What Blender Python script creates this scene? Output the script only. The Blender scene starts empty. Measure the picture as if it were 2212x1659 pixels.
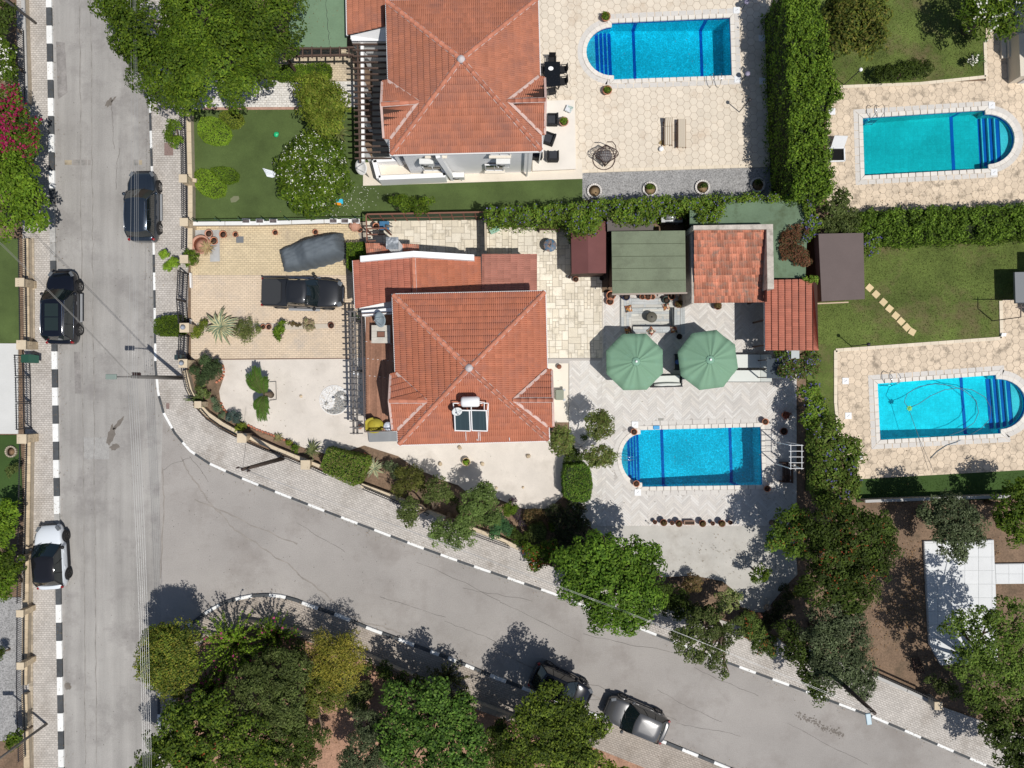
import bpy,bmesh,math,random
import numpy as np
from mathutils import Vector,Matrix
from mathutils.geometry import tessellate_polygon
random.seed(7);RNG=np.random.default_rng(7)
R=math.radians;PI=math.pi
S=bpy.context.scene;COL=S.collection

# ---------------------------------------------------------------- camera, sky, sun, exposure
H=46.0  # drone height above the street
cam=bpy.data.cameras.new('camera');cam.sensor_width=36.0;cam.lens=18.0/(33.333/H)
cam.clip_start=0.5;cam.clip_end=2000
camo=bpy.data.objects.new('camera',cam);COL.objects.link(camo);camo.location=(0,0,H);camo.rotation_euler=(0,0,0)
S.camera=camo
SUN_EL=R(64);SUN_AZ=Vector((0.765,-0.644,0)).normalized()
w=bpy.data.worlds.new('World');S.world=w;w.use_nodes=True
wn=w.node_tree.nodes;sk=wn.new('ShaderNodeTexSky');sk.sky_type='NISHITA';sk.sun_disc=False
sk.sun_elevation=SUN_EL;sk.sun_rotation=math.atan2(SUN_AZ.x,SUN_AZ.y)
wn['Background'].inputs[1].default_value=0.066
w.node_tree.links.new(sk.outputs[0],wn['Background'].inputs[0])
sl=bpy.data.lights.new('sun','SUN');sl.energy=3.85;sl.angle=R(0.5);sl.color=(1.0,0.965,0.91)
slo=bpy.data.objects.new('sun',sl);COL.objects.link(slo)
sdir=Vector((-SUN_AZ.x*math.cos(SUN_EL),-SUN_AZ.y*math.cos(SUN_EL),-math.sin(SUN_EL)))
slo.rotation_euler=sdir.to_track_quat('-Z','Y').to_euler();slo.location=(30,-25,60)
vs=S.view_settings;vs.view_transform='Standard';vs.look='None';vs.exposure=0.0;vs.gamma=1.0;vs.use_curve_mapping=False
S.cycles.max_bounces=8;S.cycles.transparent_max_bounces=12;S.cycles.caustics_refractive=False

# ---------------------------------------------------------------- helpers
U=0.030139  # metres on the ground per unit of the plan the scene was measured in
def W(px,py,z=0.0):
    f=U*(H-z)/H
    return((px-1106.0)*f,(829.5-py)*f,z)
def W2(px,py,z=0.0):return W(px,py,z)[:2]
def PL(pts,z=0.0):return[W2(p[0],p[1],z)for p in pts]
def M_(d,z=0.0):return d*U*(H-z)/H

def tag(o,label=None,cat=None,group=None,kind=None):
    if label:o['label']=label
    if cat:o['category']=cat
    if group:o['group']=group
    if kind:o['kind']=kind
    return o
def thing(name,label,cat,loc=(0,0,0),group=None):
    o=bpy.data.objects.new(name,None);COL.objects.link(o);o.location=loc;o.empty_display_size=0.2
    return tag(o,label,cat,group)
def link(o,parent=None):
    COL.objects.link(o)
    if parent is not None:
        o.parent=parent
        if parent.type=='EMPTY':o.matrix_parent_inverse=Matrix.Translation(-Vector(parent.location))
    return o
def meshobj(name,me,mats,parent=None):
    if me.users==0 or not me.materials:
        for m in(mats if isinstance(mats,(list,tuple))else[mats]):
            if m is not None:me.materials.append(m)
    return link(bpy.data.objects.new(name,me),parent)
def copy_tree(o,parent=None):
    c=o.copy();COL.objects.link(c)
    if parent is not None:c.parent=parent
    for ch in o.children:copy_tree(ch,c)
    return c
def place(o,loc,rz=0.0,sc=1.0,label=None,group=None):
    o.location=loc;o.rotation_euler=(0,0,rz)
    o.scale=(sc,sc,sc)if not isinstance(sc,(tuple,list))else sc
    if label:o['label']=label
    if group:o['group']=group
    return o

class MB:
    def __init__(s):s.v=[];s.f=[];s.m=[];s.mi=0;s.smooth=False;s.sm=[]
    def add(s,vs,fs):
        b=len(s.v);s.v.extend(tuple(v)for v in vs)
        for f in fs:s.f.append(tuple(i+b for i in f));s.m.append(s.mi);s.sm.append(s.smooth)
        return s
    def box(s,c,d,rz=0.0,rx=0.0,ry=0.0):
        hx,hy,hz=d[0]/2,d[1]/2,d[2]/2
        mt=Matrix.Translation(c)@Matrix.Rotation(rz,4,'Z')@Matrix.Rotation(ry,4,'Y')@Matrix.Rotation(rx,4,'X')
        vs=[mt@Vector((x*hx,y*hy,z*hz))for z in(-1,1)for y in(-1,1)for x in(-1,1)]
        return s.add(vs,[(0,2,3,1),(4,5,7,6),(0,1,5,4),(2,6,7,3),(0,4,6,2),(1,3,7,5)])
    def bar(s,p,q,wd,ht):
        p=Vector(p);q=Vector(q);d=q-p;L=d.length
        if L<1e-6:return s
        qt=d.to_track_quat('X','Z');mt=Matrix.Translation((p+q)/2)@qt.to_matrix().to_4x4()
        vs=[mt@Vector((x*L/2,y*wd/2,z*ht/2))for z in(-1,1)for y in(-1,1)for x in(-1,1)]
        return s.add(vs,[(0,2,3,1),(4,5,7,6),(0,1,5,4),(2,6,7,3),(0,4,6,2),(1,3,7,5)])
    def prism(s,poly,z0,z1,inset=0.0,bottom=False):
        n=len(poly)
        if area(poly)<0:poly=poly[::-1]
        top=offset(poly,-inset)if inset else poly
        vs=[(x,y,z0)for x,y in poly]+[(x,y,z1)for x,y in top]
        fs=[(i,(i+1)%n,n+(i+1)%n,n+i)for i in range(n)]
        if n<=4:fs.append(tuple(range(n,2*n)))
        else:
            for t in tessellate_polygon([[Vector((x,y,0))for x,y in poly]]):
                a,b,c=t
                if tri_area(poly[a],poly[b],poly[c])<0:a,c=c,a
                fs.append((n+a,n+b,n+c))
        if bottom:fs.append(tuple(range(n-1,-1,-1)))
        return s.add(vs,fs)
    def tube(s,pts,rad,n=6,caps=True):
        pts=[Vector(p)for p in pts]
        if not isinstance(rad,(list,tuple)):rad=[rad]*len(pts)
        rings=[];up=Vector((0,0,1))
        for i,p in enumerate(pts):
            d=(pts[min(i+1,len(pts)-1)]-pts[max(i-1,0)]).normalized()
            a=d.cross(up if abs(d.z)<0.95 else Vector((1,0,0))).normalized();b=d.cross(a)
            rings.append([p+(a*math.cos(2*PI*k/n)+b*math.sin(2*PI*k/n))*rad[i]for k in range(n)])
        vs=[v for r in rings for v in r];fs=[]
        for i in range(len(pts)-1):
            for k in range(n):
                fs.append((i*n+k,i*n+(k+1)%n,(i+1)*n+(k+1)%n,(i+1)*n+k))
        if caps:fs.append(tuple(range(n-1,-1,-1)));fs.append(tuple(len(vs)-n+k for k in range(n)))
        o=s.smooth;s.smooth=True;s.add(vs,fs);s.smooth=o
        return s
    def lathe(s,c,prof,n=20,sx=1.0,sy=1.0):
        vs=[];fs=[]
        for r,z in prof:
            for k in range(n):vs.append((c[0]+sx*r*math.cos(2*PI*k/n),c[1]+sy*r*math.sin(2*PI*k/n),c[2]+z))
        for i in range(len(prof)-1):
            for k in range(n):fs.append((i*n+k,i*n+(k+1)%n,(i+1)*n+(k+1)%n,(i+1)*n+k))
        if prof[-1][0]>1e-4:fs.append(tuple((len(prof)-1)*n+k for k in range(n)))
        if prof[0][0]>1e-4:fs.append(tuple(range(n-1,-1,-1)))
        o=s.smooth;s.smooth=True;s.add(vs,fs);s.smooth=o
        return s
    def ball(s,c,r,sz=1.0,n=12,m=8,jit=0.0):
        prof=[]
        vs=[];fs=[]
        for i in range(m+1):
            t=PI*i/m-PI/2
            for k in range(n):
                j=1+random.uniform(-jit,jit)
                vs.append((c[0]+r*j*math.cos(t)*math.cos(2*PI*k/n),c[1]+r*j*math.cos(t)*math.sin(2*PI*k/n),c[2]+r*j*sz*math.sin(t)))
        for i in range(m):
            for k in range(n):fs.append((i*n+k,i*n+(k+1)%n,(i+1)*n+(k+1)%n,(i+1)*n+k))
        o=s.smooth;s.smooth=True;s.add(vs,fs);s.smooth=o
        return s
    def mesh(s,name='mesh'):
        me=bpy.data.meshes.new(name);me.from_pydata(s.v,[],s.f)
        if any(s.m):me.polygons.foreach_set('material_index',s.m)
        if any(s.sm):me.polygons.foreach_set('use_smooth',s.sm)
        me.update();return me
    def build(s,name,mats,parent=None,bevel=0.0,sub=0):
        o=meshobj(name,s.mesh(name),mats,parent)
        if sub:m=o.modifiers.new('sub','SUBSURF');m.levels=sub;m.render_levels=sub
        if bevel:
            m=o.modifiers.new('bevel','BEVEL');m.width=bevel;m.segments=2;m.limit_method='ANGLE';m.harden_normals=False
        return o
def area(p):return 0.5*sum(p[i][0]*p[(i+1)%len(p)][1]-p[(i+1)%len(p)][0]*p[i][1]for i in range(len(p)))
def tri_area(a,b,c):return(b[0]-a[0])*(c[1]-a[1])-(c[0]-a[0])*(b[1]-a[1])
def offset(poly,d):
    """push a ccw polygon outwards by d (mitred)"""
    if area(poly)<0:poly=poly[::-1]
    n=len(poly);out=[]
    for i in range(n):
        p0=Vector(poly[i-1]);p1=Vector(poly[i]);p2=Vector(poly[(i+1)%n])
        a=(p1-p0).normalized();b=(p2-p1).normalized()
        na=Vector((a.y,-a.x));nb=Vector((b.y,-b.x));m=na+nb
        if m.length<1e-6:m=na
        m.normalize();k=min(1.0/max(0.3,m.dot(na)),2.5)
        out.append(tuple(p1+m*d*k))
    return out
def inside(p,poly):
    x,y=p;c=False;n=len(poly);j=n-1
    for i in range(n):
        xi,yi=poly[i];xj,yj=poly[j]
        if(yi>y)!=(yj>y)and x<(xj-xi)*(y-yi)/(yj-yi)+xi:c=not c
        j=i
    return c
def clip_convex(poly,reg):
    """Sutherland-Hodgman against a convex ccw region"""
    out=list(poly);n=len(reg)
    for i in range(n):
        a=reg[i];b=reg[(i+1)%n];inp=out;out=[]
        if not inp:return[]
        for k in range(len(inp)):
            p=inp[k-1];q=inp[k];sp=tri_area(a,b,p);sq=tri_area(a,b,q)
            if sq>=0:
                if sp<0:
                    t=sp/(sp-sq);out.append((p[0]+(q[0]-p[0])*t,p[1]+(q[1]-p[1])*t))
                out.append(q)
            elif sp>=0:
                t=sp/(sp-sq);out.append((p[0]+(q[0]-p[0])*t,p[1]+(q[1]-p[1])*t))
    return out
def sheet(name,poly,z,m,holes=(),zb=-0.3,parent=None,kind='structure'):
    """a slab of ground with its top at z, its rim going down to zb, with open holes"""
    if area(poly)<0:poly=poly[::-1]
    loops=[[Vector((x,y,0))for x,y in poly]]+[[Vector((x,y,0))for x,y in h]for h in holes]
    flat=[v for l in loops for v in l];vs=[(v.x,v.y,z)for v in flat];fs=[]
    for a,b,c in tessellate_polygon(loops):
        if tri_area(flat[a],flat[b],flat[c])<0:a,c=c,a
        fs.append((a,b,c))
    n=len(poly);base=len(vs);vs+=[(x,y,zb)for x,y in poly]
    fs+=[(base+i,base+(i+1)%n,(i+1)%n,i)for i in range(n)]
    mb=MB().add(vs,fs);o=mb.build(name,m,parent)
    if parent is None:o['kind']=kind
    return o

# ---------------------------------------------------------------- materials
MATS={}
def mat(name,col,rough=0.85,spec=0.3,var=0.0,mottle=0.0,mscale=1.0,col2=None,fine=0.0,fscale=18.0,bump=0.0,bscale=40.0,
        metal=0.0,stain=None,stscale=0.5,stlo=0.52,sthi=0.68,coat=0.0,streak=None):
    """procedural surface: base colour, piece to piece variation, broad mottling, fine grain, stains of their own colour, bump"""
    if name in MATS:return MATS[name]
    m=bpy.data.materials.new(name);m.use_nodes=True;N=m.node_tree.nodes;L=m.node_tree.links
    b=N['Principled BSDF'];b.inputs['Roughness'].default_value=rough;b.inputs['Specular IOR Level'].default_value=spec
    b.inputs['Metallic'].default_value=metal
    if coat:b.inputs['Coat Weight'].default_value=coat;b.inputs['Coat Roughness'].default_value=0.04
    geo=N.new('ShaderNodeNewGeometry');pos=geo.outputs['Position']
    cur=N.new('ShaderNodeRGB');cur.outputs[0].default_value=(*col,1);out=cur.outputs[0]
    def noise(sc,det=4,rg=0.6,vec=None):
        t=N.new('ShaderNodeTexNoise');t.inputs['Scale'].default_value=sc;t.inputs['Detail'].default_value=det
        t.inputs['Roughness'].default_value=rg;L.new(vec or pos,t.inputs['Vector']);return t.outputs['Fac']
    def ramp(v,a,bb,lo=0.0,hi=1.0):
        t=N.new('ShaderNodeMapRange');t.inputs[1].default_value=a;t.inputs[2].default_value=bb
        t.inputs[3].default_value=lo;t.inputs[4].default_value=hi;L.new(v,t.inputs[0]);return t.outputs[0]
    def mul(c,f):
        t=N.new('ShaderNodeVectorMath');t.operation='SCALE';L.new(c,t.inputs[0]);L.new(f,t.inputs['Scale']);return t.outputs[0]
    def mix(c,d,f):
        t=N.new('ShaderNodeMix');t.data_type='RGBA';L.new(f,t.inputs[0]);L.new(c,t.inputs[6])
        if isinstance(d,tuple):t.inputs[7].default_value=(*d,1)
        else:L.new(d,t.inputs[7])
        return t.outputs[2]
    if col2:out=mix(out,col2,ramp(noise(mscale,5),0.38,0.62))
    if var:
        oi=N.new('ShaderNodeObjectInfo');a=N.new('ShaderNodeMath');a.operation='ADD'
        L.new(oi.outputs['Random'],a.inputs[0]);L.new(geo.outputs['Random Per Island'],a.inputs[1])
        f=N.new('ShaderNodeMath');f.operation='FRACT';L.new(a.outputs[0],f.inputs[0])
        out=mul(out,ramp(f.outputs[0],0,1,1-var,1+var))
    if mottle:out=mul(out,ramp(noise(mscale*0.9,6),0.3,0.7,1-mottle,1+mottle))
    if fine:out=mul(out,ramp(noise(fscale,3),0.25,0.75,1-fine,1+fine))
    if streak:
        mp=N.new('ShaderNodeMapping');mp.inputs['Scale'].default_value=streak[1];L.new(pos,mp.inputs[0])
        out=mul(out,ramp(noise(1.0,4,0.6,mp.outputs[0]),0.3,0.7,1-streak[0],1+streak[0]))
    if stain:
        out=mix(out,stain,ramp(noise(stscale,8,0.7),stlo,sthi))
    L.new(out,b.inputs['Base Color'])
    if bump:
        bp=N.new('ShaderNodeBump');bp.inputs['Strength'].default_value=bump;bp.inputs['Distance'].default_value=0.02
        L.new(noise(bscale,4),bp.inputs['Height']);L.new(bp.outputs[0],b.inputs['Normal'])
    MATS[name]=m;return m
def leafmat(name='leaf',rough=0.6,trans=0.18):
    if name in MATS:return MATS[name]
    m=bpy.data.materials.new(name);m.use_nodes=True;N=m.node_tree.nodes;L=m.node_tree.links
    b=N['Principled BSDF'];b.inputs['Roughness'].default_value=rough;b.inputs['Specular IOR Level'].default_value=0.12
    a=N.new('ShaderNodeAttribute');a.attribute_name='col';L.new(a.outputs['Color'],b.inputs['Base Color'])
    t=N.new('ShaderNodeBsdfTranslucent');mx=N.new('ShaderNodeMixShader');mx.inputs[0].default_value=trans
    g=N.new('ShaderNodeVectorMath');g.operation='MULTIPLY';g.inputs[1].default_value=(1.1,1.25,0.5)
    L.new(a.outputs['Color'],g.inputs[0]);L.new(g.outputs[0],t.inputs[0])
    L.new(b.outputs[0],mx.inputs[1]);L.new(t.outputs[0],mx.inputs[2]);L.new(mx.outputs[0],N['Material Output'].inputs[0])
    MATS[name]=m;return m
def flat(name,col,rough=0.6,**k):return mat(name,col,rough,**k)

# ---------------------------------------------------------------- foliage
def leafmesh(name,P,Nn,size,cols,aspect=0.5,parent=None,fold=0.25,droop=None,m=None):
    """P: leaf positions, Nn: leaf facing, size: length. one folded rhombus per leaf"""
    n=len(P);rv=RNG.normal(size=(n,3));Nn=Nn/(np.linalg.norm(Nn,axis=1,keepdims=True)+1e-9)
    t=droop if droop is not None else np.cross(Nn,rv)
    t=t/(np.linalg.norm(t,axis=1,keepdims=True)+1e-9);bt=np.cross(Nn,t)
    size=(np.ones(n)*size)[:,None];hw=size*aspect*0.5
    V=np.empty((n,4,3));V[:,0]=P-t*size*0.5;V[:,2]=P+t*size*0.5
    V[:,1]=P+bt*hw+Nn*hw*fold;V[:,3]=P-bt*hw+Nn*hw*fold
    me=bpy.data.meshes.new(name);me.vertices.add(4*n);me.vertices.foreach_set('co',V.reshape(-1))
    me.loops.add(4*n);me.loops.foreach_set('vertex_index',np.arange(4*n,dtype=np.int32))
    me.polygons.add(n);me.polygons.foreach_set('loop_start',np.arange(0,4*n,4,dtype=np.int32))
    me.update(calc_edges=True)
    at=me.attributes.new('col','FLOAT_COLOR','POINT')
    c4=np.ones((n,4,4));c4[:,:,:3]=cols[:,None,:]
    at.data.foreach_set('color',c4.reshape(-1).astype(np.float32))
    return meshobj(name,me,m or leafmat(),parent)
G=dict(bright=[(.085,.145,.011),(.055,.105,.008),(.12,.185,.016)],mid=[(.062,.105,.009),(.042,.078,.007),(.098,.145,.012)],
         dark=[(.04,.062,.010),(.055,.082,.012),(.028,.045,.007)],olive=[(.07,.095,.024),(.048,.068,.016),(.105,.13,.038)],
         yellow=[(.125,.165,.018),(.08,.12,.012),(.17,.19,.028)],gold=[(.20,.18,.025),(.13,.14,.02),(.26,.22,.04)],
         grey=[(.07,.09,.04),(.045,.062,.026),(.115,.14,.07)],brown=[(.11,.085,.03),(.075,.065,.025),(.15,.09,.04)],
         lime=[(.16,.27,.02),(.12,.21,.016),(.20,.29,.03)],rust=[(.10,.045,.025),(.07,.06,.025),(.14,.06,.03)],
         teal=[(.04,.10,.035),(.03,.075,.03),(.06,.13,.045)])
def pick(colset,n,spread=0.22):
    c=np.array(G[colset]if isinstance(colset,str)else colset);i=RNG.integers(0,len(c),n)
    return np.clip(c[i]*RNG.uniform(1-spread,1+spread,(n,1)),0,1)
def blob_leaves(c,r,sz,n,cr,per,ls,colset,low=-0.15):
    """clumps of leaves over an ellipsoid: c centre, r (rx, ry, rz)"""
    r=np.array(r);k=n
    u=RNG.normal(size=(k*4,3));u/=np.linalg.norm(u,axis=1,keepdims=True);u=u[u[:,2]>low][:k];k=len(u)
    rad=RNG.uniform(0.5,1.06,(k,1));cc=np.array(c)+u*r*rad;cc[:,2]+=RNG.uniform(-.55,.45,k)*cr
    crr=cr*RNG.uniform(0.6,1.35,k);P=[];Nn=[];C=[]
    for i in range(k):
        m=max(6,int(per*(crr[i]/cr)**2));v=RNG.normal(size=(m,3));v[:,2]=np.abs(v[:,2])*0.9+0.0
        v/=np.linalg.norm(v,axis=1,keepdims=True)
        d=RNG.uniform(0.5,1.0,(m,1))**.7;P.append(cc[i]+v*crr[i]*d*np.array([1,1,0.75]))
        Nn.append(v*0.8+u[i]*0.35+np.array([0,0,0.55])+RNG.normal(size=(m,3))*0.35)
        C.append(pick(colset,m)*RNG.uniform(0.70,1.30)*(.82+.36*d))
    return np.concatenate(P),np.concatenate(Nn),np.concatenate(C)
TREE_N=[0]
def tree(name,label,cat,blobs,cs='mid',ls=0.17,cr=0.42,dens=1.0,z=3.5,flat_=0.6,base=None,flowers=None,group=None,aspect=0.55,
         trunk=True,bark=None,low=-0.15,inner=True):
    """blobs: (px, py, radius) or (px, py, rx, ry) or with a fifth value: z of its centre"""
    z0=z;bl=[]
    for b in blobs:
        if len(b)==3:bl.append((b[0],b[1],b[2],b[2],z0))
        elif len(b)==4:bl.append((b[0],b[1],b[2],b[3],z0))
        else:bl.append(b)
    cen=[W(b[0],b[1],b[4])for b in bl];ws=[b[2]*b[3]for b in bl]
    gx=sum(c[0]*q for c,q in zip(cen,ws))/sum(ws);gy=sum(c[1]*q for c,q in zip(cen,ws))/sum(ws)
    if base is not None:gx,gy=W2(*base)
    t=thing(name,label,cat,(gx,gy,0),group);Ps=[];Ns=[];Cs=[]
    for(px,py,rx,ry,zz),c in zip(bl,cen):
        a=M_(rx,zz);bb=M_(ry,zz);rz=max(0.18,min(a,bb)*flat_);ccr=min(cr,min(a,bb)*0.55)
        k=max(7,int(dens*3.0*(a*bb)/(ccr*ccr)));per=max(8,int(22*(ccr/ls)**2*0.46))
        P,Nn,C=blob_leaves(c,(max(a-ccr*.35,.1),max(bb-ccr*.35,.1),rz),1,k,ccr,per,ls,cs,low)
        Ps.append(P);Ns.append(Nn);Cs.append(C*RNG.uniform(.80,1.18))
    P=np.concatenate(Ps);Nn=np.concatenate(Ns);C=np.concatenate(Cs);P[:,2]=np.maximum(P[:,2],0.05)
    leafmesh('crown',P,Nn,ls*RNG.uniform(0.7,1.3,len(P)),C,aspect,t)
    TREE_N[0]+=len(P)
    if flowers:
        fc,cnt,fs=flowers;idx=np.argsort(-(P[:,2]+RNG.uniform(-1.2,1.2,len(P))))[:max(cnt*6,cnt)];idx=RNG.choice(idx,cnt,replace=False)
        FP=P[idx]+np.array([0,0,0.06])
        FP=np.concatenate([FP+RNG.normal(size=FP.shape)*0.06 for _ in range(3)])
        fl=leafmesh('flower',FP,RNG.normal(size=FP.shape)*0.5+[0,0,1],fs*RNG.uniform(.7,1.3,len(FP)),pick(fc,len(FP),.15),0.8,t)
        fl['kind']='stuff'
    if trunk:
        mb=MB();zt=min(b[4]for b in bl);rr=0.05+0.012*sum(math.sqrt(q)for q in ws)*U*2
        rr=min(rr,0.22);zf=max(0.25,zt*0.45)
        mb.tube([(gx,gy,0),(gx+.05,gy-.03,zf*.5),(gx,gy,zf)],[rr*1.3,rr,rr*.85],8)
        bk=bark or mat('bark',(.16,.12,.085),.95,bump=.5,bscale=25,mottle=.25,mscale=6)
        mb.build('trunk',bk,t)
        mb=MB()
        for c,(px,py,rx,ry,zz)in zip(cen,bl):
            e=Vector(c);s0=Vector((gx,gy,zf*.97));mid=s0.lerp(e,.5)+Vector((random.uniform(-.15,.15),random.uniform(-.15,.15),-.1))
            mb.tube([s0,mid,e],[rr*.75,rr*.5,rr*.2],6)
            for _ in range(3):
                a=random.uniform(0,2*PI);rad=M_(rx,zz)*.75
                mb.tube([mid.lerp(e,random.uniform(.3,1)),e+Vector((math.cos(a)*rad,math.sin(a)*rad,random.uniform(-.1,.3)*rad))],[rr*.3,rr*.08],5)
        mb.build('branches',bk,t)
    return t
def hedge(name,label,cat,poly,h,cs='mid',ls=0.12,dens=1.0,bulge=0.12,group=None,top_z=None,flowers=None,rough_=0.06,aspect=.55,round_=0.0,up=0.5,clumps=0):
    """clipped hedge: poly is its TOP outline in plan units, h its height"""
    p=PL(poly,h)
    if area(p)<0:p=p[::-1]
    cx=sum(q[0]for q in p)/len(p);cy=sum(q[1]for q in p)/len(p)
    t=thing(name,label,cat,(cx,cy,0),group)
    core=MB();core.prism(offset(p,-0.10),0.0,h-0.10,inset=0.05);core.build('stems',mat('hedge core',(.02,.03,.01),.95),t)  # solid dark core added inside the hedge to block light
    A=abs(area(p));xs=[q[0]for q in p];ys=[q[1]for q in p];n=int(A*dens*2.6/(ls*ls*aspect))
    X=RNG.uniform(min(xs),max(xs),n*3);Y=RNG.uniform(min(ys),max(ys),n*3)
    pp=np.array(p);ins=np.zeros(len(X),bool);j=len(pp)-1
    for i in range(len(pp)):
        c=((pp[i,1]>Y)!=(pp[j,1]>Y))&(X<(pp[j,0]-pp[i,0])*(Y-pp[i,1])/(pp[j,1]-pp[i,1]+1e-12)+pp[i,0]);ins^=c;j=i
    X=X[ins][:n];Y=Y[ins][:n];lump=np.sin(X*3.1+Y*1.7)*np.sin(Y*2.7-X*1.3)
    Z=h+lump*bulge*.5+RNG.normal(size=len(X))*rough_
    if round_:
        rr=np.sqrt(((X-cx)/(max(xs)-cx))**2+((Y-cy)/(max(ys)-cy))**2);Z-=round_*h*np.clip(rr,0,1.2)**2.5
    P=[np.stack([X,Y,Z],1)];Nn=[RNG.normal(size=(len(X),3))*up+[0,0,1]]
    for i in range(len(p)):
        a=np.array(p[i]);b=np.array(p[(i+1)%len(p)]);L_=np.linalg.norm(b-a);m=int(L_*h*dens*2.0/(ls*ls*aspect))
        if m<1:continue
        s_=RNG.uniform(0,1,m);zz=RNG.uniform(0.03,h,m)*(1 if not round_ else 1-round_);no=np.array([(b-a)[1],-(b-a)[0]])/max(L_,1e-6)
        q=a+(b-a)*s_[:,None]+no*(RNG.normal(size=(m,1))*rough_-.02+bulge*.3*np.sin(zz*3+s_*L_*2)[:,None])
        P.append(np.column_stack([q,zz]));Nn.append(np.column_stack([np.tile(no,(m,1)),np.full(m,.35)])+RNG.normal(size=(m,3))*.5)
    for q in range(clumps):
        i=RNG.integers(0,len(X));v=RNG.normal(size=(40,3));v[:,2]=np.abs(v[:,2]);v/=np.linalg.norm(v,axis=1,keepdims=True);r_=RNG.uniform(.18,.38)
        P.append(np.array([X[i],Y[i],h+RNG.uniform(-.05,.18)])+v*r_*RNG.uniform(.4,1,(40,1))+np.array([0,0,1])*RNG.uniform(0,.1,(40,1)));Nn.append(v+[0,0,.4]+RNG.normal(size=(40,3))*.4)
    P=np.concatenate(P);Nn=np.concatenate(Nn)
    tone=1.12+.20*(np.sin(P[:,0]*2.3+1)*np.sin(P[:,1]*2.9)+.6*np.sin(P[:,0]*5.3)*np.sin(P[:,1]*6.1+P[:,2]*3))
    leafmesh('foliage',P,Nn,ls*RNG.uniform(.7,1.35,len(P)),pick(cs,len(P))*tone[:,None],aspect,t);TREE_N[0]+=len(P)
    if flowers:
        fc,cnt,fs=flowers;cand=np.where(P[:,2]>h*.7)[0];idx=RNG.choice(cand,min(cnt,len(cand)),replace=False);FP=P[idx]+[0,0,.07]
        fl=leafmesh('flower',FP,RNG.normal(size=FP.shape)*.4+[0,0,1],fs*RNG.uniform(.7,1.3,len(FP)),pick(fc,len(FP),.2),.9,t);fl['kind']='stuff'
    return t
def rosette(name,label,cat,c,r,z,n,wd,cols,group=None,stripe=None,up=.35,droop=.25,pot=None):
    """agave, palm-lily or fern: a rosette of real strap leaves"""
    x,y,_=W(c[0],c[1],z);t=thing(name,label,cat,(x,y,0),group);mb=MB();mb2=MB()
    for i in range(n):
        a=2*PI*i/n*2.4+random.uniform(-.25,.25);L_=r*random.uniform(.6,1.08);k=random.uniform(.5,1.3);pts=[]
        for j in range(5):
            s_=j/4;rad=L_*s_;zz=z+L_*(up*k*math.sin(PI*s_*.8)-droop*s_*s_)
            pts.append(Vector((x+math.cos(a)*rad,y+math.sin(a)*rad,max(zz,.03))))
        sd=Vector((-math.sin(a),math.cos(a),0));ws=[wd*.7,wd,wd*.9,wd*.55,.004]
        def strip(m_,f,dz):
            vs=[]
            for p_,w_ in zip(pts,ws):vs+=[p_+sd*w_*f+Vector((0,0,w_*f*.5+dz)),p_+Vector((0,0,dz)),p_-sd*w_*f+Vector((0,0,w_*f*.5+dz))]
            fs=[]
            for q in range(4):fs+=[(q*3,q*3+1,q*3+4,q*3+3),(q*3+1,q*3+2,q*3+5,q*3+4)]
            m_.add(vs,fs)
        strip(mb,1,0)
        if stripe:strip(mb2,.5,.008)
    mb.build('leaves',cols,t)
    if stripe:mb2.build('leaf_stripes',stripe,t)
    mb=MB().lathe((x,y,0),[(.10,0),(.12,max(z,.1)*.7),(.05,max(z,.12))],8);mb.build('stem',mat('bark',(.16,.12,.085)),t)
    return t
# ================================================================ THE GROUND
m_soil=mat('soil',(.20,.135,.09),.95,mottle=.25,mscale=.8,fine=.3,fscale=9,bump=.8,bscale=12,stain=(.09,.07,.045),stscale=.9,stlo=.5,sthi=.75)
m_soil2=mat('reddish soil',(.36,.21,.14),.95,mottle=.2,mscale=.9,fine=.3,fscale=9,bump=.8,bscale=12,stain=(.14,.10,.06),stscale=1.1,stlo=.55,sthi=.75)
m_asphalt=mat('asphalt',(.335,.32,.30),.9,mottle=.16,mscale=.22,fine=.16,fscale=18,bump=.25,bscale=60,stain=(.22,.205,.195),stscale=.35,stlo=.50,sthi=.72,streak=(.13,(1.7,.09,1)))
m_asphalt2=mat('side street asphalt',(.335,.312,.29),.9,mottle=.14,mscale=.2,fine=.15,fscale=18,bump=.25,bscale=60,stain=(.24,.215,.195),stscale=.3,stlo=.50,sthi=.74)
m_lawn=mat('dry lawn',(.10,.135,.03),.95,mottle=.35,mscale=.5,fine=.4,fscale=16,bump=.8,bscale=30,stain=(.15,.115,.06),stscale=.35,stlo=.50,sthi=.70)
m_turf=mat('artificial turf',(.074,.108,.032),.95,mottle=.26,mscale=.5,fine=.25,fscale=30,bump=.5,bscale=70)
m_turf2=mat('bright turf',(.045,.085,.02),.95,mottle=.16,mscale=.4,fine=.25,fscale=30,bump=.5,bscale=70)
m_conc=mat('pale concrete',(.64,.585,.52),.9,mottle=.09,mscale=.6,fine=.09,fscale=25,bump=.3,bscale=50,stain=(.5,.45,.39),stscale=.5,stlo=.52,sthi=.8)
m_conc2=mat('grey concrete',(.48,.46,.42),.9,mottle=.10,mscale=.8,fine=.09,fscale=22,bump=.3,bscale=50,stain=(.34,.31,.27),stscale=.6,stlo=.52,sthi=.8)
m_gravel=mat('grey gravel',(.30,.295,.29),.95,mottle=.12,mscale=1,fine=.6,fscale=14,bump=1.0,bscale=22)
m_plinth=mat('cream render',(.70,.63,.53),.85,mottle=.05,mscale=.7,fine=.05,stain=(.52,.43,.32),stscale=.7,stlo=.6,sthi=.85)

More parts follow.
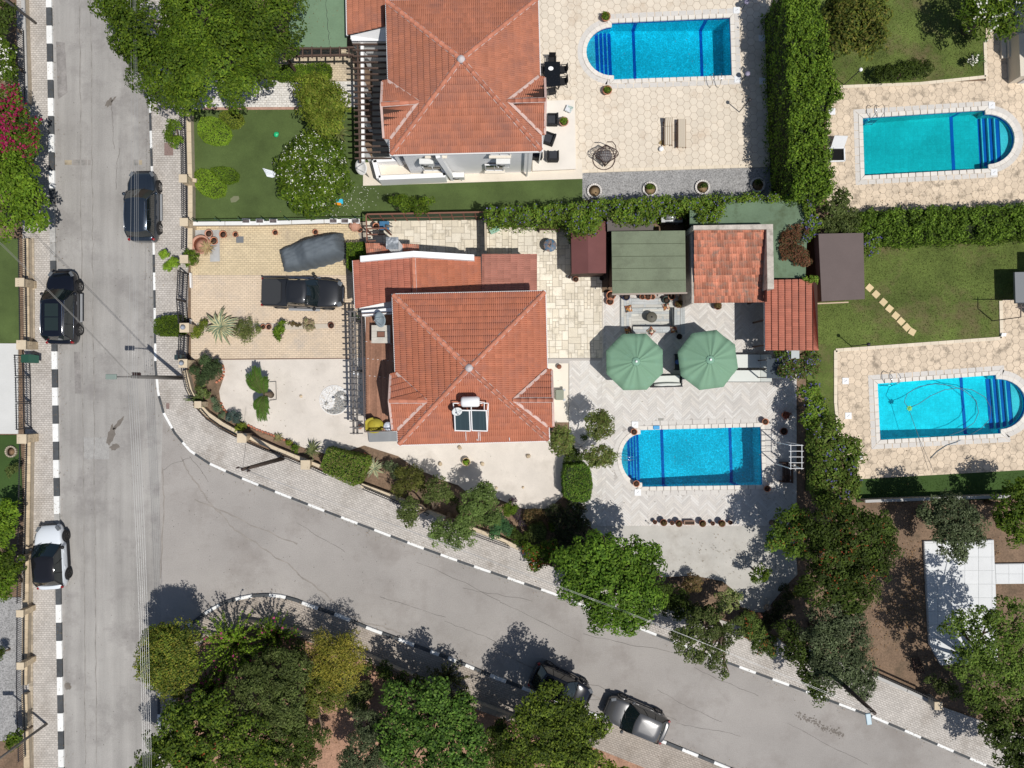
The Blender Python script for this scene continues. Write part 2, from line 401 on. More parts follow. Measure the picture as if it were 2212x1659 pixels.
# ---- pools: outlines first, the ground needs their holes
POOLS={}
def pool_outline(c,side,bump_,ratio=.86,inset=.06):
    """c: TL, TR, BR, BL of the straight part; a half round bay on one side"""
    TL,TR,BR,BL=[Vector(W2(*q))for q in c];out=[]
    if side=='L':top,bot,sgn=TL,BL,-1
    else:top,bot,sgn=TR,BR,1
    mid=(top+bot)/2;ax=(top-bot)/2;b=ax*ratio;o=(TR-TL).normalized()*sgn*M_(bump_)
    arc=[]
    for k in range(17):
        a=PI/2-PI*k/16;arc.append(mid+b*math.sin(a)+o*math.cos(a))
    if side=='L':pts=[TL,TR,BR,BL]+arc[::-1]
    else:pts=[TL,TR]+arc+[BR,BL]
    return[tuple(p)for p in pts],mid,b,o
PD={'upper':dict(c=[(1320,50),(1577,38),(1581,165),(1325,174)],side='L',bump_=57),
      'east':dict(c=[(1861,255),(2127,238),(2134,366),(1865,381)],side='R',bump_=60),
      'southeast':dict(c=[(1893,828),(2150,809),(2161,937),(1899,951)],side='R',bump_=60),
      'main':dict(c=[(1382,928),(1643,921),(1647,1048),(1386,1052)],side='L',bump_=43)}
for k,d in PD.items():
    o,mid,b,ov=pool_outline(d['c'],d['side'],d['bump_']);POOLS[k]=dict(out=o if area(o)>0 else o[::-1],mid=mid,b=b,o=ov,**d)
HOLES={k:p['out']for k,p in POOLS.items()}
PIT=PL([(1362,665),(1453,663),(1455,704),(1366,706)])  # sunken fire seat in the terrace

g=sheet('ground',[(-400,-300),(400,-300),(400,300),(-400,300)],-.02,m_soil,[HOLES[k]for k in HOLES]+[PIT],zb=-2.4)

# ---- road, kerbs, pavements
KL=[(112,-60),(113,0),(117,210),(120,420),(125,760),(129,1020),(134,1300),(140,1659),(141,1760)]  # left kerb, road side
KR=[(318,-60),(320,120),(323,225),(329,420),(333,640),(335,790),(341,850),(353,893),(378,938),(410,975),(452,1003),(520,1034),(600,1066),(700,1105),(800,1143),(900,1181),(1000,1217),(1190,1282),(1400,1366),(1550,1425),(1700,1480),(1880,1548),(2130,1655),(2330,1740)]
KI=[(343,1800),(343,1659),(342,1554),(342,1500),(346,1440),(362,1395),(382,1370),(404,1351),(426,1333),(449,1317),(481,1299),(510,1290),(544,1283),(578,1281),(611,1284),(643,1293),(673,1305),(737,1327),(798,1353),(864,1377),(926,1401),(990,1425),(1066,1457),(1160,1493),(1300,1545),(1430,1596),(1577,1656),(1750,1728)]
road_poly=KL+[(1450,1800),(1450,1760)][:0]+KI[:1][:0]
outer=PL([KL[0]]+[KR[0]]+KR[1:]+[(2330,1900),(141,1900)]+KL[::-1][:-1])
rd=sheet('road',outer,0.0,m_asphalt,zb=-.2)
# the side street's paler surface, one dressing thick
ss=sheet('side_street',PL([(352,905),(378,942),(452,1007),(600,1070),(800,1147),(1000,1221),(1190,1286),(1400,1370),(1700,1484),(1880,1552),(2330,1744),(2330,1900),(1900,1800),(1577,1660),(1300,1548),(1066,1460),(864,1380),(673,1307),(578,1284),(510,1293),(404,1354),(350,1420),(346,1250),(345,1100)]),.004,m_asphalt2,zb=-.1)
m_crack=mat('crack',(.13,.12,.11),.95)
m_patch=mat('asphalt patch',(.25,.235,.222),.95,mottle=.3,mscale=2,fine=.2,fscale=15)
m_wet=mat('dark oil stain',(.17,.15,.13),.8,mottle=.2,mscale=3)
def splat(mb,px,py,r,z,sx=1,sy=1,rot=0,n=18):
    x,y=W2(px,py);r=M_(r);vs=[(x,y,z)]
    for k in range(n):
        a=2*PI*k/n;q=r*random.uniform(.7,1.15);u,v=q*math.cos(a)*sx,q*math.sin(a)*sy
        vs.append((x+u*math.cos(rot)-v*math.sin(rot),y+u*math.sin(rot)+v*math.cos(rot),z))
    mb.add(vs,[(0,k+1,(k+1)%n+1)for k in range(n)])
def wiggle(a,b,n=14,amp=.10):
    a=Vector(W2(*a));b=Vector(W2(*b));d=(b-a);no=Vector((-d.y,d.x)).normalized();out=[];o=0
    for i in range(n+1):
        o+=random.uniform(-amp,amp);out.append(a+d*i/n+no*o*.6)
    return out
def ribbon(mb,pts,wd,z):
    vs=[]
    for i,p in enumerate(pts):
        d=(pts[min(i+1,len(pts)-1)]-pts[max(i-1,0)]).normalized();no=Vector((-d.y,d.x));q=wd*random.uniform(.5,1.2)
        vs+=[(p.x+no.x*q,p.y+no.y*q,z),(p.x-no.x*q,p.y-no.y*q,z)]
    mb.add(vs,[(i*2+1,i*2+3,i*2+2,i*2)for i in range(len(pts)-1)])
mb=MB()
for a,b in[((242,230),(258,320)),((258,320),(255,410)),((1170,1500),(1300,1520)),((900,1215),(1080,1300)),((1080,1300),(1260,1370)),((1260,1370),(1460,1410)),((1240,1465),(1330,1500)),((1330,1500),(1460,1560)),
             ((1460,1560),(1600,1590)),((820,1290),(960,1340)),((960,1340),(1070,1390)),((1500,1440),(1640,1500)),((1700,1560),(1880,1640)),((350,1020),(410,985)),((410,985),(460,1030)),((640,1130),(740,1200)),((1420,1490),(1560,1560)),((1000,1270),(1150,1300))]:
    ribbon(mb,wiggle(a,b),.012,.008)
c=mb.build('crack',m_crack,ss);c['kind']='stuff'
mb=MB()
for a,b in[((392,985),(450,1080)),((450,1080),(520,1150)),((520,1150),(640,1235)),((640,1235),(760,1330)),((760,1330),(900,1385)),((420,1080),(640,1180)),((1060,1400),(1400,1560)),((350,1010),(352,1250))]:ribbon(mb,wiggle(a,b,22,.10),.05,.006+.0004*len(mb.v)/46)
c=mb.build('dirt_streak',mat('brownish road dirt',(.275,.25,.225),.95,mottle=.2,mscale=2,fine=.12,fscale=16),ss);c['kind']='stuff'
mb=MB()
for i in range(420):splat(mb,*random.choice([(random.uniform(130,320),random.uniform(0,1659)),(random.uniform(352,900),random.uniform(1010,1370)),(random.uniform(900,1800),0)][:2]),random.uniform(.4,1.1),.009,n=6)
o=mb.build('road_speck',m_crack,ss);o['kind']='stuff'
mb=MB();mb2=MB()
for a in[(236,222,9,1.3,.8,.9),(246,214,4,2.2,.5,.9),(240,940,16,1.5,.5,1.3),(248,965,10,1.2,.7,.4),(256,915,10,1.8,.45,.9),(146,1482,8,1,1,0)]:splat(mb,a[0],a[1],a[2],.007,*a[3:])
for i in range(150):f=i/150;splat(mb,1722+f*100+random.gauss(0,3),1543+f*46+random.gauss(0,4.5),random.uniform(.6,2.6),.0085+i*.00003,n=7)
o=mb.build('oil_stain',m_wet,rd);o['kind']='stuff'
m_band=mat('worn grey band',(.185,.18,.168),.9,mottle=.4,mscale=3,stain=(.29,.27,.25),stscale=1.2,stlo=.40,sthi=.55)
m_yel=mat('faded cream paint',(.38,.32,.23),.9,mottle=.3,mscale=3)
mb=MB()
for x0,x1 in[(157,172),(176,188),(190,196),(289,298)]:
    mb.prism(PL([(x0,345),(x1,345),(x1,357),(x0,357)]),.001,.008)
mb.build('speed_strip',m_band,rd)
mb=MB()
for x0,x1 in[(140,155),(300,307)]:mb.prism(PL([(x0,346),(x1,346),(x1,356),(x0,356)]),.001,.007)
mb.build('speed_strip_paint',m_yel,rd)
mb=MB().prism(PL([(180,945),(236,945),(236,992),(180,992)]),.001,.006)
mb.build('road_patch',mat('pale repair',(.34,.33,.315),.9,mottle=.12,mscale=4,fine=.2,fscale=16),rd)
mb=MB().prism(PL([(121,90),(140,92),(146,200),(125,215)]),.001,.0045)
mb.prism(PL([(160,760),(172,760),(176,850),(162,850)]),.001,.0045)
mb.build('road_patch',m_patch,rd)
mb=MB()
for x in(172,196):ribbon(mb,[Vector(W2(x+(i*.35*.5)+random.uniform(-1.5,1.5),i*22))for i in range(76)],.035,.0075)
o=mb.build('road_seam',mat('road seam',(.27,.255,.235),.95,mottle=.3,mscale=2),rd);o['kind']='stuff'

m_kw=mat('white kerb paint',(.80,.80,.78),.8,mottle=.05,mscale=3,stain=(.45,.42,.38),stscale=4,stlo=.60,sthi=.78,var=.04)
m_kb=mat('black kerb paint',(.07,.075,.08),.8,mottle=.2,mscale=3,stain=(.2,.2,.19),stscale=4,stlo=.6,sthi=.8,var=.12)
m_kg=mat('worn kerb',(.40,.39,.37),.9,mottle=.25,mscale=4,var=.15)
def kerb(name_,pts,side,seg,wd=.30,h=.13,start=0,grey=(),short=()):
    P=[Vector(W2(*p))for p in pts];par=bpy.data.objects.new(name_,None);COL.objects.link(par);par['kind']='structure'
    cum=[0]
    for a,b in zip(P,P[1:]):cum.append(cum[-1]+(b-a).length)
    def at(s):
        s=min(max(s,0),cum[-1])
        for i in range(len(P)-1):
            if s<=cum[i+1]:return P[i].lerp(P[i+1],(s-cum[i])/(cum[i+1]-cum[i]))
        return P[-1]
    def nor(s):
        d=(at(s+.3)-at(s-.3)).normalized();return Vector((-d.y,d.x))*side
    s=0;i=start
    while s<cum[-1]-.05:
        L_=seg
        mid=at(s+L_/2);q=(mid.x/U+1106,829.5-mid.y/U)
        for(x0,y0,x1,y1,f)in short:
            if x0<q[0]<x1 and y0<q[1]<y1:L_=seg*f
        e=min(s+L_,cum[-1]);k=3;vs=[]
        for j in range(k+1):
            t=s+(e-s)*j/k+(.008 if j==0 else-.008 if j==k else 0);p=at(t);n=nor(t)
            a=p;b=p+n*wd
            vs+=[(a.x,a.y,-.05),(a.x,a.y,h-.02),(a.x+n.x*.02,a.y+n.y*.02,h),(b.x,b.y,h),(b.x,b.y,-.05)]
        fs=[]
        for j in range(k):
            for r in range(4):
                f=(j*5+r,j*5+r+1,j*5+r+6,j*5+r+5);fs.append(f if side<0 else f[::-1])
        fs+=[(0,1,2,3,4)[::-1],tuple(k*5+r for r in range(5))]
        m=m_kw if i%2==0 else m_kb
        for(x0,y0,x1,y1)in grey:
            if x0<q[0]<x1 and y0<q[1]<y1:m=m_kg
        mb=MB().add(vs,fs);mb.build('kerb_stone',m,par);s=e;i+=1
    return par
kerb('kerb',KL,-1,M_(39.0),wd=.34,start=1,grey=[(90,430,130,560),(100,1110,140,1190)])
kerb('kerb',KR,1,M_(38.2),wd=.16,start=1,grey=[(300,100,335,225)])
kerb('kerb',KI,-1,M_(37.0),wd=.20,start=0,short=[(915,1380,1035,1470,.55)])

m_pave=mat('pavement grout',(.30,.27,.24),.95,mottle=.2,mscale=.6)
def paver_mat(name,c,bw,bh,rot=0.0,mortar=(.22,.19,.17),var=.10,stain=(.30,.26,.22),lo=.5,hi=.8):
    """small pavers, about five pixels each in the photograph: a running bond in relief"""
    if name in MATS:return MATS[name]
    m=mat(name,c,.9,mottle=.08,mscale=.7,fine=.10,fscale=14,stain=stain,stscale=.5,stlo=lo,sthi=hi);N=m.node_tree.nodes;L=m.node_tree.links;b=N['Principled BSDF']
    geo=N.new('ShaderNodeNewGeometry');mp=N.new('ShaderNodeMapping');mp.inputs['Rotation'].default_value=(0,0,rot);L.new(geo.outputs['Position'],mp.inputs[0])
    br=N.new('ShaderNodeTexBrick');L.new(mp.outputs[0],br.inputs['Vector']);br.inputs['Scale'].default_value=1;br.inputs['Brick Width'].default_value=bw;br.inputs['Row Height'].default_value=bh
    br.inputs['Mortar Size'].default_value=.012;br.inputs['Mortar Smooth'].default_value=.3;br.inputs['Color1'].default_value=(1+var,1+var,1+var,1);br.inputs['Color2'].default_value=(1-var,1-var,1-var,1)
    br.inputs['Mortar'].default_value=(.62,.60,.58,1)
    src=b.inputs['Base Color'].links[0].from_socket;t=N.new('ShaderNodeVectorMath');t.operation='MULTIPLY';L.new(src,t.inputs[0]);L.new(br.outputs['Color'],t.inputs[1]);L.new(t.outputs[0],b.inputs['Base Color'])
    bp=N.new('ShaderNodeBump');bp.inputs['Strength'].default_value=.8;bp.inputs['Distance'].default_value=.01;iv=N.new('ShaderNodeMath');iv.operation='SUBTRACT';iv.inputs[0].default_value=1;L.new(br.outputs['Fac'],iv.inputs[1])
    L.new(iv.outputs[0],bp.inputs['Height']);L.new(bp.outputs[0],b.inputs['Normal']);return m
m_pv1=paver_mat('pavement pavers',(.50,.465,.425),.21,.135,R(0))
m_pv2=paver_mat('slanted pavement pavers',(.52,.485,.445),.21,.135,R(22))
m_pv3=paver_mat('brownish pavement pavers',(.40,.35,.30),.21,.135,R(20),stain=(.24,.2,.16))
m_pv4=paver_mat('white path pavers',(.68,.655,.61),.24,.15,0,stain=(.5,.45,.4),lo=.55)
LWALL=[(50,-60),(52,200),(62,420),(66,700),(70,1000),(60,1300),(66,1659),(66,1760)]
sw1=sheet('pavement',PL([(x-12,y)for x,y in LWALL]+[(x-11.5,y)for x,y in KL[::-1]]),.115,m_pv1,zb=-.1)
FW=[(392,235),(396,400),(399,545),(399,700),(398,780),(402,820),(415,865),(440,895),(480,922),(520,945),(560,962),(620,984),(700,1014),(800,1050),(900,1090),(990,1125),(1090,1165),(1150,1195),(1210,1225)]  # foot of the front wall
offs=[tuple(Vector(W2(*p)))for p in KR]
def inner(pts,d,side=1):
    P=[Vector(W2(*p))for p in pts];out=[]
    for i,p in enumerate(P):
        dd=(P[min(i+1,len(P)-1)]-P[max(i-1,0)]).normalized();n=Vector((-dd.y,dd.x))*side;out.append(tuple(p+n*d))
    return out
sw2=sheet('pavement',inner(KR[:8],.155)+PL([(378,938),(415,872),(402,840),(398,780),(399,545),(396,400),(392,225),(388,-60)])[0:0]+PL([(404,905),(420,868),(408,826),(404,780),(408,545),(406,400),(402,225),(398,-60)]),.115,m_pv1,zb=-.1)
e1=inner(KR[7:],.155)
sw3=sheet('pavement',e1+PL([(2330,1630),(2017,1520),(1888,1455),(1700,1385),(1500,1320),(1380,1290),(1210,1232),(1150,1200),(1090,1170),(990,1130),(900,1094),(800,1054),(700,1018),(620,988),(560,966),(520,949),(480,926),(440,899),(413,869)]),.118,m_pv2,zb=-.1)
sw4=sheet('pavement',inner(KI,.195,-1)+PL([(1750,1800),(1560,1720),(1400,1660),(1250,1600),(1110,1560),(1000,1520),(900,1475),(790,1425),(700,1395),(600,1365),(520,1352),(450,1375),(400,1430),(385,1500),(380,1600),(380,1800)]),.117,m_pv3,zb=-.1)

# ---- gardens and yards
sheet('garden_soil',PL([(379,1800),(379,1600),(384,1500),(399,1430),(449,1374),(520,1351),(600,1364),(700,1394),(790,1424),(900,1474),(1000,1519),(1110,1559),(1250,1599),(1400,1659),(1560,1719),(1700,1800)]),.03,m_soil2,zb=-.1)
def yard(name,pts,z,m,holes=(),**k):return sheet(name,PL(pts),z,m,holes,**k)
yard('lawn',[(-60,515),(40,515),(44,740),(-60,745)],.05,m_turf)
yard('driveway',[(-60,742),(40,742),(40,937),(-60,937)],.06,mat('pale driveway',(.60,.60,.58),.9,mottle=.05,mscale=.7,fine=.05))
yard('lawn',[(-60,940),(44,940),(50,1100),(-60,1100)],.05,m_turf2)
yard('gravel_yard',[(-60,1290),(50,1290),(52,1600),(-60,1600)],.04,m_gravel)
yard('lawn',[(413,237),(770,232),(800,360),(800,400),(1258,385),(1258,470),(1040,470),(800,480),(415,478)],.05,m_turf)
yard('path',[(413,210),(440,160),(640,178),(775,176),(775,200),(775,232),(413,237)],.07,m_pv4)
yard('path_edge',[(440,233),(650,232),(650,237.5),(440,238.5)],.078,mat('pinkish edging',(.42,.26,.20),.9,mottle=.2,mscale=5))
yard('patio',[(600,100),(775,100),(775,176),(640,178),(590,168)],.06,paver_mat('cream small pavers',(.60,.50,.36),.22,.14))
yard('gravel_bed',[(1257,372),(1664,358),(1700,358),(1710,432),(1257,432)],.04,m_gravel)
yard('gravel_strip',[(1661,-60),(1760,-60),(1760,440),(1664,440)],.03,mat('hedge shade gravel',(.075,.072,.07),.95,fine=.5,fscale=14,bump=.8,bscale=20))  # gravel colour darkened, standing in for the tall hedge's shade
yard('lawn',[(1750,-60),(2190,-60),(2160,90),(2128,166),(1985,181),(1810,188),(1750,190)],.045,m_lawn)
yard('lawn',[(1745,505),(2330,500),(2330,760),(2164,750),(1806,757),(1812,1060),(1740,1060)],.045,m_lawn)
yard('lawn',[(1850,1020),(2330,1005),(2330,1075),(1850,1085)],.045,m_turf2)
yard('concrete_yard',[(400,776),(800,772),(800,940),(1190,940),(1232,1000),(1232,1075),(1217,1070),(1186,1098),(1158,1099),(1128,1098),(1072,1076),(1030,1070),(1011,1065),(990,1048),(960,1038),(900,1012),(860,985),(787,962),(720,985),(660,968),(634,958),(591,941),(560,930),(537,919),(510,903),(494,893),(478,871),(474,845),(484,815),(478,788),(452,777)],.05,m_conc)
yard('concrete_yard',[(1272,1136),(1715,1136),(1722,1240),(1700,1262),(1650,1322),(1630,1322),(1600,1310),(1585,1275),(1560,1255),(1500,1243),(1430,1246),(1340,1180)],.05,m_conc2)
mb=MB()
yard('paved_platform',[(1993,1168),(2143,1165),(2145,1217),(2330,1214),(2330,1258),(2147,1260),(2152,1430),(2030,1435),(2005,1390)],.16,mat('white slab joints',(.60,.61,.61),.9))
yard('terrace_plinth',[(785,352),(860,350),(1180,340),(1180,222),(1243,220),(1245,345),(1257,345),(1258,387),(785,402)],.10,m_plinth)
yard('terrace_slab',[(1150,222),(1240,220),(1243,368),(1150,372)],.30,mat('pale terrace tiles',(.72,.67,.60),.7,mottle=.04,mscale=1),zb=.0)

# ---- paving built piece by piece
def pave(parent,cells,z,th,mats_,region,holes=(),name='paving_stone',most=300,gap=.008,shared=True):
    """clip every cell to the convex region, drop those over holes; the first `most` become parts, the rest one joined part"""
    reg=region if area(region)>0 else region[::-1];rest=MB();n=0;ms=mats_ if isinstance(mats_,list)else[mats_]
    cache={}
    for c in cells:
        q=[(x,y)for x,y in(clip_convex(c,reg)if reg else c)]
        if len(q)<3 or abs(area(q))<.004:continue
        if any(inside(p,h)for h in holes for p in q)or any(inside(p,q)for h in holes for p in h):continue
        whole=abs(abs(area(q))-abs(area(c)))<1e-6
        if area(q)<0:q=q[::-1]
        dz=random.uniform(-.002,.002);mi=random.randrange(len(ms))
        if whole and n<most:
            mb=MB().prism(q,z,z+th+dz,inset=.004);me=mb.mesh(name);o=meshobj(name,me,ms[mi],parent);n+=1
        else:
            rest.mi=mi;rest.prism(q,z,z+th+dz,inset=.004)
    if rest.v:
        o=rest.build(name,ms,parent);o['kind']='stuff'
def hexes(poly,R_,gap,rot=0.0):
    xs=[p[0]for p in poly];ys=[p[1]for p in poly];cells=[];r=R_-gap/2;dx=1.5*R_;dy=math.sqrt(3)*R_;cx,cy=xs[0],ys[0]
    W_=max(xs)-min(xs)+3;H_=max(ys)-min(ys)+3;mx=(max(xs)+min(xs))/2;my=(max(ys)+min(ys))/2;co,si=math.cos(rot),math.sin(rot)
    for i in range(int(-W_/2/dx)-1,int(W_/2/dx)+2):
        for j in range(int(-H_/2/dy)-1,int(H_/2/dy)+2):
            x=i*dx;y=(j+(.5 if i%2 else 0))*dy;q=[]
            for k in range(6):
                a=k*PI/3;u=x+r*math.cos(a);v=y+r*math.sin(a);q.append((mx+u*co-v*si,my+u*si+v*co))
            cells.append(q)
    cells.sort(key=lambda q:abs(q[0][0])+abs(q[0][1]));return cells
m_hexg=mat('hex joint sand',(.42,.36,.29),.95,mottle=.1)
m_hex=mat('cream hex slab',(.68,.60,.49),.85,var=.06,mottle=.05,mscale=.8,fine=.06,fscale=16,stain=(.50,.38,.27),stscale=.6,stlo=.54,sthi=.8)
m_hexw=mat('weathered hex slab',(.67,.55,.415),.88,var=.08,mottle=.08,mscale=.7,fine=.10,fscale=14,stain=(.30,.245,.185),stscale=1.5,stlo=.515,sthi=.66,bump=.7,bscale=14)
RH=.287
def patio_hex(name,pts,z,m,hole,rot=R(2)):
    """one paved patio; pts may be several convex pieces"""
    par=sheet('patio',PL(pts[0]),z,m_hexg,[HOLES[hole]]if hole else[])
    for k,p in enumerate(pts[1:]):sheet('patio_ground',PL(p),z-.003-.001*k,m_hexg,parent=par)
    allp=[q for p in pts for q in PL(p)];cells=hexes(allp,RH,.022,rot);n=0
    for k,p in enumerate(pts):
        pave(par,cells,z+.001,.014,m,PL(p),[offset(HOLES[hole],.05)]if hole and k==0 else[],'hex_slab',most=250 if k==0 else 25)
    return par
patio_hex('upper',[[(1150,-40),(1661,-40),(1661,358),(1257,370),(1243,345),(1243,220),(1150,220)]][0:0]+[[(1244,-40),(1661,-40),(1661,358),(1257,371),(1244,371)],[(1130,-40),(1244,-40),(1244,220),(1130,222)]],.06,m_hex,'upper')
patio_hex('east',[[(1785,186),(2300,170),(2300,450),(1785,460)],[(2128,60),(2300,55),(2300,171),(2128,175.5)]],.06,m_hexw,'east')
patio_hex('southeast',[[(1806,757),(2164,730),(2300,722),(2300,1010),(1868,1034),(1838,1034),(1812,960)],[(2164,648),(2300,642),(2300,722.5),(2164,730.5)]],.062,m_hexw,'southeast')

# crazy squared stone beside the house
m_st=[mat('cream stone',(.66,.595,.48),.9,var=.09,mottle=.08,mscale=1.2,fine=.10,fscale=14,stain=(.36,.32,.25),stscale=1.3,stlo=.54,sthi=.72,bump=.6,bscale=14),
        mat('pale cream stone',(.72,.66,.55),.9,var=.07,mottle=.08,mscale=1.2,fine=.10,fscale=14,stain=(.40,.35,.27),stscale=1.3,stlo=.54,sthi=.72,bump=.6,bscale=14)]
def ashlar(x0,y0,x1,y1,u,gap):
    nx=int((x1-x0)/u)+1;ny=int((y1-y0)/u)+1;used=[[False]*ny for _ in range(nx)];cells=[]
    sizes=[(3,3),(2,2),(3,2),(2,3),(2,1),(1,2),(2,2),(1,1),(4,2)]
    for j in range(ny):
        for i in range(nx):
            if used[i][j]:continue
            for sx,sy in random.sample(sizes,len(sizes))+[(1,1)]:
                if i+sx<=nx and j+sy<=ny and not any(used[i+a][j+b]for a in range(sx)for b in range(sy)):
                    for a in range(sx):
                        for b in range(sy):used[i+a][j+b]=True
                    X0=x0+i*u+gap/2;Y0=y0+j*u+gap/2;X1=x0+(i+sx)*u-gap/2;Y1=y0+(j+sy)*u-gap/2
                    g_=random.uniform(0,.012);cells.append([(X0+g_,Y0),(X1,Y0+g_),(X1-g_,Y1),(X0,Y1-g_)]);break
    return cells
st=sheet('stone_terrace',PL([(770,478),(1240,474),(1300,474),(1300,773),(1150,774),(1150,600),(770,600)]),.05,mat('stone joints',(.36,.32,.26),.95))
x0,y1=W2(765,472);x1,y0=W2(1302,776);cells=ashlar(x0,y0,x1,y1,.205,.018);cells.sort(key=lambda c:-c[0][0]-abs(area(c))*8)
pave(st,cells,.051,.014,m_st,PL([(1150,474),(1300,474),(1300,773),(1150,774)]),[],'stone_slab',most=200)
pave(st,cells,.051,.0145,m_st,PL([(790,478),(1149.6,474),(1149.6,560),(790,560)]),[],'stone_slab',most=95)

# yellow brick drive: bricks of about ten pixels
dr=sheet('brick_driveway',PL([(412,487),(770,484),(790,560),(790,773),(755,774),(413,777)]),.045,mat('brick joints',(.27,.22,.16),.95))
m_bk=mat('yellow paving brick',(.63,.515,.335),.9,var=.07,mottle=.07,mscale=.8,fine=.07,fscale=12,stain=(.40,.33,.25),stscale=.45,stlo=.53,sthi=.72)
m_bk2=mat('pale pinkish paving brick',(.66,.535,.40),.9,var=.05,mottle=.06,mscale=.8,fine=.07,fscale=12,stain=(.52,.45,.38),stscale=.5,stlo=.50,sthi=.72)
def bricks(x0,y0,x1,y1,bw,bh,gap):
    out=[];j=0;y=y0
    while y<y1:
        x=x0-(bw/2 if j%2 else 0)
        while x<x1:out.append([(x+gap/2,y+gap/2),(x+bw-gap/2,y+gap/2),(x+bw-gap/2,y+bh-gap/2),(x+gap/2,y+bh-gap/2)]);x+=bw
        y+=bh;j+=1
    return out
a0,b1=W2(412,482);a1,b0=W2(792,778)
pave(dr,bricks(a0,b0,a1,b1,.27,.138,.014),.046,.012,m_bk,PL([(413,487.5),(770,484.5),(789.5,560),(789.5,594),(413,594)]),[],'brick',most=220)
pave(dr,bricks(a0,b0,a1,b1,.27,.125,.011),.046,.012,m_bk2,PL([(413.5,594.3),(789.5,594.3),(789.5,772.5),(754,773.5),(413.5,776.5)]),[],'brick',most=80)

# herringbone of pale wood-look planks round the pool
def herring(x0,y0,x1,y1,L_,B,gap):
    out=[];c,s=math.cos(PI/4),math.sin(PI/4);n=int(L_/B+.5);D=math.hypot(x1-x0,y1-y0);K=int(D/B)+4
    mx,my=(x0+x1)/2,(y0+y1)/2
    for j in range(-K,K):
        for i in range(-K//n-2,K//n+2):
            if abs(j+i*n)<K:
                h0=j+2*n*i
                for(u0,v0,uw,vh)in((h0*B,j*B,L_,B),((h0+n)*B,(j-n+1)*B,B,L_)):
                    q=[(u0+gap/2,v0+gap/2),(u0+uw-gap/2,v0+gap/2),(u0+uw-gap/2,v0+vh-gap/2),(u0+gap/2,v0+vh-gap/2)]
                    q=[(mx+u*c-v*s,my+u*s+v*c)for u,v in q]
                    if min(p[0]for p in q)<x1 and max(p[0]for p in q)>x0 and min(p[1]for p in q)<y1 and max(p[1]for p in q)>y0:out.append(q)
    return out
m_hb=[mat('pale plank tile',(.62,.585,.54),.75,var=.06,mottle=.05,mscale=.7,fine=.07,fscale=9),mat('grey plank tile',(.575,.545,.51),.75,var=.06,mottle=.05,mscale=.7,fine=.07,fscale=9),
        mat('white plank tile',(.65,.625,.59),.75,var=.05,mottle=.05,mscale=.7,fine=.07,fscale=9)]
hbp=sheet('pool_terrace',PL([(1229,774),(1300,773.6),(1300,632),(1720,632),(1720,1100),(1700,1136),(1265,1136),(1229,1085)]),.055,mat('plank joints',(.44,.41,.38),.9),[HOLES['main'],PIT])
hx0,hy1=W2(1225,628);hx1,hy0=W2(1724,1140);hc=herring(hx0,hy0,hx1,hy1,.78,.13,.006);hc.sort(key=lambda q:abs(q[0][0]-10)+abs(q[0][1]+8))
hh=[offset(HOLES['main'],.06),offset(PIT,.30)]
pave(hbp,hc,.056,.010,m_hb,PL([(1300.3,632),(1720,632),(1720,1100),(1700,1135.5),(1300.3,1135.5)]),hh,'plank_tile',most=260)
pave(hbp,hc,.056,.0105,m_hb,PL([(1229.5,774.5),(1299.9,774.2),(1299.9,1135.5),(1265,1135.5),(1229.5,1085)]),hh,'plank_tile',most=40)
yard('door_slab',[(1150,785),(1228,785),(1228,912),(1150,912)],.07,mat('cream slab',(.72,.66,.56),.8,mottle=.03))
yard('terrace_edge',[(1184,774.5),(1300,774.2),(1300,779),(1229,779),(1229,785),(1184,785)],.075,mat('plank joints',(.44,.41,.38)))
# stone edges of the two eastern patios, lawn kerbs
m_edge=mat('cream kerb stone',(.70,.61,.48),.85,var=.06,mottle=.06,mscale=2)
def edging(name,pts,wd,z,L_=.5,m=None,th=.05):
    """a row of edging stones along a line, each its own piece"""
    P=[Vector(W2(*p))for p in pts];par=bpy.data.objects.new(name,None);COL.objects.link(par);par['kind']='structure'
    for a,b in zip(P,P[1:]):
        n=max(1,int((b-a).length/L_));d=(b-a)/n
        for i in range(n):
            p=a+d*i;q=a+d*(i+1);g_=d.normalized()*.006;mb=MB().bar((p.x+g_.x,p.y+g_.y,z),(q.x-g_.x,q.y-g_.y,z),wd,th);mb.build('edge_stone',m or m_edge,par)
    return par
edging('edging',[(1804,872),(1804,757),(2162,731),(2160,650)],.22,.075)
edging('edging',[(1804,872),(1812,960)],.2,.075)
edging('edging',[(1808,189),(1985,182),(2128,167),(2126,90)],.2,.075)
edging('edging',[(1257,371),(1661,358),(1661,-30)],.2,.078)
edging('edging',[(415,777),(755,774)],.06,.06,m=mat('brown strip',(.2,.13,.09)))
edging('edging',[(1302,632),(1302,772)],.05,.075,m=mat('cream slab',(.7,.65,.55)))

m_slab=mat('white concrete slab',(.68,.69,.69),.85,var=.04,mottle=.04,mscale=1.4,fine=.04)
ps=bpy.data.objects['paved_platform'];A0=W2(1993,1435);A1=W2(2150,1163)
cl=[[(x,y),(x+.87,y),(x+.87,y+.87),(x,y+.87)]for x in np.arange(A0[0],A1[0],.88)for y in np.arange(A0[1],A1[1],.88)]
pave(ps,cl,.161,.02,m_slab,PL([(1994,1169),(2142,1166),(2151,1429),(2031,1434),(2006,1390)]),[],'slab')
A0=W2(2146,1260);A1=W2(2330,1213);cl=[[(x,y),(x+.87,y),(x+.87,y+.66),(x,y+.66)]for x in np.arange(A0[0],A1[0],.88)for y in np.arange(A0[1],A1[1],.67)]
pave(ps,cl,.161,.0205,m_slab,PL([(2146,1218),(2329,1215),(2329,1257),(2148,1259)]),[],'slab')
